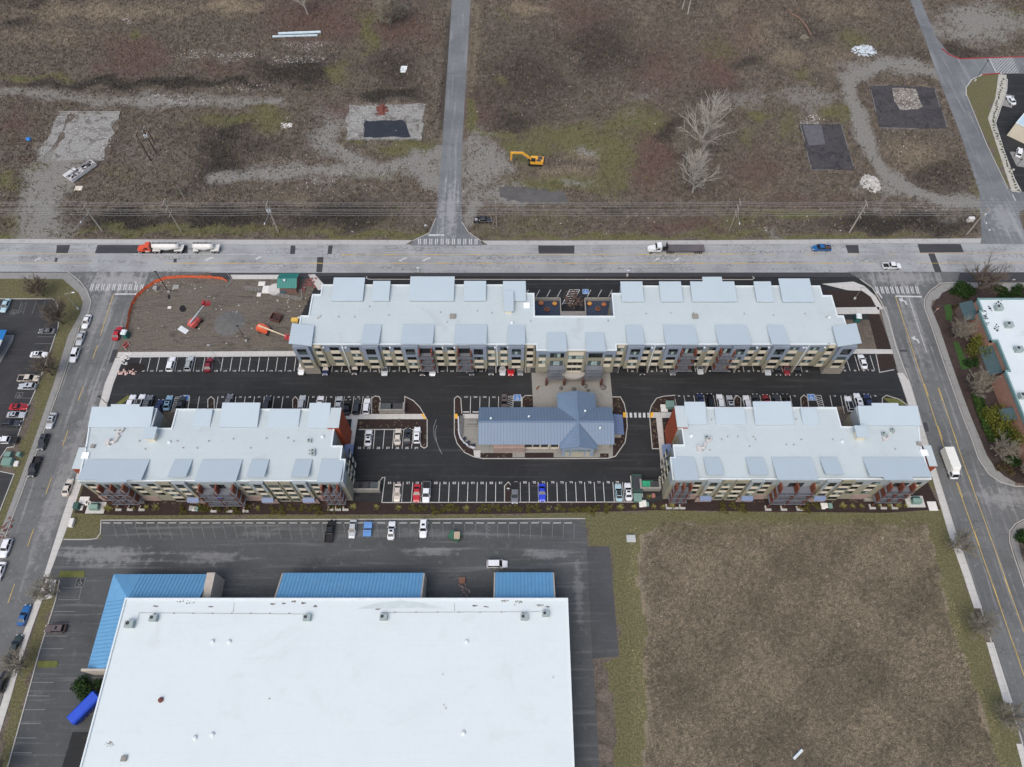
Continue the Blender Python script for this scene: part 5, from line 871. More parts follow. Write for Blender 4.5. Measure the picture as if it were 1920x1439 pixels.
# ---------------------------------------------------------------- brick building on the right
BZ = 6.4; q = [at(1832, 562, BZ), at(1921, 780, BZ)]; bx = (q[0].x + q[1].x) / 2; by = q[0].y; x1_ = at(1841, 585, BZ).x; x2_ = at(1868, 638, BZ).x
y1_, y2_, y3_ = at(1841, 584, BZ).y, at(1860, 640, BZ).y, at(1886, 697, BZ).y
x0_ = at(1832, 562, BZ).x; xb = at(1859, 642, BZ).x; xc = at(1884, 697, BZ).x
bp = [(x0_, by), (x0_ + 60, by), (x0_ + 60, y3_ - 55), (xc, y3_ - 55), (xc, y3_), (x2_, y3_), (x2_, y2_), (xb, y2_), (xb, y1_), (x0_, y1_)]
BB = building('brick_building', 'salmon brick building with white roof and teal trim at the right edge', 'brick building', bp, [('wall', 0, BZ - .01, M('salmon_brick', lin(166, 128, 110), .9, .14, 1.0))], BZ, M('white_roof', lin(206, 216, 218), .6, .03, .2, stain=lin(110, 108, 104), stain_amt=.25, fine=2), False)
b = MB()
for (p, r) in zip(bp, bp[1:] + bp[:1]):
    if p[0] > x0_ + 59 or r[0] > x0_ + 59 and p[1] < by - 1: continue
    b.box(min(p[0], r[0]) - .22, min(p[1], r[1]) - .22, BZ - .5 + MB.j % 5 * .004, max(p[0], r[0]) + .22, max(p[1], r[1]) + .22, BZ + .45 + MB.j % 5 * .004); MB.j += 1
b.build('parapet', M('teal_trim', lin(110, 142, 142), .6, .08), BB, world=True)
TEAL = M('teal_seam_awning', lin(66, 88, 92), .5, .1)
for ya, yb_, xw, zt_ in ((at(1820, 566, 4).y, at(1822, 598, 4).y, x0_, 4.6), (at(1855, 648, 4).y, at(1872, 700, 4).y, x2_, 4.4), (at(1895, 765, 4).y, at(1905, 787, 4).y, xc, 4.4)):
    b = MB(); seam_plane(b, (xw - 3.0, ya, zt_ - 1.6), (xw - 3.0, yb_, zt_ - 1.6), (xw - .02, yb_, zt_), (xw - .02, ya, zt_), .45); b.build('awning', two(TEAL), BB, world=True)
    MB().box(xw - 2.9, yb_ + .3, 0, xw - 2.6, ya - .3, zt_ - 1.75).build('storefront', M('brown_front', lin(112, 96, 88), .8, .15), BB, world=True)
for x, y in ((1870, 580), (1889, 612), (1907, 658), (1915, 745)): roof_item(BB, x, y, BZ + .14, 'ac', 1.2)
b = MB()
for k in range(60):
    cx, cy = random.choice(((1858, 579), (1846, 588), (1850, 606), (1867, 613), (1873, 568), (1848, 596))); p = at(cx + random.gauss(0, 3), cy + random.gauss(0, 3), BZ + .15); s = random.uniform(.08, .35)
    b.sheet([(p.x + s * random.uniform(.4, 1.4) * math.cos(i * 1.05), p.y + s * random.uniform(.4, 1.4) * math.sin(i * 1.05)) for i in range(6)], BZ + .15 + .0015 * (k % 9))
b.build('roof_puddle', M('roof_scum', lin(40, 40, 42), .5, .2, 2), BB, world=True)
# coffee shop at the top right and shop at the far left
p0, p1 = at(1904, 232, 5), at(1924, 208, 5); d = Vector((p1.x - p0.x, p1.y - p0.y)).normalized(); n_ = Vector((d.y, -d.x)) 
def Q(u, v): r = Vector((p0.x, p0.y)) + d * u + n_ * v; return (r.x, r.y)
cs = [Q(0, 0), Q(14, 0), Q(14, 18), Q(0, 18)]
CS = building('coffee_shop', 'small pale blue roofed drive through shop with orange roof panels at the top right', 'shop', cs, [('wall', 0, 4.9, CREAM)], 5.0, M('pale_blue_roof', lin(176, 200, 212), .5, .05), True)
for u, v in ((.6, 4.5), (.6, 9.0)): MB().prism([Q(u, v), Q(u + 3.4, v), Q(u + 3.4, v + 3.4), Q(u, v + 3.4)], 5.15, 5.5).build('roof_panel', M('orange_panel', lin(196, 132, 62), .6, .08), CS, world=True)
p = at(2, 634, 3.6); sx = p.x; SH = thing('shop', 'sliver of a shop with bright blue canopy at the left edge', 'shop', (sx - 8, p.y - 10, 0))
MB().box(sx - 30, p.y - 26, 0, sx - 2.5, p.y + 2, 4.4).build('wall', M('shop_wall', lin(150, 150, 148), .85, .1), SH, world=True)
b = MB(); b.hexa([(sx - 29, p.y - 6, 3.2), (sx + .3, p.y - 6, 3.2), (sx + .3, p.y + 3, 3.2), (sx - 29, p.y + 3, 3.2)], [(sx - 28, p.y - 5, 4.6), (sx - 1.2, p.y - 5, 4.6), (sx - 1.2, p.y + 2, 4.6), (sx - 28, p.y + 2, 4.6)]); b.build('canopy', M('bright_blue_canopy', lin(52, 140, 210), .5, .06), SH, world=True)
MB().hexa([(sx + .32, p.y - 5.5, 3.25), (sx + .36, p.y - 5.5, 3.25), (sx + .36, p.y - .5, 3.25), (sx + .32, p.y - .5, 3.25)], [(sx - .9, p.y - 4.8, 4.4), (sx - .86, p.y - 4.8, 4.4), (sx - .86, p.y - .6, 4.4), (sx - .9, p.y - .6, 4.4)]).build('sign_panel', CAP, SH, world=True)
slab('shop_forecourt', [[(-60, 629), (27, 629), (24, 640), (-4, 690), (-60, 800)]], K_OLD, .15)
# green roofed pump shed
e = 3.2; g0, g1, g2, g3 = at(525, 513, e), at(559, 514, e), at(557, 541, e), at(520, 541, e); gx0_, gx1_ = (g0.x + g3.x) / 2, (g1.x + g2.x) / 2; gyt, gyb = g0.y, g2.y; gm_ = (gyt + gyb) / 2
SHD = thing('pump_shed', 'small brick shed with green metal gable roof at the edge of the dirt yard', 'shed', ((gx0_ + gx1_) / 2, gm_, 0))
GRN = M('green_metal_roof', lin(38, 122, 114), .45, .08, .5, stain=lin(90, 130, 124), stain_amt=.3); b = MB(); seam_plane(b, (gx0_, gyb, e), (gx1_, gyb, e), (gx1_, gm_, 4.3), (gx0_, gm_, 4.3), .4); seam_plane(b, (gx1_, gyt, e), (gx0_, gyt, e), (gx0_, gm_, 4.3), (gx1_, gm_, 4.3), .4); b.build('roof', two(GRN), SHD, world=True)
MB().box(gx0_ + .5, gyb + .5, 0, gx1_ - .5, gyt - .5, e - .02).build('wall', M('shed_brick', lin(130, 100, 90), .9, .15, 1.5), SHD, world=True)
p = at(533.5, 526, 4.4); MB().lathe((p.x, p.y, 4.1), [(.3, 0), (.3, .5), (.38, .55), (.1, .8)], 10).build('roof_vent', CAP, SHD, world=True); p = at(532, 551); MB().box(p.x - .9, p.y - .1, .05, p.x + .9, p.y + 1.1, 1.5).build('cabinet', M('blue_grey_cabinet', lin(84, 104, 116), .6, .1), SHD, world=True)
# dumpster enclosures
BINM = M('dumpster_steel', lin(66, 76, 78), .6, .15, 1.0); BING = M('dumpster_green', lin(34, 148, 108), .6, .1, 1.0); BIND = M('dumpster_dark', lin(52, 54, 58), .6, .12, 1.0)
def dumpster(p, w_, d_, h, m, label, group=None, rz=0, lid=None, z=0.03):
    t = thing('dumpster', label, 'dumpster', (p.x, p.y, z), rz, group); b = MB()
    b.hexa([(-w_ / 2 + .1, -d_ / 2 + .15, .12), (w_ / 2 - .1, -d_ / 2 + .15, .12), (w_ / 2 - .1, d_ / 2 - .1, .12), (-w_ / 2 + .1, d_ / 2 - .1, .12)], [(-w_ / 2, -d_ / 2, h), (w_ / 2, -d_ / 2, h), (w_ / 2, d_ / 2, h + .25), (-w_ / 2, d_ / 2, h + .25)])
    for s in (-1, 1): b.box(s * w_ / 2 - .08, -.2, h * .55, s * w_ / 2 + .08, .2, h * .7)
    b.build('body', m, t)
    for s in (-1, 1): MB().hexa([(s * w_ / 4 - w_ / 4 + .04, -d_ / 2 - .04, h + .01), (s * w_ / 4 + w_ / 4 - .04, -d_ / 2 - .04, h + .01), (s * w_ / 4 + w_ / 4 - .04, d_ / 2, h + .27), (s * w_ / 4 - w_ / 4 + .04, d_ / 2, h + .27)], [(s * w_ / 4 - w_ / 4 + .04, -d_ / 2 - .04, h + .07), (s * w_ / 4 + w_ / 4 - .04, -d_ / 2 - .04, h + .07), (s * w_ / 4 + w_ / 4 - .04, d_ / 2, h + .33), (s * w_ / 4 - w_ / 4 + .04, d_ / 2, h + .33)]).build('lid', lid or m, t)
    for x in (-w_ / 2 + .2, w_ / 2 - .2):
        for y in (-d_ / 2 + .3, d_ / 2 - .3): MB().tube((x - .05, y, .1), (x + .05, y, .1), .1, n=8).build('caster', RAIL, t)
    return t
def enclosure(x0, x1, yn_, ys_, label, open_n=True):
    A, B = at(x0, ys_, 1.9), at(x1, ys_, 1.9); N_ = at(x0, yn_, 1.9); b = MB(); w_ = .35
    b.box(A.x, A.y, 0, B.x, A.y + w_, 1.9).box(A.x, A.y + w_ + .001, 0, A.x + w_, N_.y, 1.9).box(B.x - w_, A.y + w_ + .001, 0, B.x, N_.y, 1.9)
    b.box(A.x - .06, A.y - .06, 1.9, B.x + .06, A.y + w_ + .06, 2.0).box(A.x - .06, A.y + w_ + .07, 1.9, A.x + w_ + .06, N_.y + .06, 2.0).box(B.x - w_ - .06, A.y + w_ + .07, 1.9, B.x + .06, N_.y + .06, 2.0)
    t = thing('dumpster_enclosure', label, 'enclosure', ((A.x + B.x) / 2, A.y, 0), group='dumpster enclosures'); b.build('wall', BLKTOP, t, world=True)
    g = MB(); g.box(A.x + w_, N_.y - .1, .2, B.x - w_, N_.y - .02, 1.7).box((A.x + B.x) / 2 - .06, N_.y - .16, .02, (A.x + B.x) / 2 + .06, N_.y - .101, 1.8); g.build('gate', M('enclosure_gate', lin(58, 56, 58), .7, .15), t, world=True)
    return A, B, N_
enclosure(658.5, 711, 902.5, 919, 'grey block dumpster enclosure beside the east end of the lower left block'); enclosure(710, 757.5, 755, 770, 'grey block dumpster enclosure above the footway by the mulch triangle'); enclosure(1201, 1239.5, 899, 916.5, 'grey block dumpster enclosure beside the west end of the lower right block')
for x, y, m, l, w_ in ((669, 912, BIND, 'dark dumpster at the left side of the lower left enclosure', 3), (683.5, 912, BIND, 'dark dumpster in the middle of the lower left enclosure', 3), (702, 912, BINM, 'grey green dumpster at the right side of the lower left enclosure', 3), (721.5, 763, BINM, 'grey green dumpster in the left half of the upper enclosure', 3.2), (747, 763, BIND, 'dark grey dumpster in the right half of the upper enclosure', 3), (1214, 909.5, BING, 'bright green dumpster inside the lower right enclosure', 3.2), (1230, 910, BIND, 'dark dumpster beside the bright green one in the lower right enclosure', 3)): dumpster(at(x, y, 1.4), w_, 2.0, 1.3, m, l, 'apartment dumpsters')
p = at(852.5, 1006, 1.0); dumpster(p, 2.8, 2.0, 1.4, M('old_green_steel', lin(40, 92, 72), .7, .2, 1), 'dark green dumpster with a tan board on it standing askew in the warehouse lot', None, R(-22)); tag(MB().box(p.x - .1, p.y - .9, 1.75, p.x + 1.3, p.y + .9, 1.85).build('board', M('tan_board', lin(176, 158, 136), .8, .1)), 'tan board lying on top of the askew dark green dumpster', 'board')
p = at(1194.5, 906, 1.2); t = thing('transformer_box', 'dark green cabinet on a pale pad at the end of the numbered parking row', 'utility cabinet', (p.x, p.y, 0)); MB().box(-1.2, -2.6, .17, 1.2, 2.2, 1.7).build('body', M('cabinet_dark_green', lin(44, 70, 62), .7, .15), t); MB().box(-1.4, -3.4, 0, 1.4, 2.4, .165).build('pad', K_NEW, t); MB().box(-1.0, -2.0, 1.7, 1.0, 1.6, 1.78).build('lid', BIND, t)
# ================================================================ VEHICLES
PAINT = paintmat(); CGL = glassm('car_glass', lin(26, 30, 34), .06); TYRE = M('tyre_rubber', lin(26, 26, 27), .85, .1); RIM = M('alloy_rim', lin(160, 162, 165), .35, .05, metal=.5)
LENS = M('lamp_lens', lin(222, 226, 228), .15, .03); REDL = M('tail_lens', lin(130, 18, 20), .2, .05); TRIM = M('black_trim', lin(28, 28, 30), .6, .1)
def ring(x, w, z0, zm, z1): return [(x, -w * .9, z0), (x, -w, zm), (x, -w * .95, (zm + z1) / 2 + .04), (x, -w * .8, z1), (x, w * .8, z1), (x, w * .95, (zm + z1) / 2 + .04), (x, w, zm), (x, w * .9, z0)]
SPEC = {  # length, stations (x, half width, z0, zm, ztop), greenhouse base x0,x1, roof x0,x1, roof z, half widths
 'sedan': (4.75, [(-2.37, .72, .36, .55, .74), (-2.25, .86, .26, .6, .95), (-1.6, .91, .22, .62, 1.0), (0, .92, .2, .62, .97), (1.0, .91, .2, .6, .96), (1.9, .87, .22, .55, .84), (2.25, .77, .28, .5, .7), (2.38, .6, .36, .48, .58)], (-1.75, 1.0, -1.1, .2, 1.44, .84, .66)),
 'coupe': (4.75, [(-2.37, .74, .36, .55, .74), (-2.25, .88, .26, .6, .97), (-1.6, .94, .22, .62, .99), (0, .92, .2, .62, .95), (.8, .93, .2, .6, .97), (1.9, .9, .22, .55, .86), (2.25, .8, .28, .5, .72), (2.38, .62, .36, .48, .58)], (-1.75, .7, -.95, -.1, 1.34, .82, .62)),
 'suv': (4.75, [(-2.37, .78, .4, .6, .85), (-2.28, .9, .3, .66, 1.04), (-1.6, .94, .26, .7, 1.08), (0, .95, .26, .7, 1.07), (1.0, .94, .26, .68, 1.06), (1.9, .9, .28, .64, .98), (2.25, .82, .34, .6, .84), (2.38, .66, .42, .56, .68)], (-2.26, 1.0, -1.9, .3, 1.72, .88, .7)),
 'van': (5.0, [(-2.5, .8, .36, .6, .85), (-2.4, .94, .28, .66, 1.05), (-1.6, .97, .24, .7, 1.08), (0, .97, .24, .7, 1.07), (1.2, .96, .24, .68, 1.04), (2.0, .92, .26, .62, .9), (2.4, .82, .32, .55, .76), (2.5, .66, .4, .5, .62)], (-2.38, 1.45, -2.1, .55, 1.78, .9, .74)),
 'pickup': (5.7, [(-.85, .9, .4, .75, 1.08), (-.8, .97, .34, .75, 1.1), (.6, .97, .34, .75, 1.09), (1.5, .96, .34, .74, 1.1), (2.4, .92, .36, .7, 1.02), (2.7, .86, .42, .65, .9), (2.84, .7, .5, .6, .74)], (-.82, 1.5, -.62, .75, 1.82, .9, .74)),
}
_car = {}
def car_proto(kind, extra=''):
    L, st, (g0, g1, r0, r1, zr_, wb, wr) = SPEC[kind]; zb_ = min(s[4] for s in st if g0 - .3 <= s[0] <= g1 + .3) - .03; Ms = {}
    b = MB(); b.loft([ring(*s) for s in st])
    b.hexa([(r0, -wr, zr_ - .05), (r1, -wr, zr_ - .05), (r1, wr, zr_ - .05), (r0, wr, zr_ - .05)], [(r0 + .06, -wr + .08, zr_ + .01), (r1 - .06, -wr + .08, zr_ + .01), (r1 - .06, wr - .08, zr_ + .01), (r0 + .06, wr - .08, zr_ + .01)])
    for s in (-1, 1):
        b.tube((g1, s * wb, zb_), (r1, s * wr, zr_ - .04), .05, n=4); b.tube((g0, s * wb, zb_), (r0, s * wr, zr_ - .04), .07, n=4); b.tube(((g0 + g1) / 2 - .1, s * wb, zb_), ((r0 + r1) / 2, s * wr, zr_ - .04), .045, n=4)
    Ms['body'] = b.mesh('body', PAINT)
    q = lambda a, c, d, e: MB().quad(a, c, d, e)
    Ms['windscreen'] = q((g1, -wb + .03, zb_), (g1, wb - .03, zb_), (r1, wr - .03, zr_ - .04), (r1, -wr + .03, zr_ - .04)).mesh('windscreen', CGL)
    Ms['rear_window'] = q((g0, wb - .03, zb_), (g0, -wb + .03, zb_), (r0, -wr + .03, zr_ - .04), (r0, wr - .03, zr_ - .04)).mesh('rear_window', CGL)
    Ms['side_window'] = q((g0 + .02, -wb, zb_), (g1 - .02, -wb, zb_), (r1 - .01, -wr, zr_ - .045), (r0 + .01, -wr, zr_ - .045)).mesh('side_window', CGL)
    Ms['side_window#'] = q((g1 - .02, wb, zb_), (g0 + .02, wb, zb_), (r0 + .01, wr, zr_ - .045), (r1 - .01, wr, zr_ - .045)).mesh('side_window', CGL)
    wl = MB(); R_ = .34 if kind in ('sedan', 'coupe') else .39; wl.tube((0, -.11, 0), (0, .11, 0), R_, n=14); wl.k = 1; wl.tube((0, -.12, 0), (0, .12, 0), R_ * .62, n=10); wl = wl.mesh('wheel', [TYRE, RIM])
    root = bpy.data.objects.new('parked_car', None)
    C.collection.objects.link(root)
    for k, me in Ms.items(): link_mesh(k.strip('#'), me, root)
    ax = (-L * .29, L * .3) if kind != 'pickup' else (-1.75, 1.85); hw = max(s[1] for s in st)
    for x in ax:
        for s in (-1, 1): link_mesh('wheel', wl, root, (x, s * (hw - .11), R_))
    fx_ = st[-1][0]; zf_ = st[-2][4]
    hl = MB().box(-.1, -.16, -.06, .1, .16, .06).mesh('headlight', LENS); tl = MB().box(-.05, -.15, -.08, .05, .15, .08).mesh('tail_light', REDL)
    mi = MB().hexa([(-.06, -.1, -.06), (.06, -.1, -.06), (.04, .1, -.06), (-.06, .1, -.06)], [(-.05, -.1, .07), (.05, -.1, .07), (.03, .1, .07), (-.05, .1, .07)]).mesh('mirror', PAINT)
    rx_ = st[0][0] if kind != 'pickup' else -2.84
    for s in (-1, 1): link_mesh('headlight', hl, root, (st[-2][0] + .02, s * .56, zf_ - .06)); link_mesh('tail_light', tl, root, (rx_ + .06, s * .72, .82)); link_mesh('mirror', mi, root, (g1 - .25, s * (hw + .1), zb_ + .08))
    if kind == 'pickup':
        b = MB(); b.box(-2.82, -.96, .45, -.88, .96, .72)
        for s in (-1, 1): b.box(-2.82, s * .92 - .05, .721, -.88, s * .92 + .05, 1.16)
        b.box(-2.82, -.86, .722, -2.74, .86, 1.15); link_mesh('bed', b.mesh('bed', PAINT), root)
        link_mesh('bed_liner', MB().box(-2.72, -.855, .724, -.9, .855, .75).mesh('bed_liner', TRIM), root)
    if 'rack' in extra:
        b = MB()
        for s in (-1, 1): b.tube((r0 + .1, s * wr * .85, zr_ + .1), (r1 - .1, s * wr * .85, zr_ + .1), .035, n=5)
        for k in range(4): x = r0 + .25 + (r1 - r0 - .5) * k / 3; b.box(x - .04, -wr * .85, zr_ + .06, x + .04, wr * .85, zr_ + .1)
        link_mesh('roof_rack', b.mesh('roof_rack', TRIM), root)
    if 'sun' in extra: link_mesh('sunroof', MB().box((r0 + r1) / 2 - .1, -.4, zr_ + .011, (r0 + r1) / 2 + .45, .4, zr_ + .02).mesh('sunroof', CGL), root)
    if 'dark' in extra: link_mesh('roof_panel', MB().box(r0 + .1, -wr + .12, zr_ + .011, r1 - .08, wr - .12, zr_ + .025).mesh('roof_panel', TRIM), root)
    if 'stripe' in extra:
        b = MB()
        for s in (-1, 1): b.box(r0 + .1, s * .25 - .12, zr_ + .011, r1 - .08, s * .25 + .12, zr_ + .02); b.hexa([(g1 + .05, s * .25 - .12, .97), (2.0, s * .25 - .12, .84), (2.0, s * .25 + .12, .84), (g1 + .05, s * .25 + .12, .97)], [(g1 + .05, s * .25 - .12, .995), (2.0, s * .25 - .12, .87), (2.0, s * .25 + .12, .87), (g1 + .05, s * .25 + .12, .995)])
        link_mesh('stripe', b.mesh('stripe', TRIM), root)
    return root
COL = dict(white=(226, 229, 231), silver=(176, 182, 186), grey=(104, 108, 112), dark=(52, 55, 60), black=(24, 25, 28), red=(176, 30, 40), maroon=(122, 34, 42), blue=(34, 62, 190), navy=(36, 48, 84), teal=(168, 196, 204), beige=(196, 188, 176), ltblue=(132, 168, 190), sea=(28, 92, 150), green=(44, 56, 56), brown=(92, 80, 78), cream=(206, 200, 188))
_used = {}
def car(x, y, head, kind, col, label, extra='', col2=None, z=.03, hz=.75):
    key = (kind, extra)
    if key not in _car: _car[key] = car_proto(kind, extra); r = _car[key]; first = True
    else: r = copy_tree(_car[key])
    p = at(x, y, hz); r.location = (p.x, p.y, z); r.rotation_euler = (0, 0, R(head))
    tag(r, label, {'sedan': 'car', 'coupe': 'car', 'suv': 'suv', 'van': 'minivan', 'pickup': 'pickup truck'}[kind], None)
    r.name = {'sedan': 'sedan', 'coupe': 'coupe', 'suv': 'suv', 'van': 'minivan', 'pickup': 'pickup_truck'}[kind]
    for ch in r.children:
        if ch.name.split('.')[0] in ('body', 'mirror'): ch.color = lin(*COL[col])
        if ch.name.split('.')[0] == 'bed': ch.color = lin(*COL[col2 or col])
    return r
LS, RS = 269, 272
for a in [
 (10, 573, 268, 'sedan', 'teal', 'pale blue sedan in the top left corner stall of the shop car park'), (88, 621, 180, 'sedan', 'grey', 'dark grey sedan parked across the shop car park beneath bare trees'), (73, 665, 0, 'sedan', 'white', 'white sedan alone in the shop car park nose to the grass verge', 'sun'), (54, 710, 0, 'pickup', 'beige', 'beige pickup with an empty bed nose to the grass verge'), (51, 725, 180, 'suv', 'silver', 'silver car just below the beige pickup at the grass verge', 'sun'), (35, 763, 0, 'coupe', 'red', 'red coupe with black stripes nose to the left grass verge', 'stripe'), (30, 778, 0, 'sedan', 'silver', 'silver car directly below the striped red coupe', 'sun'), (22, 794, 0, 'suv', 'dark', 'dark grey wagon with roof rack below the silver car at the left verge', 'rack'), (13, 826, 180, 'pickup', 'white', 'white pickup with dark bed at the bottom of the shop car park', '', 'dark'),
 (162, 603, LS, 'sedan', 'white', 'white sedan parked first at the kerb below the left crossing'), (151, 634, LS, 'sedan', 'silver', 'pale silver sedan at the kerb between two white cars'), (140, 666, LS, 'suv', 'white', 'boxy white suv third in the kerbside line on the left street'), (96, 789, LS, 'sedan', 'silver', 'silver car at the kerb across from the lower left apartment block', 'sun'), (81, 829, LS, 'suv', 'dark', 'dark grey suv at the kerb above the black pickup', 'sun'), (65, 876, LS, 'pickup', 'black', 'black pickup at the kerb of the left street'), (11, 1028, LS, 'suv', 'white', 'white suv at the kerb near the left edge of the view'), (-1, 1072, LS, 'sedan', 'white', 'white car cut by the left edge below the white suv'),
 (220, 625, 88, 'sedan', 'red', 'red sedan parked beside the orange safety fence'), (127, 914, 89, 'sedan', 'cream', 'off white sedan on the left street beside the lower left block'), (45, 1154, 88, 'coupe', 'sea', 'bright blue car on the left street beside the grass verge'), (29, 1211, 88, 'sedan', 'green', 'dark car half under a bare tree on the left street'), (6, 1278, 88, 'suv', 'black', 'black vehicle cut by the lower left edge', 'rack'), (104, 1179, 180, 'suv', 'brown', 'grey brown wagon backed into the warehouse side car park', 'sun'),
 (321, 683, 91, 'suv', 'white', 'white suv in the open row beside the dirt yard'), (355, 682, 91, 'suv', 'silver', 'silver suv with black roof rails in the open row beside the dirt yard', 'rack'), (391, 684, 91, 'sedan', 'maroon', 'dark red sedan in the open row beside the dirt yard'),
 (566, 689, 270, 'sedan', 'white', 'white car against the stone left end of the long block'), (611, 690, 270, 'sedan', 'navy', 'dark navy car parked first beneath the long block'), (666, 689, 270, 'sedan', 'black', 'black car in shade beneath the long block at the second pillar'), (722, 690, 270, 'van', 'silver', 'silver van poking out beneath the long block'), (793, 691, 270, 'sedan', 'black', 'black car beneath the first balcony stack of the long block'), (811.5, 691, 270, 'suv', 'white', 'white suv beneath the first balcony stack of the long block'), (885, 690, 270, 'sedan', 'dark', 'dark car beneath the second balcony stack of the long block'), (921, 690, 270, 'suv', 'dark', 'dark suv in shade beneath the long block left of the silver car'), (942.5, 690, 270, 'sedan', 'silver', 'silver car beneath the long block beside the red one'), (958, 691, 270, 'suv', 'red', 'bright red car beneath the long block left of the lobby'), (975.5, 690, 270, 'sedan', 'grey', 'grey car beneath the long block right of the red car'),
 (1203, 690, 270, 'suv', 'black', 'black suv beneath the long block right of the lobby'), (1260, 690, 270, 'suv', 'grey', 'grey suv beneath the first balcony stack right of the lobby'), (1312, 688, 270, 'sedan', 'silver', 'pale car set deep beneath the right part of the long block'), (1438, 690, 270, 'suv', 'silver', 'silver suv beneath the right end of the long block'), (1457, 690, 270, 'sedan', 'black', 'black car beneath the long block left of the maroon one'), (1474, 690, 270, 'sedan', 'maroon', 'maroon car beneath the right end of the long block'), (1494, 690, 270, 'sedan', 'black', 'black car beneath the long block right of the maroon one'), (1617, 678, 92, 'sedan', 'white', 'white sedan in the open corner stall at the right end of the long block'),
 (246, 755, 90, 'suv', 'white', 'white car leftmost behind the lower left block'), (264, 754, 90, 'suv', 'white', 'white car with a dark roof behind the lower left block', 'dark'), (278, 756, 90, 'suv', 'grey', 'grey suv behind the lower left block between a white car and a navy one', 'rack'), (298, 764, 90, 'suv', 'navy', 'dark blue car beside the grey wall of the lower left block'), (315, 756, 90, 'sedan', 'ltblue', 'steel blue car beside the hatched bay behind the lower left block', 'sun'), (339, 757, 90, 'sedan', 'dark', 'dark car in the accessible stall behind the lower left block'), (429, 754, 90, 'suv', 'grey', 'grey car whose bonnet shows above the roof of the lower left block'), (501, 757, 90, 'suv', 'dark', 'dark suv behind the middle of the lower left block'), (566, 756, 90, 'suv', 'silver', 'pale silver suv by the rounded planting island'), (600, 757, 90, 'sedan', 'white', 'white car mostly hidden behind a raised roof of the lower left block'), (635, 758, 90, 'sedan', 'silver', 'silver sedan at the top right corner of the lower left block'), (651, 764, 90, 'sedan', 'black', 'black sedan beside the rust clad end of the lower left block'), (669, 763, 90, 'suv', 'dark', 'dark suv between the black sedan and the white suv'), (687.5, 762, 90, 'suv', 'white', 'white suv at the right end of its row before the planting island'),
 (691, 821, 91, 'sedan', 'white', 'white sedan with sunroof in the short middle row', 'sun'), (746, 819, 91, 'sedan', 'cream', 'creamy white sedan in the short middle row'), (764, 818, 91, 'sedan', 'dark', 'dark grey sedan in the short middle row', 'sun'), (782, 816, 91, 'suv', 'white', 'white suv at the right end of the short middle row', 'sun'),
 (745, 924, 270, 'sedan', 'beige', 'beige sedan in the numbered row by the left enclosure'), (781.5, 925, 270, 'coupe', 'red', 'crimson coupe in the numbered row'), (799.5, 923, 270, 'pickup', 'white', 'white pickup with grey bed beside the crimson coupe', '', 'grey'), (965, 925, 270, 'pickup', 'grey', 'grey pickup with covered bed beside the planting island of the numbered row', '', 'dark'), (1016.5, 924, 270, 'coupe', 'blue', 'vivid blue car in the numbered row'), (1160, 924, 90, 'sedan', 'teal', 'pale blue sedan near the right end of the numbered row', 'dark'), (1178, 922, 90, 'sedan', 'white', 'white sedan at the right end of the numbered row', 'sun'), (945.5, 754, 270, 'suv', 'brown', 'brown grey suv by the hatched bay above the clubhouse', 'sun'),
 (1314, 752, 90, 'sedan', 'navy', 'navy car mostly hidden behind the lower right block'), (1332, 753, 90, 'suv', 'black', 'black suv left of the white suv behind the lower right block'), (1350.5, 754, 90, 'suv', 'white', 'white suv behind the left part of the lower right block'), (1369.5, 756, 90, 'sedan', 'silver', 'silver car between the white suv and the planting island', 'sun'), (1400.5, 756, 90, 'suv', 'white', 'white car just right of the planting island behind the lower right block'), (1418, 753, 90, 'sedan', 'dark', 'dark car right of the white one behind the lower right block'), (1437, 754, 90, 'sedan', 'maroon', 'maroon car mostly hidden behind the lower right block'), (1456, 753, 90, 'suv', 'dark', 'dark suv near the accessible stall behind the lower right block'), (1475, 753, 90, 'sedan', 'black', 'black car nearest the island beside the accessible stall'), (1592, 758, 90, 'suv', 'white', 'white suv beside the notch of the lower right block', 'dark'), (1609, 752, 90, 'suv', 'white', 'white suv with plain roof beside the notch of the lower right block', 'sun'), (1628, 753, 90, 'sedan', 'navy', 'dark navy car rightmost behind the lower right block'),
 (619, 996, 88, 'pickup', 'black', 'black pickup in the warehouse lot'), (661, 992, 270, 'sedan', 'silver', 'silver sedan in the warehouse lot beside the blue carts'), (734, 995, 90, 'sedan', 'white', 'white sedan with sunroof in the warehouse lot', 'sun'), (794, 991, 270, 'suv', 'white', 'white suv in the warehouse lot left of the green dumpster', 'sun'), (932, 1058, 0, 'van', 'white', 'white minivan above the smallest blue canopy'),
 (1672, 499, 0, 'pickup', 'white', 'white pickup with dark bed driving on the highway', '', 'white'), (1896, 188, 96, 'sedan', 'white', 'white car on the pad of the drive through lane'), (1911, 286, 60, 'suv', 'white', 'white suv cut by the right edge beside the coffee shop')]:
    car(*a)
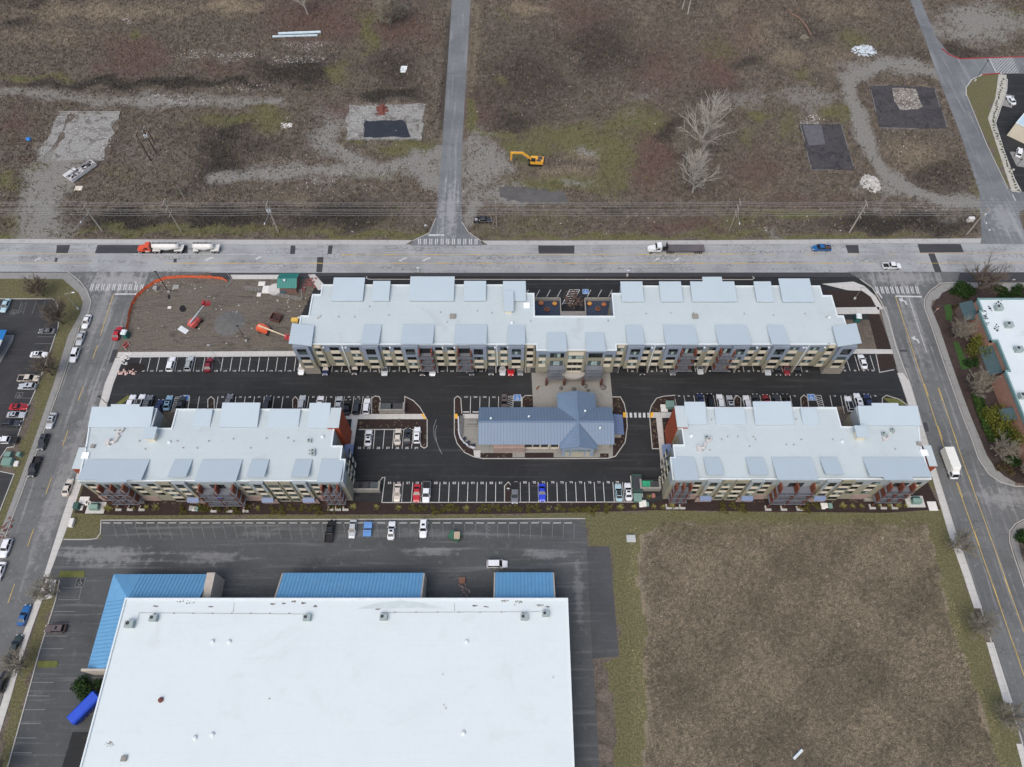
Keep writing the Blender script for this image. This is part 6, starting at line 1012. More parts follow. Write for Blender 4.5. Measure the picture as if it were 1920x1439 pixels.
# small blue tow truck, junk pickup
r = car(1540, 465.5, 180, 'pickup', 'sea', 'bright blue tow truck with cluttered bed on the highway', 'tow'); b = MB()
for k in range(7): b.box(-2.6 + .24 * k, -.5 + .1 * (k % 3), .78, -2.42 + .24 * k, .3 + .12 * (k % 4), 1.05 + .12 * (k % 3))
b.tube((-1.0, 0, .8), (-3.2, 0, 1.9), .09).box(-1.05, -.85, .8, -.9, .85, 1.7); b.build('towing_gear', M('rusty_gear', lin(104, 78, 62), .8, .3, 2), r)
r = car(905, 413, 0, 'pickup', 'dark', 'dark pickup loaded with pale junk on the wet gravel by the side road', 'junk'); b = MB()
for k in range(9): x = -2.7 + random.random() * 1.6; y = random.uniform(-.8, .4); b.box(x, y, .78, x + random.uniform(.2, .7), y + random.uniform(.2, .6), random.uniform(1.0, 1.5))
b.build('cargo', M('pale_junk', lin(170, 168, 172), .8, .3, 2), r)
# trucks
def wheels(t, xs, w_, r_=.5, rim=RIM):
    wl = MB(); wl.tube((0, -.16, 0), (0, .16, 0), r_, n=14); wl.k = 1; wl.tube((0, -.17, 0), (0, .17, 0), r_ * .55, n=10); wl = wl.mesh('wheel', [TYRE, rim])
    for x in xs:
        for s in (-1, 1): link_mesh('wheel', wl, t, (x, s * (w_ - .17), r_))
OR = M('orange_cab', lin(208, 84, 56), .4, .08); WT = M('white_tank', lin(214, 214, 210), .45, .06, .5, stain=lin(150, 146, 140), stain_amt=.4); STEEL = M('chassis_steel', lin(86, 86, 86), .6, .15)
def tractor(t, col, x0, sleeper=0.0):
    """nose at x0 pointing +x, conventional cab"""
    b = MB(); b.loft([[(x0 - 2.3, -1.0, .8), (x0 - 2.3, 1.0, .8), (x0 - 2.3, 1.0, 1.85), (x0 - 2.3, -1.0, 1.85)], [(x0 - .5, -.85, .75), (x0 - .5, .85, .75), (x0 - .5, .8, 1.6), (x0 - .5, -.8, 1.6)], [(x0, -.6, .75), (x0, .6, .75), (x0, .55, 1.3), (x0, -.55, 1.3)]]); b.build('hood', col, t)
    b = MB(); b.hexa([(x0 - 4.1 - sleeper, -1.15, .8), (x0 - 2.31, -1.1, .8), (x0 - 2.31, 1.1, .8), (x0 - 4.1 - sleeper, 1.15, .8)], [(x0 - 4.1 - sleeper, -1.05, 2.9), (x0 - 2.75, -1.0, 2.8), (x0 - 2.75, 1.0, 2.8), (x0 - 4.1 - sleeper, 1.05, 2.9)]); b.build('cab', col, t)
    MB().quad((x0 - 2.36, -.95, 1.95), (x0 - 2.36, .95, 1.95), (x0 - 2.7, .9, 2.65), (x0 - 2.7, -.9, 2.65)).build('windscreen', CGL, t)
    for s in (-1, 1):
        y = s * 1.14; MB().box(x0 - 3.6, min(y, y - s * .04), 1.7, x0 - 2.75, max(y, y - s * .04), 2.4).build('side_window', CGL, t); MB().hexa([(x0 - 1.7, s * .8 - .3, .7), (x0 - .35, s * .8 - .3, .7), (x0 - .35, s * .8 + .3, .7), (x0 - 1.7, s * .8 + .3, .7)], [(x0 - 1.5, s * .8 - .28, 1.12), (x0 - .5, s * .8 - .28, 1.12), (x0 - .5, s * .8 + .28, 1.12), (x0 - 1.5, s * .8 + .28, 1.12)]).build('fender', col, t)
        MB().tube((x0 - 4.25, s * .95, 1.0), (x0 - 4.25, s * .95, 3.1), .08, n=8).build('exhaust', RIM, t); MB().tube((x0 - 3.7, s * 1.0, .75), (x0 - 2.5, s * 1.0, .75), .3, n=10).build('fuel_tank', RIM, t); MB().box(x0 - .06, s * .6 - .14, .85, x0 + .03, s * .6 + .14, 1.05).build('headlight', LENS, t); MB().box(x0 - 2.5, s * 1.3 - .06, 1.7, x0 - 2.35, s * 1.3 + .06, 2.2).build('mirror', TRIM, t)
def hopper(t, x0, x1, valley=True):
    n = 9; rr = []
    for k in range(n):
        f = k / (n - 1); x = x0 + (x1 - x0) * f; rim = 1 if .12 < f < .88 else .75; low = 1.6 - .95 * max(0, 1 - abs(f - .5) * 2.6); tp = 3.5 if .05 < f < .95 else 3.2
        rr.append([(x, 1.3 * rim * math.sin(a), (low + tp) / 2 + (tp - low) / 2 * math.cos(a)) for a in [2 * math.pi * i / 12 for i in range(12)]])
    MB().loft(rr).build('tank', WT, t, smooth=True)
    b = MB(); b.box(x0 + .3, -.25, 3.49, x1 - .3, .25, 3.57)
    for x in (x0 + (x1 - x0) * .3, x0 + (x1 - x0) * .7): b.lathe((x, 0, 3.45), [(.3, 0), (.3, .2), (.1, .24)], 10)
    b.build('walkway', STEEL, t)
p = at(300, 470.5); T = thing('tanker_truck', 'orange cab tanker truck with white hopper tank on the highway', 'tanker truck', (p.x, p.y, .03), R(180)); nose = 6.3
tractor(T, OR, nose); x_ = nose - 14.2
MB().box(x_ + .2, -.45, .75, nose - 2.4, .45, 1.0).build('chassis', STEEL, T); hopper(T, x_ + 1.1, nose - 5.0)
for xc in (nose - 5.9, x_ + 1.7): MB().box(xc - 1.2, -1.2, 1.08, xc + 1.2, 1.2, 1.16).box(xc - 1.1, -1.22, .85, xc - 1.0, 1.22, 1.079).box(xc + 1.0, -1.22, .85, xc + 1.1, 1.22, 1.079).build('mudguard', WT, T)
b = MB()
for s in (-1, 1): b.tube((x_ + .2, s * .9, 1.2), (x_ + 2.4, s * .7, 3.2), .07).tube((x_ + .2, s * .9, 1.2), (x_ + .2, s * .9, 2.6), .06).tube((x_ + .2, s * .9, 2.6), (x_ + 2.0, s * .9, 2.9), .06)
b.box(x_, -1.15, 1.5, x_ + .9, 1.15, 1.58); b.build('rear_frame', WT, T)
wheels(T, (nose - 1.0, nose - 5.3, nose - 6.6, x_ + 2.3, x_ + 1.0), 1.22)
p = at(388, 470.5); T = thing('tank_trailer', 'white hopper tank trailer towed behind the orange tanker truck', 'trailer', (p.x, p.y, .03), R(180)); hopper(T, -2.9, 3.3)
MB().box(-4.3, -.45, .75, 3.6, .45, 1.0).build('chassis', STEEL, T); MB().tube((3.5, 0, .8), (5.6, 0, .8), .1).build('drawbar', STEEL, T)
for xc, l in ((2.9, .8), (-3.0, 1.3)): MB().box(xc - l, -1.2, 1.08, xc + l, 1.2, 1.16).box(xc - l, -1.22, .85, xc - l + .1, 1.22, 1.079).build('mudguard', WT, T)
b = MB(); b.box(-4.4, -1.15, 1.6, -3.1, 1.15, 1.68); [b.tube((-4.3, s * .9, 1.1), (-2.6, s * .8, 3.2), .07) for s in (-1, 1)]; b.build('rear_frame', WT, T); wheels(T, (2.9, -2.4, -3.6), 1.22)
p = at(1264, 471); T = thing('flatbed_truck', 'white cab flatbed truck with long dark empty deck on the highway', 'flatbed truck', (p.x, p.y, .03), R(180)); nose = 8.4; tractor(T, M('white_cab', lin(224, 228, 228), .35, .04), nose)
MB().box(nose - 17.3, -.5, .75, nose - 2.4, .5, 1.0).build('chassis', STEEL, T); b = MB(); b.box(nose - 17.4, -1.25, 1.25, nose - 6.0, 1.25, 1.42); b.build('deck', M('worn_timber_deck', lin(92, 88, 92), .85, .2, .4, stain=lin(140, 100, 82), stain_amt=.7), T)
MB().box(nose - 17.4, -1.27, 1.15, nose - 6.0, -1.251, 1.45).box(nose - 17.4, 1.251, 1.15, nose - 6.0, 1.27, 1.45).box(nose - 17.44, -1.27, 1.1, nose - 17.401, 1.27, 1.46).build('side_rail', STEEL, T)
MB().box(nose - 5.9, -1.2, 1.2, nose - 5.75, 1.2, 3.0).box(nose - 5.5, -.5, 1.0, nose - 4.7, .5, 1.5).tube((nose - 5.2, .9, 1.0), (nose - 5.2, .9, 3.3), .1).build('headboard', TRIM, T); wheels(T, (nose - 1.0, nose - 6.3, nose - 7.6, nose - 15.0, nose - 16.3), 1.22)
p = at(1776, 872); T = thing('box_truck', 'white box truck driving down the right street', 'box truck', (p.x, p.y, .04), R(RS)); CRM = M('box_truck_white', lin(222, 223, 216), .5, .04, .6, stain=lin(206, 200, 176), stain_amt=.4)
MB().hexa([(-3.6, -1.2, .95), (2.0, -1.2, .95), (2.0, 1.2, .95), (-3.6, 1.2, .95)], [(-3.6, -1.2, 3.3), (2.0, -1.2, 3.3), (2.0, 1.2, 3.3), (-3.6, 1.2, 3.3)]).build('cargo_box', CRM, T); MB().hexa([(2.01, -1.1, 2.3), (2.9, -.9, 2.35), (2.9, .9, 2.35), (2.01, 1.1, 2.3)], [(2.01, -1.1, 3.3), (2.5, -.9, 3.1), (2.5, .9, 3.1), (2.01, 1.1, 3.3)]).build('wind_deflector', CRM, T)
WCB = M('cab_over_white', lin(232, 235, 237), .35, .03); MB().hexa([(2.05, -1.0, .6), (4.2, -1.0, .55), (4.2, 1.0, .55), (2.05, 1.0, .6)], [(2.2, -.95, 2.25), (3.5, -.9, 2.22), (3.5, .9, 2.22), (2.2, .95, 2.25)]).build('cab', WCB, T); MB().quad((4.02, -.85, 1.2), (4.02, .85, 1.2), (3.62, .8, 2.12), (3.62, -.8, 2.12)).build('windscreen', CGL, T)
for s in (-1, 1): MB().box(2.7, s * 1.0 - .03, 1.3, 3.6, s * 1.0 + .03, 1.95).build('side_window', CGL, T); MB().box(3.8, s * 1.2 - .08, 1.4, 3.92, s * 1.2 + .08, 1.85).build('mirror', TRIM, T); MB().box(4.16, s * .7 - .15, .75, 4.24, s * .7 + .15, .95).build('headlight', LENS, T)
MB().box(-3.6, -.5, .6, 2.2, .5, .94).build('chassis', STEEL, T); wheels(T, (3.2, -2.6), 1.12, .42)
# excavator
YE = M('machine_yellow', lin(226, 168, 60), .45, .12, .8); p = at(1003, 307.5); T = thing('excavator', 'yellow tracked excavator parked on the green patch beyond the highway', 'excavator', (p.x, p.y, 0), R(176))
for s in (-1, 1):
    b = MB(); b.loft([[(x, s * 1.15 - .3, z) for x, z in ((-2.0, .1), (2.0, .1), (2.4, .5), (2.0, .9), (-2.0, .9), (-2.4, .5))], [(x, s * 1.15 + .3, z) for x, z in ((-2.0, .1), (2.0, .1), (2.4, .5), (2.0, .9), (-2.0, .9), (-2.4, .5))]][::s]); b.build('track', TYRE, T)
MB().box(-.9, -.84, .4, .9, .84, 1.0).build('undercarriage', STEEL, T); b = MB(); b.prism([(-2.8, -1.2), (-2.5, -1.4), (1.5, -1.4), (1.5, 1.4), (-2.5, 1.4), (-2.8, 1.2)], 1.02, 2.15); b.build('house', YE, T); MB().box(-2.4, -1.0, 2.151, -.9, .2, 2.4).box(-2.0, .4, 2.152, -.5, 1.2, 2.3).build('engine_cover', M('engine_dark', lin(70, 70, 74), .6, .2), T)
MB().hexa([(-.2, .5, 2.16), (1.6, .5, 1.6), (1.6, 1.4, 1.6), (-.2, 1.4, 2.16)], [(-.1, .55, 3.0), (1.2, .55, 3.0), (1.2, 1.35, 3.0), (-.1, 1.35, 3.0)]).build('cab', M('cab_dark', lin(48, 50, 50), .3, .1), T)
b = MB(); b.hexa([(1.2, -.35, 1.5), (1.2, .15, 1.5), (1.2, .15, 2.2), (1.2, -.35, 2.2)][::-1], [(4.4, -.35, 4.0), (4.4, .15, 4.0), (4.2, .15, 4.7), (4.2, -.35, 4.7)][::-1]).hexa([(4.4, -.34, 4.0), (4.4, .14, 4.0), (4.2, .14, 4.7), (4.2, -.34, 4.7)][::-1], [(7.8, -.34, 3.9), (7.8, .14, 3.9), (7.9, .14, 4.4), (7.9, -.34, 4.4)][::-1]); b.build('boom', YE, T)
MB().hexa([(7.4, -.3, 4.4), (8.2, -.3, 4.6), (8.2, .1, 4.6), (7.4, .1, 4.4)], [(7.9, -.3, .9), (8.3, -.3, .9), (8.3, .1, .9), (7.9, .1, .9)][::1]).build('stick', YE, T); b = MB()
for s in (-.45, .25): b.tube((2.2, s, 1.6), (4.4, s, 4.1), .07)
b.tube((4.6, -.1, 4.9), (7.5, -.1, 4.8), .08); b.build('hydraulic_ram', RIM, T); MB().loft([[(x, -.65, z) for x, z in ((8.4, 1.1), (7.3, .9), (6.9, .25), (7.5, .02), (8.3, .3))], [(x, .45, z) for x, z in ((8.4, 1.1), (7.3, .9), (6.9, .25), (7.5, .02), (8.3, .3))]]).build('bucket', M('bucket_steel', lin(110, 100, 92), .7, .2), T)
# boom lifts
def lift(x, y, head, m, arm_m, label, tip, tipz, basket_m):
    p = at(x, y); t = thing('boom_lift', label, 'boom lift', (p.x, p.y, 0), 0); h = R(head); c, s = math.cos(h), math.sin(h); rot = Matrix.Rotation(h, 4, 'Z')
    def rb(b): b.v = [tuple(rot @ Vector(v)) for v in b.v]; return b
    rb(MB().box(-1.3, -.8, .4, 1.3, .8, .85)).build('chassis', STEEL, t)
    for a in (-1, 1):
        for d in (-1, 1): rb(MB().tube((a * 1.2, d * .85, .42), (a * 1.2, d * 1.2, .42), .42, n=12)).build('wheel', TYRE, t)
    rb(MB().loft([[(-2.2, -1.0, .9), (-2.2, 1.0, .9), (-2.2, .8, 1.9), (-2.2, -.8, 1.9)], [(-.6, -1.25, .87), (-.6, 1.25, .87), (-.6, 1.1, 2.1), (-.6, -1.1, 2.1)], [(1.3, -.95, .87), (1.3, .95, .87), (1.3, .7, 1.6), (1.3, -.7, 1.6)]])).build('turret', m, t)
    q = at(tip[0], tip[1], tipz) - p; st = rot @ Vector((-1.6, 0, 2.2)); b = MB(); mid_ = st.lerp(q, .55); b.tube(st, mid_, .3, .26, 4).tube(mid_, q, .2, .15, 4); b.build('boom', arm_m, t)
    u = (q - st).normalized(); e = q + Vector((u.x, u.y, 0)).normalized() * .9; b = MB(); b.box(e.x - 1.1, e.y - .6, e.z - .4, e.x + 1.1, e.y + .6, e.z - .3)
    for k in range(9):
        for sy in (-.58, .58): xx = e.x - 1.08 + .27 * k; b.box(xx - .03, e.y + sy - .03, e.z - .3, xx + .03, e.y + sy + .03, e.z + .7)
    for sy in (-.58, .58): b.box(e.x - 1.1, e.y + sy - .04, e.z + .7, e.x + 1.1, e.y + sy + .04, e.z + .78)
    b.box(e.x - 1.1, e.y - .5, e.z - .29, e.x - .6, e.y + .5, e.z + .5); b.build('basket', basket_m, t); return t
SAL = M('faded_red_lift', lin(196, 92, 84), .5, .12, .8); ORL = M('orange_lift', lin(214, 96, 64), .5, .1, .8)
lift(369, 607, 62, SAL, M('boom_grey', lin(150, 160, 168), .5, .1), 'faded red boom lift with grey arm in the middle of the dirt yard', (382, 573), 4.5, M('basket_red', lin(160, 52, 56), .6, .15))
lift(498, 622, -20, ORL, M('boom_cream', lin(214, 196, 164), .5, .1), 'orange boom lift beside the left end of the long block', (537, 631), 3.0, M('basket_pink', lin(206, 84, 82), .6, .1))
# blue carts
for x, y, l in ((690, 985.5, 'pale blue flat cart nearest the grass strip in the warehouse lot'), (688.5, 1000.5, 'pale blue flat cart farther from the grass strip in the warehouse lot')):
    p = at(x, y, .8); t = thing('cart', l, 'cart', (p.x, p.y, .03), 0, 'blue carts in the warehouse lot'); BC = M('cart_blue', lin(100, 146, 200), .55, .15, 1.2); MB().box(-1.0, -.75, .55, 1.0, .75, .8).box(-1.0, .2, .801, 1.0, .75, 1.15).build('body', BC, t); MB().box(-.95, .755, .3, .95, .82, 1.2).build('backboard', M('cart_blue_dark', lin(46, 70, 108), .6, .1), t)
    for a in (-.8, .8):
        for d in (-.6, .6): MB().tube((a - .06, d, .18), (a + .06, d, .18), .18, n=8).build('wheel', TYRE, t)
# blue covered trailer beside the warehouse
p = at(161, 1328, 1.3); T = thing('covered_trailer', 'vivid blue tarpaulin covered trailer beside the warehouse', 'trailer', (p.x, p.y, .03), R(52)); BT = M('blue_tarp', lin(26, 74, 196), .5, .1, .6)
b = MB(); b.loft([[(x, y, z) for y, z in ((-1.2, .7), (1.2, .7), (1.25, 2.4), (.9, 2.75), (-.9, 2.75), (-1.25, 2.4))] for x in (-3.3, -1.1, 1.1, 3.3)]); b.build('cover', BT, T); b = MB()
for k in range(3): b.box(-3.2, -1.3, 1.1 + .5 * k, 3.2, -1.26, 1.2 + .5 * k)
b.build('strap', TRIM, T); MB().box(-3.3, -1.1, .45, 3.3, 1.1, .69).build('chassis', STEEL, T); wheels(T, (-1.4, -.4), 1.15, .35)
# portable toilets
for x, y, l in ((238.5, 631, 'green portable toilet with white roof at the end of the orange fence'), (1605, 601, 'green portable toilet with white roof at the right end of the long block')):
    p = at(x, y); t = thing('portable_toilet', l, 'portable toilet', (p.x, p.y, .02), R(-8)); MB().box(-.75, -.85, .0, .75, .85, 2.1).build('cabin', M('toilet_green', lin(36, 92, 88), .6, .1), t); MB().hexa([(-.8, -.9, 2.102), (.8, -.9, 2.102), (.8, .9, 2.102), (-.8, .9, 2.102)], [(-.6, -.7, 2.45), (.6, -.7, 2.45), (.6, .7, 2.45), (-.6, .7, 2.45)]).build('roof', CAP, t); MB().box(-.55, -.89, .1, .55, -.851, 1.95).build('door', M('toilet_door', lin(48, 110, 104), .6, .1), t)
# ================================================================ TREES AND PLANTS
def arr_mesh(name, V, F, mats, colr=None):
    me = bpy.data.meshes.new(name); V = np.asarray(V, np.float32).reshape(-1, 3); F = np.asarray(F, np.int32)
    me.vertices.add(len(V)); me.vertices.foreach_set('co', V.ravel()); set_faces(me, F)
    for m in (mats if isinstance(mats, (list, tuple)) else [mats]): me.materials.append(m)
    if colr is not None: a = me.attributes.new('Col', 'FLOAT_COLOR', 'POINT'); a.data.foreach_set('color', np.asarray(colr, np.float32).ravel())
    return me
def bare_tree(seed, h, wid=.35, clear=.2, base=1.0, nl=26, ns=8, nt=6, twig=.03, thick=.018, droop=0.0):
    """trunk, limbs reaching wid*h sideways from `clear` up, branches and fine twigs; base<1 keeps the limbs low (rounded crown)"""
    r = random.Random(seed); tr = MB(); V = []; F = []
    def spine(p, d, ln_, r0, r1, n, bend, curve=0.0):
        P = [p]
        for i in range(n):
            d = (d + Vector((r.gauss(0, bend), r.gauss(0, bend), r.gauss(0, bend * .6) + curve))).normalized(); P.append(P[-1] + d * ln_ / n)
        return P
    def skin(P, r0, r1, k):
        for i, (a, c) in enumerate(zip(P, P[1:])): f = i / (len(P) - 1); g = (i + 1) / (len(P) - 1); tr.tube(a, c, r0 + (r1 - r0) * f, r0 + (r1 - r0) * g, k, cap=False)
    def on(P, f): q = f * (len(P) - 1); i = min(int(q), len(P) - 2); return P[i].lerp(P[i + 1], q - i), (P[i + 1] - P[i]).normalized()
    T = spine(Vector((0, 0, -.05)), Vector((0, 0, 1)), h * (.55 + .45 * base), 1, 1, 9, .05); skin(T, h * thick, h * .004, 7)
    for j in range(nl):
        f = clear + (.92 - clear) * (j + r.random()) / nl * base; p, d = on(T, min(.95, f / (.55 + .45 * base))); az = j * 2.4 + r.uniform(-.5, .5); rel = (f - clear) / (1 - clear)
        el = r.uniform(.45, .8) + .5 * rel; ll = h * wid * (1.15 - .75 * rel if base > .9 else r.uniform(.8, 1.15)) / max(.45, math.cos(el)) ** .5
        L_ = spine(p, Vector((math.cos(az) * math.cos(el), math.sin(az) * math.cos(el), math.sin(el))), ll, 1, 1, 5, .13, .04 - droop); lr = h * thick * .42; skin(L_, lr, twig, 5)
        for k in range(ns):
            q, dd = on(L_, .22 + .78 * (k + r.random()) / ns); a = dd.orthogonal().normalized(); a.rotate(Matrix.Rotation(r.uniform(0, 6.28), 3, dd)); d2 = (dd + a * r.uniform(.5, 1.0) + Vector((0, 0, .2 - 2 * droop))).normalized(); bl = ll * r.uniform(.22, .42)
            B = spine(q, d2, bl, 1, 1, 3, .14, .03 - droop); skin(B, max(twig, lr * .4), twig * .8, 4)
            for m in range(nt):
                q2, d3 = on(B, .25 + .75 * (m + r.random()) / nt); a = d3.orthogonal().normalized(); a.rotate(Matrix.Rotation(r.uniform(0, 6.28), 3, d3)); en = q2 + (d3 + a * r.uniform(.4, 1.1)).normalized() * bl * r.uniform(.35, .75); u = (en - q2).orthogonal().normalized() * twig * .8; w_ = (en - q2).normalized().cross(u); o = len(V)
                V += [q2 + u, q2 - u * .5 + w_ * .87, q2 - u * .5 - w_ * .87, en]; F += [(o, o + 1, o + 3), (o + 1, o + 2, o + 3), (o + 2, o, o + 3)]
    return tr, [tuple(v) for v in V], F
BARK = dict(pale=M('pale_bark', lin(178, 174, 164), .9, .12, 1.0), dark=M('dark_bark', lin(72, 64, 56), .9, .2, 1.0), grey=M('grey_bark', lin(122, 116, 104), .9, .15, 1.0))
TWIG = dict(pale=M('pale_twigs', lin(152, 148, 138), .9, .15, .3), dark=M('brown_twigs', lin(108, 98, 86), .9, .2, .3), grey=M('grey_twigs', lin(138, 134, 118), .9, .2, .3))
def tree(x, y, h, tone, label, seed, **kw):
    p = at(x, y); tr, V, F = bare_tree(seed, h, **kw); t = thing('bare_tree', label, 'tree', (p.x, p.y, 0), random.uniform(0, 6)); tr.build('trunk', BARK[tone], t); link_mesh('crown', arr_mesh('crown', V, F, TWIG[tone]), t); return t
PT = dict(wid=.42, clear=.14, twig=.042, thick=.02, nl=32, ns=8, nt=6); ST = dict(wid=.45, clear=.2, base=.5, twig=.036, thick=.03, nl=24, ns=10, nt=10)
for a in ((1307, 285, 20, 'pale', 'tall pale bare tree standing alone in the scrub beyond the highway', 3, PT), (1298, 362, 16, 'pale', 'shorter pale bare tree just in front of the tall pale one', 5, PT), (1288, 300, 8, 'grey', 'low grey twiggy thicket at the foot of the tall pale tree', 6, dict(wid=.75, clear=.08, base=.4, nl=26, ns=9, nt=8, twig=.03, thick=.015)), (1290, 350, 6, 'grey', 'low grey twiggy thicket between the two pale trees', 7, dict(wid=.8, clear=.08, base=.4, nl=22, ns=8, nt=8, twig=.03, thick=.015)), (577, 27, 17, 'pale', 'pale bare tree cut by the top edge left of the side road', 8, dict(wid=.3, clear=.2, twig=.04)), (735, 46, 13, 'grey', 'grey drooping bare tree cut by the top edge nearest the side road', 12, dict(wid=.45, clear=.12, base=.7, twig=.06, droop=.1, nl=36, nt=10)), (1279, 18, 14, 'pale', 'left one of two thin white trunks at the top edge', 21, dict(wid=.15, clear=.5, nl=10)), (1289, 28, 14, 'pale', 'right one of two thin white trunks at the top edge', 22, dict(wid=.15, clear=.5, nl=10)),
 (82, 556, 7.5, 'dark', 'dark bare tree on the lawn above the shop car park', 31, ST), (118, 608, 9, 'dark', 'broad brown bare tree at the corner verge of the left street', 33, ST), (98, 704, 7.5, 'dark', 'dark bare tree on the verge beside the beige pickup', 35, ST), (104, 1116, 7, 'grey', 'grey bare tree on the verge above the warehouse side car park', 41, ST), (48, 1252, 7, 'grey', 'grey bare tree on the verge by the small grass island', 43, ST), (16, 1442, 7, 'grey', 'grey bare tree at the lower left corner', 45, ST), (1786, 1030, 7, 'grey', 'grey bare tree on the grass verge of the right street nearest the apartments', 51, ST), (1823, 1181, 7, 'grey', 'grey bare tree midway down the right grass verge', 53, ST), (1876, 1351, 7, 'grey', 'grey bare tree lowest on the right grass verge', 55, ST),
 (1827, 550, 11.5, 'dark', 'big brown bare tree between the highway and the brick building', 61, ST), (1789, 634, 7, 'grey', 'pale spreading bare tree beside the upper lawn of the garden bed', 63, ST), (1821, 738, 7.5, 'grey', 'pale spreading bare tree beside the top of the long hedge', 65, ST), (1866, 855, 7, 'grey', 'pale bare tree at the lower end of the long hedge', 67, ST), (1920, 900, 6.5, 'grey', 'pale bare tree cut by the right edge above the side street', 69, ST), (1925, 1050, 6, 'dark', 'brown tree on the planted corner at the right edge', 71, ST)): tree(*a[:6], **a[6])
def leafmat(name, a, b_):
    m, t, b = nodes(name); n = noise(t, objco(t), 1.2, 3); f = noise(t, objco(t), 7, 2)
    t.links.new(mixc(t, step(t, mth(t, 'ADD', mth(t, 'MULTIPLY', n, .5), mth(t, 'MULTIPLY', f, .5)), .35, .65), a, b_), b.inputs['Base Color']); b.inputs['Roughness'].default_value = .8; b.inputs['Specular IOR Level'].default_value = .2; return m
L_YG = leafmat('yellow_green_leaves', lin(64, 72, 28), lin(122, 124, 52)); L_DG = leafmat('dark_green_leaves', lin(26, 44, 22), lin(58, 84, 40)); L_SH = leafmat('olive_leaves', lin(62, 63, 32), lin(114, 108, 58)); L_BR = leafmat('brown_leaves', lin(60, 52, 40), lin(94, 82, 60)); L_SP = leafmat('straw_leaves', lin(112, 108, 60), lin(170, 164, 104))
def leafball(n, rx, ry, rz_, size, seed, lumps=7, up=0.0):
    r = np.random.default_rng(seed); c = r.normal(size=(lumps, 3)) * .42; c[:, 2] = np.abs(c[:, 2]) * .8; k = r.integers(0, lumps, n); d = r.normal(size=(n, 3)); d /= np.linalg.norm(d, axis=1)[:, None]
    P = c[k] + d * (r.random(n)[:, None] ** .4) * .62; P[:, 2] = np.abs(P[:, 2]); P *= np.array([rx, ry, rz_]); P[:, 2] += up
    u = r.normal(size=(n, 3)); u /= np.linalg.norm(u, axis=1)[:, None]; v = np.cross(u, r.normal(size=(n, 3))); v /= np.linalg.norm(v, axis=1)[:, None]; s = size * r.uniform(.5, 1.3, n)[:, None]
    V = np.stack([P - u * s, P + v * s * .5, P + u * s, P - v * s * .5], 1).reshape(-1, 3); F = np.arange(4 * n).reshape(n, 4); return V, F
def evergreen(x, y, rx, h, m, label, seed, name='evergreen_shrub', n=1800, cat='shrub', ry=None, size=.28):
    p = at(x, y); t = thing(name, label, cat, (p.x, p.y, .08)); V, F = leafball(n, rx, ry or rx, h, size, seed); link_mesh('foliage', arr_mesh('foliage', V, F, m), t); MB().tube((0, 0, 0), (0, 0, h * .6), .14, .07).build('stem', BARK['dark'], t); return t
for i, (x, y, rx, h, m, l) in enumerate(((1826, 663, 3.0, 5.5, L_YG, 'largest yellow green conifer shrub against the brick wall'), (1855, 780, 2.6, 4.4, L_YG, 'upper of two round yellow green shrubs below the long hedge top'), (1870, 810, 2.8, 4.2, L_YG, 'round yellow green shrub just below its twin near the teal awning'), (1902, 828, 3.0, 4.2, L_YG, 'yellow green shrub at the right edge below the teal awning'), (1893, 728, 1.6, 3.4, L_YG, 'small yellow green shrub behind the pale bare tree by the brick wall'), (1797, 547, 2.2, 2.2, L_DG, 'green bush at the corner of the garden bed near the highway'), (1812, 549, 2.4, 2.0, L_DG, 'dark green bush under the big brown tree'), (1874, 551, 2.4, 1.8, L_DG, 'dark green bush left of the garden path'), (1912, 551, 2.4, 1.6, L_DG, 'olive bush right of the garden path'), (1815, 684, 1.4, 1.4, L_DG, 'small round bush at the foot of the largest conifer shrub'), (1826, 681, 1.2, 1.2, L_DG, 'tiny round bush right of the small bush near the conifer shrub'), (1885, 818, 1.8, 2.4, L_DG, 'dark bush between the lower yellow green shrubs'), (167, 1289, 2.6, 2.6, L_DG, 'dark green shrub beside the end of the blue canopy'), (1800, 583, 1.6, 1.2, L_BR, 'brownish round bush in front of the first teal awning'), (1896, 868, 2.0, 1.8, L_DG, 'dark bush beside the lower bare tree in the garden bed'), (1885, 878, 1.7, 1.5, L_BR, 'brown round bush near the kerb curve of the garden bed'), (1918, 1010, 2.0, 2.4, L_DG, 'green bush on the planted corner at the right edge'))): evergreen(x, y, rx, h, m, l, 100 + i)
def hedge(pts, wd, h, label, m):
    P = [Vector((a, b_, 0)) for a, b_ in px(pts)]; c = P[0]; t = thing('hedge', label, 'hedge', (c.x, c.y, .08)); r = np.random.default_rng(5); VV = []
    for a, b_ in zip(P, P[1:]):
        n = int((b_ - a).length * wd * 190); u = r.random(n)[:, None]; o = np.array([a.x, a.y]) + u * np.array([b_.x - a.x, b_.y - a.y]); nrm = Vector((-(b_ - a).y, (b_ - a).x)).normalized(); w_ = (r.random(n)[:, None] - .5) * wd; o = o + w_ * np.array([nrm.x, nrm.y]); z = h * (.25 + .75 * r.random(n) ** .5) * (1 - .25 * (2 * np.abs(w_[:, 0]) / wd) ** 4)
        VV.append(np.concatenate([o - np.array([c.x, c.y]), z[:, None]], 1))
    Pn = np.concatenate(VV); n = len(Pn); u = r.normal(size=(n, 3)) * .13; v = r.normal(size=(n, 3)) * .08; V = np.stack([Pn - u, Pn + v, Pn + u, Pn - v], 1).reshape(-1, 3); link_mesh('foliage', arr_mesh('foliage', V, np.arange(4 * n).reshape(n, 4), m), t)
hedge([(1826, 742), (1836, 775), (1850, 812), (1860, 830)], 1.8, 1.0, 'long clipped green hedge along the garden bed', leafmat('hedge_leaves', lin(40, 62, 26), lin(72, 98, 44))); hedge([(1838, 748), (1846, 778)], 1.0, .8, 'short dark hedge strip inside the long hedge', L_DG)
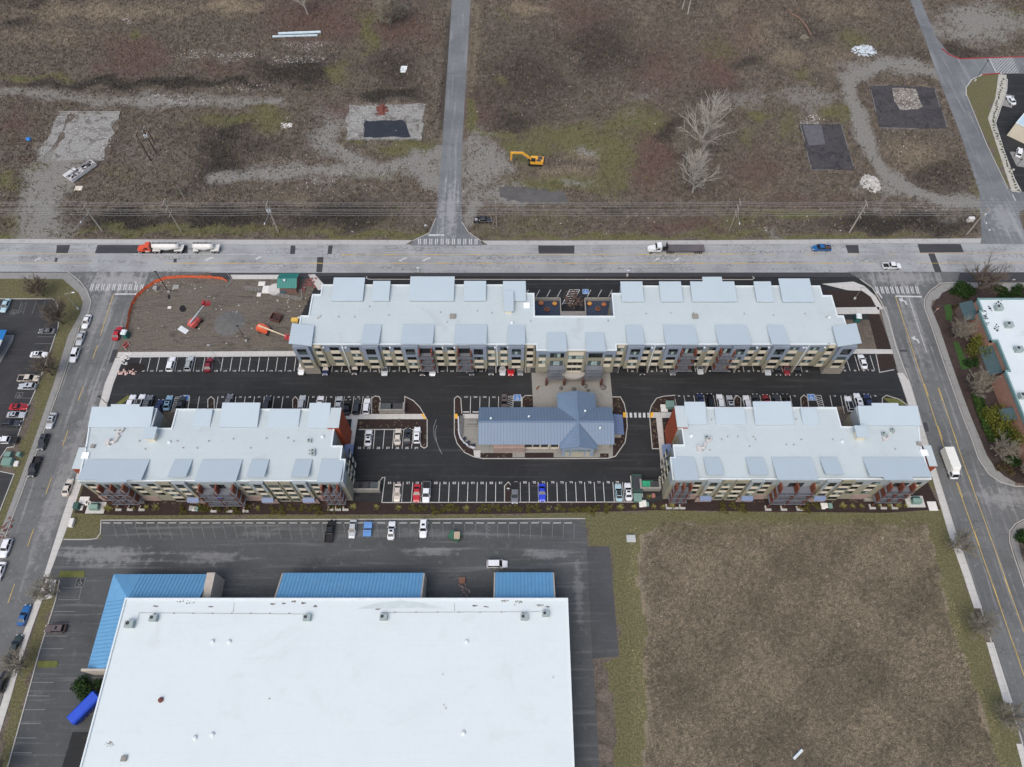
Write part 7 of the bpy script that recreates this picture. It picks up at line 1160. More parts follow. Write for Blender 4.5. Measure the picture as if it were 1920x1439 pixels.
# mulch strip plants: one of each kind, then copies
def proto_plant(name, V, F, m, label, group, cat='shrub'):
    t = thing(name, label, cat, (0, 0, 0), 0, group); link_mesh('foliage', arr_mesh('foliage', V, F, m), t); MB().tube((0, 0, 0), (0, 0, .5), .05, .03, 5).build('stem', BARK['dark'], t); return t
V, F = leafball(420, .95, .95, 1.0, .17, 3); rs = proto_plant('round_shrub', V, F, L_SH, 'round olive shrub in the dark mulch strip south of the apartments', 'round shrubs along the mulch strip')
first = True
for x in (344, 377, 394, 410, 428, 445, 462, 513, 530, 548, 565.5, 582, 599.5, 617, 634, 776, 794, 815, 832.5, 852, 900, 917, 934.5, 952.5, 972, 990, 1008, 1053, 1074, 1095, 1117, 1136, 1356, 1376, 1393, 1495.5, 1513, 1530.5):
    y = 955.5 if x < 960 else (956 if x < 1140 else (951.5 if x < 1400 else 950.5)); o = rs if first else copy_tree(rs); first = False; p = at(x, y); o.location = (p.x, p.y, .1); o.rotation_euler.z = random.uniform(0, 6); s = random.uniform(.8, 1.1); o.scale = (s, s, s * random.uniform(.85, 1.1))
r = np.random.default_rng(9); n = 70; a = r.uniform(0, 6.28, n); tl = r.uniform(.3, 1.1, n); L_ = r.uniform(.8, 1.5, n); d = np.stack([np.cos(a) * np.sin(tl), np.sin(a) * np.sin(tl), np.cos(tl)], 1) * L_[:, None]; s_ = np.stack([-np.sin(a), np.cos(a), 0 * a], 1) * .06
V = np.stack([-s_, s_, d], 1).reshape(-1, 3); sp = proto_plant('grass_clump', V, np.arange(3 * n).reshape(n, 3), L_SP, 'spiky straw coloured grass clump in the dark mulch strip', 'spiky grass clumps along the mulch strip', 'grass clump'); first = True
for x, y in ((200, 954), (208, 956), (222, 954), (252, 955), (276, 954), (295, 954), (485, 955), (663, 953), (706, 953), (748, 954), (875, 956), (1028, 956), (1043, 955), (1162, 954), (1188, 953), (1216, 933), (1225, 952), (1242, 952), (1259, 951), (1578, 951), (1597, 951), (1614, 951), (1648, 950), (1666, 951), (1682, 951), (1697, 950)): o = sp if first else copy_tree(sp); first = False; p = at(x, y); o.location = (p.x, p.y, .1); o.rotation_euler.z = random.uniform(0, 6); s = random.uniform(.7, 1.15); o.scale = (s, s, s)
V, F = leafball(40, .24, .24, .28, .09, 13, 3); bp_ = proto_plant('bedding_plant', V, F, leafmat('pale_dry_leaves', lin(104, 96, 76), lin(160, 150, 128)), 'small pale bedding plant dotted in a mulch bed of the car park', 'small bedding plants in the car park beds', 'plant'); first = True
BEDS = ((674, 789, 680, 802, 9), (684, 788, 798, 804, 14), (795, 812, 800, 838, 6), (699, 749, 711, 774, 7), (853, 790, 860, 815, 5), (862, 822, 885, 848, 6), (905, 851, 957, 857, 7), (1153, 749, 1166, 773, 9), (1153, 812, 1170, 840, 8), (1224, 764, 1240, 772, 8), (1236, 748, 1255, 760, 8), (1222, 788, 1229, 800, 8), (1225, 805, 1233, 838, 12), (1244, 790, 1250, 830, 6), (982, 746, 996, 762, 6), (1127, 852, 1140, 857, 3), (551, 748, 557, 764, 3), (392, 748, 400, 764, 3), (1378, 747, 1387, 762, 3), (1504, 746, 1513, 760, 3), (250, 940, 640, 950, 26), (740, 947, 1180, 950, 22), (1270, 938, 1660, 942, 22))
for x0, y0, x1, y1, n in BEDS:
    for k in range(n):
        p = at(random.uniform(x0, x1), random.uniform(y0, y1)); o = bp_ if first else copy_tree(bp_); first = False; o.location = (p.x, p.y, .1); o.rotation_euler.z = random.uniform(0, 6); s = random.uniform(.7, 1.3); o.scale = (s, s, s)
# ================================================================ POLES, WIRES, LAMPS
WOOD = M('pole_wood', lin(158, 152, 142), .9, .15, 2); WOODD = M('dark_pole_wood', lin(52, 42, 36), .9, .2, 2); WIRE = M('wire', lin(150, 150, 150), .5, .03); GALV = M('galvanised', lin(160, 162, 162), .5, .08); DKP = M('dark_pole', lin(34, 36, 38), .5, .1)
def upole(bx, by, tx, ty, label, r=.17, arms=2, trafo=0, lamp=None, mat_=None):
    r = r * 1.25; mat_ = WOODD if by < 310 else mat_
    p = at(bx, by); h = up_height(bx, by, tx, ty); t = thing('utility_pole', label, 'utility pole', (p.x, p.y, 0)); MB().tube((0, 0, 0), (0, 0, h), r, r * .7, 8).build('pole', mat_ or WOOD, t)
    for k in range(arms):
        z = h - .35 - 2.4 * k; b = MB(); b.box(-.09, -1.5, z, .09, 1.5, z + .13)
        for yy in (-1.4, -.7, .7, 1.4): b.lathe((0, yy, z + .13), [(.06, 0), (.09, .08), (.05, .22)], 6)
        b.build('crossarm', WOOD, t)
    for k in range(trafo): MB().lathe((.35 - .75 * k, -.35, h - 3.2), [(.28, 0), (.32, .1), (.32, 1.0), (.2, 1.15)], 10).build('transformer', M('transformer_grey', lin(176, 186, 190), .5, .08), t)
    if lamp:
        z = h * .78; q = at(lamp[0], lamp[1], z) - p; q.z = z + .3; q = Vector((q.x, q.y, z + .4)); b = MB(); b.tube((0, 0, z - .6), q, .05, n=6); b.build('lamp_arm', GALV, t); e = Vector((q.x, q.y, 0)).normalized() * .5; MB().tube(q - e * .3, q + e, .16, .1, 8).build('lamp_head', CAP, t)
    return p, h
PX = []
for a in ((192, 434, 165, 386, 'utility pole with crossarms and street lamp beside the gravel drive', .17, 2, 0, (153, 418)), (341, 437, 316, 378, 'thin utility pole behind the orange tanker truck', .13, 3, 0, None), (522, 436, 500, 382, 'utility pole with two transformers and a lamp left of the side road', .18, 2, 2, (497, 421)), (931, 425, 934, 380, 'thin pale pole beside the junk pickup', .1, 0, 0, None), (1366, 436, 1383, 378, 'utility pole with lamp behind the flatbed truck', .1, 3, 0, (1386, 421)), (1592, 437, 1620, 381, 'thick leaning wooden pole with crossarms above the tow truck', .22, 3, 0, None), (1812, 441, 1842, 390, 'utility pole with transformer and lamp at the north east road', .18, 2, 1, (1848, 420))): q = upole(*a); PX.append(q)
for a in ((283, 302, 257, 250, 'tall dark pole standing in the waste ground', .16, 1, 0, None), (293, 288, 270, 242, 'brown pole with twin transformers in the waste ground', .15, 2, 2, None), (290, 269, 276, 246, 'short brown pole stub behind the twin transformers', .14, 0, 0, None), (346, 373, 335, 348, 'short pale pole stub above the highway wires', .1, 0, 0, None)): upole(*a)
def wire(y0, z, label, sag=.5, r=.035, x0=-330, x1=330, lean=0.0):
    Y0 = at(960, y0, z).y; xs = [x0] + sorted(q[0].x for q in PX if q[1] > 8) + [x1]; pts = []
    for a, b_ in zip(xs, xs[1:]):
        for k in range(12): f = k / 12; pts.append((a + (b_ - a) * f, Y0 + lean * (a + (b_ - a) * f), z - sag * 4 * f * (1 - f)))
    pts.append((x1, Y0 + lean * x1, z)); tag(MB().path(pts, r, 4).build('overhead_wire', WIRE), label, 'wire', 'overhead wires along the highway')
for y, z, l in ((378.5, 13.2, 'topmost overhead wire in the photo along the highway'), (381, 13.0, 'second overhead wire from the top along the highway'), (385, 12.9, 'third overhead wire from the top along the highway'), (391.5, 10.8, 'fourth overhead wire from the top along the highway'), (394, 10.6, 'fifth overhead wire from the top along the highway'), (398.5, 10.3, 'sixth overhead wire from the top along the highway'), (402.5, 8.5, 'lowest overhead wire along the highway')): wire(y, z, l)
def lamp(bx, by, tx, ty, label, arm=None, m=None, r=.09, base=True):
    p = at(bx, by); h = min(11, up_height(bx, by, tx, ty)); t = thing('street_lamp', label, 'street lamp', (p.x, p.y, 0)); MB().tube((0, 0, .05), (0, 0, h), r, r * .7, 8).build('pole', m or GALV, t)
    if base: MB().lathe((0, 0, 0), [(.35, 0), (.35, .6), (.3, .65)], 10).build('base', K_NEW, t)
    q = Vector((0, 0, h)); 
    if arm: e = at(arm[0], arm[1], h) - p; q = Vector((e.x, e.y, h + .2)); MB().tube((0, 0, h - .1), q, .05, n=6).build('arm', m or GALV, t)
    MB().box(q.x - .4, q.y - .18, q.z + .01, q.x + .4, q.y + .18, q.z + .15).build('lamp_head', CAP if arm else (m or GALV), t)
for a in ((147, 580, 126, 551, 'galvanised street lamp with white head on the corner verge', (138, 550), None), (317, 548, 295, 510, 'tall black lamp pole inside the orange fence', None, DKP, .13), (462, 640, 446, 612, 'dark lamp pole in front of the gravel heap', None, DKP), (1828, 152, 1854, 114, 'dark lamp pole on the grass island of the north east road', None, DKP), (1866, 261, 1904, 224, 'dark lamp pole on the flower strip of the drive through', None, DKP), (1899, 320, 1916, 300, 'dark lamp pole lowest on the drive through flower strip', None, DKP), (1602, 561, 1611, 540, 'grey lamp pole in the mulch corner by the right crossing', None, GALV, .06), (418, 688, 419, 640, 'pale pole between two stalls of the open row', None, GALV, .06, False), (1893, 533, 1899, 525, 'short pale sign pole beside the garden path', None, GALV, .05, False), (785, 511, 786, 503, 'small white post on the highway planter left of the middle', None, CAP, .08), (1176, 518, 1177, 508, 'small white post on the highway planter right of the middle', None, CAP, .08), (201, 758, 191, 744, 'dark lamp pole behind the top left corner of the lower left block', None, DKP), (1237, 897, 1243, 889, 'dark wall lamp pole by the lower right enclosure', None, DKP, .06)): lamp(*a)
def sign(x, y, h, shape, m, label, rz=0):
    p = at(x, y); t = thing('road_sign', label, 'road sign', (p.x, p.y, 0), R(rz)); MB().tube((0, 0, 0), (0, 0, h), .05, n=6).build('post', GALV, t); b = MB(); n = 8 if shape == 'oct' else 4; r = .42
    b.loft([[(r * math.cos(2 * math.pi * (i + .5) / n), yy, h - .1 + r * math.sin(2 * math.pi * (i + .5) / n)) for i in range(n)] for yy in (-.06, -.1)]); b.build('face', m, t)
sign(799, 432, 2.4, 'oct', CAP, 'back of an octagonal sign left of the side road mouth'); sign(261, 538, 2.2, 'sq', CAP, 'white sign by the left crossing beside the orange fence'); sign(953, 921, 2.0, 'oct', CAP, 'white round topped sign in the island of the numbered row'); sign(1751, 587, 2.2, 'sq', M('sign_pink', lin(206, 150, 140), .6), 'pinkish sign in the garden bed by the lawn'); sign(1848, 440, 2.2, 'sq', CAP, 'small sign at the mouth of the north east road'); sign(663, 442, 2.0, 'sq', GALV, 'thin grey sign in the grass above the highway')
# ================================================================ YARD THINGS
ORG = M('orange_mesh', lin(206, 96, 58), .8, .18, 1.5)
pts = px([(239, 622), (243, 600), (248, 575), (258, 558), (272, 545), (290, 532), (308, 525), (335, 521.5), (370, 521.5), (400, 523), (420, 525), (428, 531)]); t = thing('safety_fence', 'orange mesh safety fence curving around the dirt yard', 'fence', (pts[0][0], pts[0][1], 0)); b = MB(); Pn = []
for (ax, ay), (bx_, by_) in zip(pts, pts[1:]):
    for k in range(5): f = k / 5; Pn.append((ax + (bx_ - ax) * f + random.uniform(-.12, .12), ay + (by_ - ay) * f + random.uniform(-.12, .12)))
for (ax, ay), (bx_, by_) in zip(Pn, Pn[1:]):
    zt0 = 1.15 + random.uniform(-.15, .1); o_ = .5
    b.quad((ax, ay, .05), (bx_, by_, .05), (bx_ - o_ * .2, by_ + o_ * .3, zt0), (ax - o_ * .2, ay + o_ * .3, zt0))
b.build('mesh', ORG, t, world=True)
for q in pts: MB().tube((q[0], q[1], 0), (q[0], q[1], 1.3), .04, n=6).build('stake', GALV, t, world=True)
b = MB(); b.strip(px([(428, 516), (437, 528), (425, 540)]), .06, .3, .36); [b.strip(px([(428 + d_, 516 + d_), (437 + d_ * .3, 528 + d_ * .8), (425 + d_, 540)]), .05, .7 + .01 * k, .75 + .01 * k) for k, d_ in ((0, 0), (1, .02))]
for q in px([(428, 516), (437, 528), (425, 540), (432, 522), (431, 534)]): b.tube((q[0], q[1], 0), (q[0], q[1], 1.1), .03, n=5)
tag(b.build('gate_panel', GALV), 'grey steel fence panels folded at the end of the orange fence', 'fence panel')
def boxy(name, x, y, w_, d_, h, m, label, cat, rz=0, z=0, group=None, lid=None):
    p = at(x, y, h / 2); t = thing(name, label, cat, (p.x, p.y, z), R(rz), group); b = MB(); e = min(.06, h * .2); b.hexa([(-w_ / 2, -d_ / 2, 0), (w_ / 2, -d_ / 2, 0), (w_ / 2, d_ / 2, 0), (-w_ / 2, d_ / 2, 0)], [(-w_ / 2 + e, -d_ / 2 + e, h), (w_ / 2 - e, -d_ / 2 + e, h), (w_ / 2 - e, d_ / 2 - e, h), (-w_ / 2 + e, d_ / 2 - e, h)]); b.build('body', m, t); MB().hexa([(-w_ / 2 - .02, -d_ / 2 - .02, h + .002), (w_ / 2 + .02, -d_ / 2 - .02, h + .002), (w_ / 2 + .02, d_ / 2 + .02, h + .002), (-w_ / 2 - .02, d_ / 2 + .02, h + .002)], [(-w_ / 2 + .1, -d_ / 2 + .1, h + .08), (w_ / 2 - .1, -d_ / 2 + .1, h + .08), (w_ / 2 - .1, d_ / 2 - .1, h + .08), (-w_ / 2 + .1, d_ / 2 - .1, h + .08)]).build('lid', lid or m, t); return t
UG = M('utility_green', lin(112, 142, 132), .6, .1, 1); UGD = M('utility_dark_green', lin(50, 86, 78), .6, .12, 1); WB = M('utility_white', lin(216, 214, 208), .7, .06); GB = M('utility_grey', lin(150, 150, 146), .8, .1)
for x, y, l, rz in ((181, 953, 'green transformer on a white pad at the left end of the mulch strip', 0), (1714.5, 941.5, 'green transformer on a white pad at the right end of the mulch strip', 0)):
    p = at(x, y); t = thing('transformer', l, 'transformer', (p.x, p.y, .1), R(rz)); MB().box(-2.3, -1.5, 0, 2.3, 1.5, .2).build('pad', K_NEW, t); MB().hexa([(-1.1, -.8, .201), (1.1, -.8, .201), (1.1, .3, .201), (-1.1, .3, .201)], [(-1.1, -.7, 1.4), (1.1, -.7, 1.4), (1.1, .3, 1.7), (-1.1, .3, 1.7)]).build('body', UG, t); MB().box(-.9, .301, .202, .9, .95, 1.3).build('door_housing', UGD, t)
for a in ((145, 950, 1.3, 1.6, 1.4, UGD, 'dark green utility box beside the street pavement'), (158, 939, 2.4, 2.0, .12, WB, 'large flat white concrete pad in the mulch strip'), (165, 944, 1.1, 1.2, .12, WB, 'small flat white pad next to the large one'), (152.5, 953, .9, 1.2, .15, WB, 'tiny white lid beside the dark green utility box'), (358.5, 953.5, .9, 1.2, .3, GB, 'ribbed pale utility lid leftmost of three in the mulch strip'), (364, 954.5, .8, 1.2, .2, WB, 'white utility lid in the middle of three in the mulch strip'), (369.5, 955, .7, 1.1, .4, UG, 'greenish utility lid rightmost of three in the mulch strip'), (1542.5, 949.5, .9, 1.6, .3, WB, 'taller white utility lid in the right mulch strip'), (1548.5, 948.5, .8, 1.3, .25, WB, 'narrow white utility lid in the right mulch strip'), (1556.5, 949, .9, 1.3, .5, UG, 'mint green utility lid in the right mulch strip'), (1195, 934, 2.0, 2.0, 1.3, UG, 'pale green cabinet below the end of the numbered row'), (1201, 943, .8, 2.4, .3, WB, 'pale upright slab beside the green cabinets'), (1207.5, 945, 1.0, 1.5, .9, WB, 'whitish cabinet between the slab and the mint box'), (1213, 946.5, .9, 1.0, .7, UG, 'small mint box right of the whitish cabinet'), (1225, 930, .8, 1.0, .6, M('rosy_box', lin(150, 104, 92), .8), 'small rosy box in the mulch below the lower right enclosure'), (1748, 949.5, 2.2, 2.4, .1, WB, 'flat pale square pad at the far right end of the mulch strip'), (1256, 760, 2.2, 2.0, 1.5, UG, 'sage green transformer beside the rust wall of the lower right block'), (1245, 766, 1.8, 2.2, .3, WB, 'white pad left of the sage green transformer'),
 (1183, 1010.5, 2.2, 1.7, .6, M('skip_grey', lin(176, 180, 178), .6, .1), 'lone pale grey crate in the grass beside the field'), (15, 867, 2.4, 2.0, 1.4, UG, 'large pale green utility box in the planted notch'), (16, 853, 1.6, 1.3, 1.0, UG, 'smaller pale green utility box above the large one'), (36.5, 853, .9, 1.1, 1.2, UG, 'mint green pedestal box on the left verge'), (31, 870, 1.1, 1.4, .5, WB, 'pale low lid on the left verge below the mint pedestal'), (135, 981, 1.0, 2.2, .8, WB, 'white electrical cabinet at the edge of the grass corner'), (491, 532.5, 2.0, 1.5, .2, WB, 'square white lid left of the pump shed'), (500, 543.5, 2.4, 2.6, .4, WB, 'large pale square lid beside the round tank'), (486, 553, 1.2, 1.2, .3, WB, 'small pale lid below the square tank lids'), (344, 619, 3.2, 1.5, .15, M('white_sheet', lin(206, 212, 214), .6, .08), 'white rectangular sheet lying in the dirt yard'), (318, 577, 1.0, .8, .2, WB, 'small white framed lid in the dirt yard'), (330, 538, 1.8, 1.4, .15, GB, 'pale flat slab near the orange fence'), (292, 541.5, 1.0, 1.3, 1.1, GB, 'pale cabinet at the orange fence'), (148, 353.5, 2.4, 1.8, .3, M('cream_sheet', lin(214, 206, 190), .7), 'cream panel dropped below the burnt trailer'), (1820, 412, 1.8, 1.0, 1.6, WB, 'white box at the foot of the north east utility pole'), (1655, 1010, .3, .3, .1, WB, 'tiny pale scrap in the right field')):
    boxy('utility_box' if 'sheet' not in a[6] and 'panel' not in a[6] and 'scrap' not in a[6] and 'crate' not in a[6] else ('crate' if 'crate' in a[6] else 'sheet'), *a[:6], a[6], 'utility box' if 'crate' not in a[6] else 'crate', -32 if 'rectangular' in a[6] else 0, z=.02 if a[1] < 930 else .1)
p = at(516.5, 544); tag(MB().lathe((p.x, p.y, 0), [(2.1, 0), (2.1, .5), (1.9, .62), (.3, .7)], 24).build('round_tank', M('tank_concrete', lin(196, 194, 190), .8, .1)), 'round pale concrete tank lid beside the pump shed', 'tank')
b = MB()
for pp in ([(460, 541), (492, 544)], [(461, 545), (492, 547)], [(505, 550), (568, 563)], [(508, 554), (566, 566)], [(566, 545), (568, 563)]):
    q = px(pp); b.tube((q[0][0], q[0][1], 1.0), (q[1][0], q[1][1], 1.0), .04, n=5).tube((q[0][0], q[0][1], .5), (q[1][0], q[1][1], .5), .04, n=5)
    for k in range(6): f = k / 5; b.tube((q[0][0] + (q[1][0] - q[0][0]) * f, q[0][1] + (q[1][1] - q[0][1]) * f, 0), (q[0][0] + (q[1][0] - q[0][0]) * f, q[0][1] + (q[1][1] - q[0][1]) * f, 1.0), .035, n=5)
tag(b.build('pipe_railing', GALV), 'grey pipe railing around the pump shed', 'railing')
p = at(518, 596, .6); t = thing('waste_skip', 'small rusty brown waste skip in the dirt yard', 'skip', (p.x, p.y, 0), R(-18)); b = MB(); SK = M('skip_brown', lin(96, 66, 60), .8, .25, 1.5)
for q in ((-1.5, -1.2, 1.5, -1.1), (-1.5, 1.1, 1.5, 1.2), (-1.5, -1.099, -1.4, 1.099), (1.4, -1.099, 1.5, 1.099)): b.box(q[0], q[1], 0, q[2], q[3], 1.2)
b.build('body', SK, t); b = MB(); b.box(-1.39, -1.09, .02, 1.39, 1.09, .4); [b.box(x - .3, y - .2, .401, x + .3, y + .2, .6 + .1 * k) for k, (x, y) in enumerate(((-.8, .4), (.2, -.5), (.8, .5)))]; b.build('waste', M('waste', lin(70, 50, 48), .9, .4, 3), t)
p = at(553, 601, .8); t = thing('compressor', 'yellow and white towable compressor by the left end of the long block', 'compressor', (p.x, p.y, 0)); MB().loft([[(x, y * w_, z) for y, z in ((-.7, .5), (.7, .5), (.65, 1.3), (-.65, 1.3))] for x, w_ in ((-1.0, .8), (-.6, 1.0), (.7, 1.0), (1.0, .85))]).build('body', M('compressor_yellow', lin(216, 180, 90), .5, .1), t); MB().lathe((1.0, .9, .0), [(.4, 0), (.45, .9), (.2, 1.0)], 10).build('drum', CAP, t)
for s in (-1, 1): MB().tube((0, s * .72, .35), (0, s * .9, .35), .35, n=10).build('wheel', TYRE, t)
# debris piles
def pile(x, y, rx, ry, h, m, n, label, cat, smax=.7, smin=.2, name='rubble_pile', kind=None):
    p = at(x, y); b = MB(); r = random.Random(int(x * 7 + y))
    for k in range(n):
        a = r.uniform(0, 6.28); q = r.random() ** .6; cx, cy = rx * q * math.cos(a), ry * q * math.sin(a); s = r.uniform(smin, smax); z = h * (1 - q) * r.uniform(.3, 1); ry_ = [Vector((r.uniform(-s, s), r.uniform(-s, s), r.uniform(-.25, .25) * s)) for _ in range(4)]
        ang = r.uniform(0, 6.28); u = Vector((math.cos(ang), math.sin(ang), r.uniform(-.3, .3))) * s; v = Vector((-math.sin(ang), math.cos(ang), r.uniform(-.3, .3))) * s * r.uniform(.3, .8); c = Vector((cx, cy, z)); d = Vector((0, 0, s * .25))
        b.hexa([c - u - v, c + u - v * .8, c + u * .7 + v, c - u + v * .8], [c - u * .8 - v * .8 + d, c + u * .9 - v * .7 + d, c + u * .6 + v * .8 + d, c - u * .8 + v * .7 + d])
    o = b.build(name, m, loc=(p.x, p.y, .02)); return tag(o, label, cat, kind=kind)
RUB = M('pale_rubble', lin(206, 204, 200), .9, .2, 1.0, fine=4); RUB2 = M('bluish_rubble', lin(196, 206, 212), .8, .15, .8); RST = M('rusty_scrap', lin(112, 66, 56), .85, .3, 2)
pile(1632, 345, 3.1, 3.8, .8, M('grey_rubble', lin(180, 178, 173), .9, .3, 1.0, fine=4), 150, 'heap of pale broken slabs beside the gravel track', 'rubble heap', .8); pile(1620, 96, 4.6, 3.4, .9, RUB2, 130, 'bluish white rubble heap near the dirt track top', 'rubble heap', .9); pile(717, 207, 1.8, 3.0, 1.0, RST, 60, 'rusty scrap heap on the concrete foundation', 'scrap heap', .9); pile(672, 226, 2.6, 2.2, .5, M('mixed_junk', lin(150, 152, 150), .8, .35, 2), 60, 'small mixed junk heap on the corner of the foundation', 'junk heap', .5); pile(1510, 72, 1.4, 2.2, .8, BARK['grey'], 30, 'heap of cut branches at the end of the fallen trunk', 'branch heap', 1.0, .1); pile(536, 236, 2.2, 1.6, .3, RUB, 40, 'small white rubble patch left of the foundation', 'rubble heap', .6)
pile(1005, 725, .9, .7, .4, RST, 1, 'brown boulder on the plaza', 'boulder', .8, .7, 'boulder')
b = MB(); rr = random.Random(4)
for cx, cy, rx, ry, n in ((395, 104, 85, 6, 150), (575, 84, 45, 6, 70), (560, 112, 55, 7, 90), (470, 165, 70, 8, 60), (700, 205, 40, 10, 80), (240, 40, 16, 5, 30), (325, 186, 60, 10, 60), (150, 250, 70, 45, 220), (1525, 224, 20, 8, 60), (600, 330, 140, 40, 80), (800, 200, 700, 180, 160), (1250, 420, 600, 16, 60), (1500, 1200, 260, 180, 26), (1700, 240, 60, 60, 60), (320, 540, 60, 12, 40), (400, 600, 150, 50, 40), (560, 560, 40, 30, 40)):
    for k in range(n):
        a = rr.uniform(0, 6.28); q = rr.random() ** .5; p = at(cx + rx * q * math.cos(a), cy + ry * q * math.sin(a)); s = rr.uniform(.05, .22); an = rr.uniform(0, 6.28); u = Vector((math.cos(an), math.sin(an), 0)) * s; v = Vector((-math.sin(an), math.cos(an), 0)) * s * rr.uniform(.4, 1); d = Vector((0, 0, .05 + s * .4)); p.z = .0
        b.hexa([p - u - v, p + u - v, p + u + v, p - u + v], [p - u * .7 - v * .6 + d, p + u * .8 - v * .7 + d, p + u * .6 + v * .8 + d, p - u * .7 + v * .7 + d])
tag(b.build('scattered_debris', M('debris_white', lin(190, 188, 182), .9, .25, .3)), kind='stuff')['label'] = 'pale stones and litter scattered over the waste ground'
b = MB(); CUL = M('culvert_blue', lin(186, 204, 212), .5, .08, .5)
for x0, y0, x1, y1, r_, l in ((523, 66, 602, 63, .55, 'upper of two long pale blue culvert pipes in the waste ground'), (512, 71, 596, 68.5, .42, 'lower thinner of two long pale blue culvert pipes')):
    a, c = at(x0, y0), at(x1, y1); tag(MB().loft([[(q.x, q.y + r_ * math.cos(k * .785) * .9, r_ + r_ * math.sin(k * .785)) for k in range(8)] for q in (a, a.lerp(c, .5), c)]).build('culvert_pipe', CUL, smooth=False), l, 'pipe', 'culvert pipes')
pts = [at(x, y) for x, y in ((1478, 18), (1480, 26), (1498, 36), (1510, 50), (1520, 68))]; b = MB(); [b.tube((a.x, a.y, .4), (c.x, c.y, .4), .4 - .05 * i, .36 - .05 * i, 7) for i, (a, c) in enumerate(zip(pts[::-1], pts[::-1][1:]))]; a, c = at(1492, 30), at(1497, 17); b.tube((a.x, a.y, .4), (c.x, c.y, .6), .2, .12, 6); tag(b.build('fallen_trunk', M('fallen_wood', lin(120, 96, 84), .9, .2, 1)), 'long fallen tree trunk lying curved in the brush', 'fallen trunk')
b = MB(); r = random.Random(3)
for k in range(16): x = r.uniform(2, 58); y = r.uniform(262, 300); a, c = at(x, y), at(x + r.uniform(-22, 22), y + r.uniform(-12, 12)); b.tube((a.x, a.y, .2), (c.x, c.y, .5), .14, .08, 5)
tag(b.build('cut_logs', M('log_brown', lin(96, 78, 68), .9, .2, 1)), 'tangle of brown cut logs near the left edge of the waste ground', 'log pile'); a = at(55, 263); tag(MB().lathe((a.x, a.y, 0), [(.7, 0), (.9, .4), (.7, .8), (.2, 1.0)], 10).build('barrel', M('barrel_blue', lin(40, 120, 190), .5, .1)), 'bright blue barrel beside the log tangle', 'barrel')
# burnt trailer
p = at(157, 324); t = thing('burnt_trailer', 'burnt out white trailer wreck full of black debris', 'trailer wreck', (p.x, p.y, 0), R(55)); b = MB(); BWH = M('scorched_white', lin(196, 196, 196), .8, .2, .8, stain=lin(40, 40, 44), stain_amt=.9, fine=3)
b.box(-5.2, -1.6, .5, 4.6, 1.6, .75); [b.box(*q) for q in ((-5.2, -1.6, .751, 4.6, -1.5, 1.7), (-5.2, 1.5, .751, 4.6, 1.6, 1.4), (4.5, -1.499, .751, 4.6, 1.499, 1.6), (-5.2, -1.499, .751, -5.1, 1.499, 1.3), (-5.0, 1.8, .2, -.5, 4.2, .5))]; b.build('body', BWH, t); b = MB(); rr = random.Random(8)
for k in range(90): x, y, s = rr.uniform(-4.8, 4.3), rr.uniform(-1.4, 1.4), rr.uniform(.1, .5); b.box(x, y, .752 + k * .0005, x + s, y + s * rr.uniform(.3, 1), .8 + rr.random() * .6)
b.build('debris', M('black_white_debris', lin(60, 60, 64), .8, .2, 1.2, stain=lin(206, 206, 206), stain_amt=.9, fine=4), t); b = MB(); b.tube((-1.5, 0, 1.2), (-3.6, 1.6, 4.5), .1, n=5); b.build('bent_pole', TRIM, t)
for x, y, l, w_ in ((757, 127, 'upper white panel strip lying in the brush', 2.3), (756, 131, 'middle white panel strip lying in the brush', 2.4), (755, 135.5, 'lower white panel strip lying in the brush', 2.0)): p = at(x, y); tag(MB().hexa([(p.x - w_ / 2, p.y - .5, .1), (p.x + w_ / 2, p.y - .5, .1), (p.x + w_ / 2 + .3, p.y + .4, .3), (p.x - w_ / 2 + .3, p.y + .4, .3)], [(p.x - w_ / 2, p.y - .5, .2), (p.x + w_ / 2, p.y - .5, .2), (p.x + w_ / 2 + .3, p.y + .4, .4), (p.x - w_ / 2 + .3, p.y + .4, .4)]).build('panel', CAP), l, 'panel')
p = at(1496, 1415, .2); t = thing('plank', 'white plank with a blue edge lying in the dry field', 'plank', (p.x, p.y, .25), R(38)); MB().box(-1.4, -.25, 0, 1.4, .25, .15).build('board', CAP, t); MB().box(-1.4, .251, .0, 1.4, .34, .14).build('edge', M('edge_blue', lin(40, 110, 150), .6), t)
p = at(1027, 688); t = thing('cart', 'small cart with dark blue hood and red base by the lobby entrance', 'cart', (p.x, p.y, .06)); MB().loft([[(x, y, z) for y, z in ((-.6, .9), (.6, .9), (.5, 1.7), (-.5, 1.7))] for x in (-.7, -.3, .5, .8)]).build('hood', M('hood_navy', lin(44, 62, 110), .6, .1), t); MB().hexa([(-.6, -1.0, .1), (.8, -1.0, .1), (.8, .6, .1), (-.6, .6, .1)], [(-.5, -.9, .88), (.7, -.9, .88), (.7, .5, .88), (-.5, .5, .88)]).build('base', M('base_red', lin(160, 50, 56), .6, .1), t)
p = at(414, 921, 6.8); tag(MB().lathe((p.x, LY - 1.3, 6.12), [(.05, 0), (.05, .9), (.95, 1.0), (.6, 1.35), (.05, 1.5)], 12).build('parasol', M('parasol_blue', lin(30, 84, 196), .6, .1)), 'bright blue parasol on a balcony of the lower left block', 'parasol')
p = at(867, 1090); t = thing('pallet_stack', 'stack of brown pallets in the gap between two blue canopies', 'pallets', (p.x, p.y, .03)); PAL = M('pallet_wood', lin(140, 104, 88), .9, .25, 2)
for k in range(6):
    b = MB(); z = .15 * k; dx = random.uniform(-.08, .08); [b.box(-.7 + dx, -.65 + .24 * i, z + .09, .7 + dx, -.5 + .24 * i, z + .12) for i in range(6)]; [b.box(x - .06 + dx, -.65, z, x + .06 + dx, .7, z + .089) for x in (-.6, 0, .6)]; b.build('pallet', PAL, t)
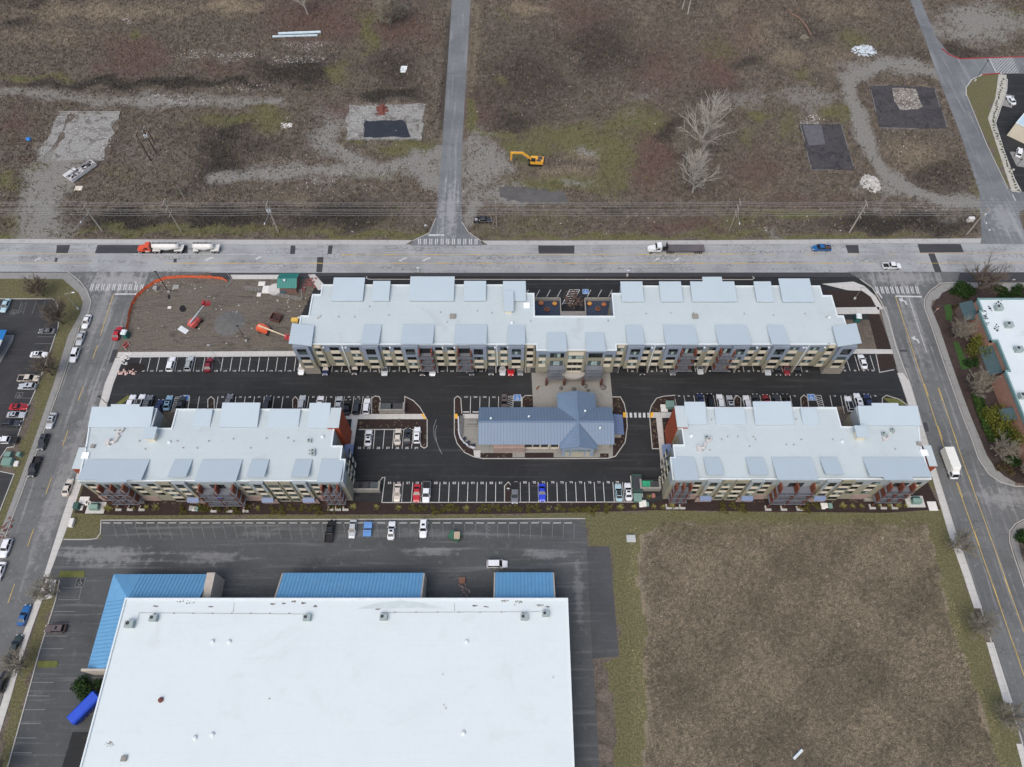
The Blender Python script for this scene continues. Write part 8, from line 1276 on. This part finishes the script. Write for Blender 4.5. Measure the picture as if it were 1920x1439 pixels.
pile(868, 1108, 1.6, 1.6, .5, M('pallet_scrap', lin(120, 110, 108), .9, .3, 2), 16, 'small scatter of boxes and boards below the pallet stack', 'junk heap', .5)
for x, y, l in ((237, 648, 'red and white barrier left of the pair at the yard corner'), (240, 652, 'red and white barrier right of the pair at the yard corner')): p = at(x, y); t = thing('barrier', l, 'barrier', (p.x, p.y, 0), R(60)); MB().box(-.9, -.08, .5, .9, .08, 1.0).build('board', M('barrier_red', lin(176, 66, 66), .6, .25, 2), t); [MB().box(s * .8 - .05, -.3, 0, s * .8 + .05, .3, .5).build('leg', CAP, t) for s in (-1, 1)]
pile(237, 672, 1.4, 2.2, .5, RUB, 30, 'pale rocks heaped beside the black tree pit', 'rock heap', .6); pile(240, 698, 3.0, .8, .3, M('pinkish_rock', lin(206, 176, 166), .9, .15, 1), 26, 'pinkish white rocks along the lower rim of the tree pit', 'rock heap', .5); pile(11, 995, 1.2, 3.4, .6, M('brick_strap', lin(110, 70, 66), .9, .3, 2), 26, 'pallet of red brown bricks strapped at the left kerb', 'brick pallet', .5); pile(1075, 562, 3.0, 3.6, .8, M('rusty_junk', lin(92, 76, 68), .9, .35, 2), 44, 'heap of rusty junk over the hatched bay in the north court', 'junk heap', .7); pile(1082, 576, 1.6, 1.2, .5, TRIM, 20, 'small dark heap below the rusty junk in the north court', 'junk heap', .5)
pile(577, 533, 2.6, 4.0, .6, M('red_scrap', lin(140, 84, 84), .8, .35, 1.5), 22, 'red and grey scrap pieces right of the pump shed', 'scrap heap', .6)
for a in ((1069, 697.5, .8), (1098, 725, .55), (1131, 727, .85), (1076, 731, .6), (1052, 729, .5), (1103, 733, .45)):
    p = at(a[0], a[1]); tag(MB().lathe((p.x, p.y, .06), [(a[2], 0), (a[2] * 1.05, .2), (a[2] * .7, .5), (a[2] * .2, .62)], 9).build('boulder', M('plaza_boulder', lin(104, 100, 96), .9, .25, 1.5), smooth=True), {1069: 'dark boulder nearest the lobby on the plaza', 1098: 'round pale topped boulder in the middle of the plaza', 1131: 'dark boulder at the right side of the plaza', 1076: 'red brown boulder at the peak of the clubhouse gable', 1052: 'grey boulder left of the clubhouse gable peak', 1103: 'small grey boulder right of the clubhouse gable peak'}[int(a[0])], 'boulder')
# wheel stops: one mesh, copies along the kerb
ws = MB(); ws.loft([[(x, y, z) for y, z in ((-.12, 0), (.12, 0), (.08, .13), (-.08, .13))] for x in (-.95, .95)]); wm_ = ws.mesh('wheel_stop', K_KERB)
for k in range(43):
    p = at(200 + 20.6 * k, 981); o = bpy.data.objects.new('wheel_stop', wm_); C.collection.objects.link(o); o.location = (p.x, p.y, Z); o.rotation_euler.z = random.uniform(-.03, .03); tag(o, 'concrete wheel stop along the top edge of the warehouse lot', 'wheel stop', 'wheel stops in the warehouse lot')
# highway planter shrubs, flower strip dots and grass islands of the warehouse side lot
slab('verge_island', [[(1655, 747), (1690, 749), (1700, 760), (1672, 760)], [(212, 762), (240, 742), (246, 744), (222, 764)], [(72, 1239.5), (108, 1239.5), (109, 1246), (106, 1252), (70, 1252)], [(113, 1071), (158, 1071), (160, 1075), (158, 1083), (110, 1083)]], LAWN, .14)
pave('service_apron', [[(136, 1373), (170, 1373), (150, 1460), (110, 1460)]], A_NEW, Z + .006)
V, F = leafball(70, .35, .35, .4, .13, 17, 3); fp = proto_plant('strip_plant', V, F, L_DG, 'small dark plant dotted along the pale strip of the drive through', 'dark plants on the drive through strip', 'plant'); first = True
for k in range(46):
    f = k / 45; pl = [(1880, 150), (1860, 232), (1908, 358)]; x, y = (pl[0][0] + (pl[1][0] - pl[0][0]) * f * 2.2, pl[0][1] + (pl[1][1] - pl[0][1]) * f * 2.2) if f < .45 else (pl[1][0] + (pl[2][0] - pl[1][0]) * (f - .45) / .55, pl[1][1] + (pl[2][1] - pl[1][1]) * (f - .45) / .55)
    p = at(x + random.uniform(-2, 2), y); o = fp if first else copy_tree(fp); first = False; o.location = (p.x, p.y, .1); o.rotation_euler.z = random.uniform(0, 6)
# ================================================================ WILD VEGETATION (uncountable)
NORTH = [(-260, -30), (2180, -30), (2300, 446), (-420, 447)]
CUT = [[(843, -40), (890, -40), (868, 300), (868, 410), (880, 436), (905, 455), (765, 455), (803, 436), (814, 410), (818, 360), (824, 290)], [(1696, -40), (1728, -40), (1758, 68), (1782, 98), (1800, 108), (2300, 95), (2300, 460), (1836, 460), (1834, 350), (1798, 250), (1752, 140), (1728, 67)], [(140, 210), (228, 210), (198, 304), (75, 304), (110, 210)], [(648, 195), (800, 194), (792, 264), (646, 264)], [(1496, 232), (1579, 232), (1604, 321), (1520, 321)], [(1627, 160), (1754, 162), (1779, 244), (1648, 243)], [(935, 350), (1062, 360), (1066, 382), (945, 382)]]
def tufts(name, n, box, keep, nb, hl, wl, cols, seed, lean=(.2, 1.0), label=None):
    r = np.random.default_rng(seed); X = r.uniform(box[0], box[1], n); Y_ = r.uniform(box[2], box[3], n); m = masks(X, Y_); k = keep(X, Y_, m, r.random(n)); X, Y_ = X[k], Y_[k]; m = {q: v[k] for q, v in m.items()}; n = len(X)
    j = r.normal(0, .22, n); c = cols(m, j, r.random(n), X, Y_); X = np.repeat(X, nb); Y_ = np.repeat(Y_, nb); c = np.repeat(c, nb, 0); N_ = len(X); a = r.uniform(0, 6.283, N_); tl = r.uniform(*lean, N_); L2 = r.uniform(*hl, N_); w2 = r.uniform(*wl, N_)
    ox, oy = r.normal(0, .18, N_), r.normal(0, .18, N_); base = np.stack([X + ox, Y_ + oy, np.zeros(N_)], 1); d = np.stack([np.cos(a) * np.sin(tl), np.sin(a) * np.sin(tl), np.cos(tl)], 1) * L2[:, None]; s = np.stack([-np.sin(a), np.cos(a), 0 * a], 1) * w2[:, None]
    V = np.stack([base - s, base + s, base + d], 1).reshape(-1, 3); c = np.clip(c * r.uniform(.75, 1.25, (N_, 1)), 0, 1); cc = np.concatenate([np.repeat(c, 3, 0), np.ones((3 * N_, 1))], 1)
    o = bpy.data.objects.new(name, arr_mesh(name, V, np.arange(3 * N_).reshape(N_, 3), VEG, cc)); C.collection.objects.link(o); tag(o, kind='stuff'); o['label'] = label; return o
VEG = vcol('wild_vegetation'); L3 = lambda *c: np.array(lin(*c)[:3])
def keep_n(X, Y_, m, u):
    x, y = pix(X, Y_); k = inpoly(x, y, NORTH)
    for c in CUT: k &= ~inpoly(x, y, c)
    return k & (u > m['gravel'] * 1.05) & (u > m['rubble'] * .6) & (u > m['green'] * .45)
def col_n(m, j, u, X, Y_):
    c = np.where((u < .5)[:, None], L3(114, 106, 97), np.where((u < .8)[:, None], L3(84, 77, 70), L3(142, 131, 118)))
    for key, col, g in (('red', L3(118, 94, 88), .85), ('tan', L3(162, 148, 128), .7), ('dark', L3(62, 60, 57), .9), ('green', L3(112, 112, 74), .85)):
        w_ = np.clip((m[key] + j - .14) * 2.1, 0, 1)[:, None] * g; c = c * (1 - w_) + col * w_
    return c
tufts('bramble_scrub', 190000, (-250, 250, 140, 300), keep_n, 4, (.35, 1.1), (.05, .13), col_n, 1, (.15, 1.2), 'brown bramble scrub covering the waste ground beyond the highway')
FIELD = [(1205, 1010), (1240, 985), (1400, 976), (1735, 978), (1757, 1080), (1790, 1197), (1830, 1305), (1872, 1450), (1890, 1540), (1222, 1540), (1218, 1400), (1206, 1100)]
def keep_f(X, Y_, m, u):
    x, y = pix(X, Y_); w_ = 5 * np.sin(X * .4 + 2 * np.sin(Y_ * .3)) + 4 * np.sin(Y_ * .9 + X * .5); d = np.minimum(np.minimum((x - 1206) / 40, (y - 972) / 45), 1.0) + w_ * .04; return inpoly(x + w_, y + w_ * .8, FIELD) & (u < .25 + d)
def col_f(m, j, u, X, Y_):
    n = (np.sin(X * .16 + 1.7 * np.sin(Y_ * .19)) + np.sin(Y_ * .27 + X * .12 + 2 + np.sin(X * .3)) + np.sin(X * .5 - Y_ * .45) * .6) / 4.2 + .5 + j * .4; n = np.clip(n, 0, 1)[:, None]
    c = np.where((u < .55)[:, None], L3(132, 123, 106), np.where((u < .8)[:, None], L3(88, 83, 72), L3(178, 166, 144))); c = c * (.8 + .42 * n)
    x, y = pix(X, Y_); g = np.clip(1 - (y - 965) / 42, 0, 1)[:, None] * np.clip(.6 + j, 0, 1)[:, None]; return c * (1 - g) + L3(114, 114, 76) * g
tufts('dry_grass', 190000, (15, 120, -8, 64), keep_f, 4, (.35, 1.0), (.018, .05), col_f, 2, (.5, 1.4), 'tall brown dry grass filling the lower right field')
def keep_g(X, Y_, m, u):
    x, y = pix(X, Y_); return (m['green'] > .3) & ((y > 515) & ~inpoly(x, y, FIELD)) & (u < .75)
def col_g(m, j, u, X, Y_): t_ = (m['tan'] + .6 * j > .4)[:, None] * .75; return t_ * L3(150, 140, 106) * (1 + .3 * j[:, None]) + (1 - t_) * np.where((u < .45)[:, None], L3(108, 114, 66), np.where((u < .75)[:, None], L3(86, 88, 58), L3(142, 134, 104))) * (1 + .4 * j[:, None]) * np.where(np.sin(X * .5 + 2 * np.sin(Y_ * .31)) + np.sin(Y_ * .23 + X * .2) + 3 * j > .5, 1.0, .0)[:, None] + np.where(np.sin(X * .5 + 2 * np.sin(Y_ * .31)) + np.sin(Y_ * .23 + X * .2) + 3 * j > .5, 0.0, 1.0)[:, None] * np.where((u < .6)[:, None], L3(136, 126, 98), L3(104, 100, 70))
tufts('verge_grass', 420000, (-180, 140, -8, 150), keep_g, 2, (.1, .28), (.03, .07), col_g, 3, (.2, 1.2), 'short mixed grass on the verges and lot edges')
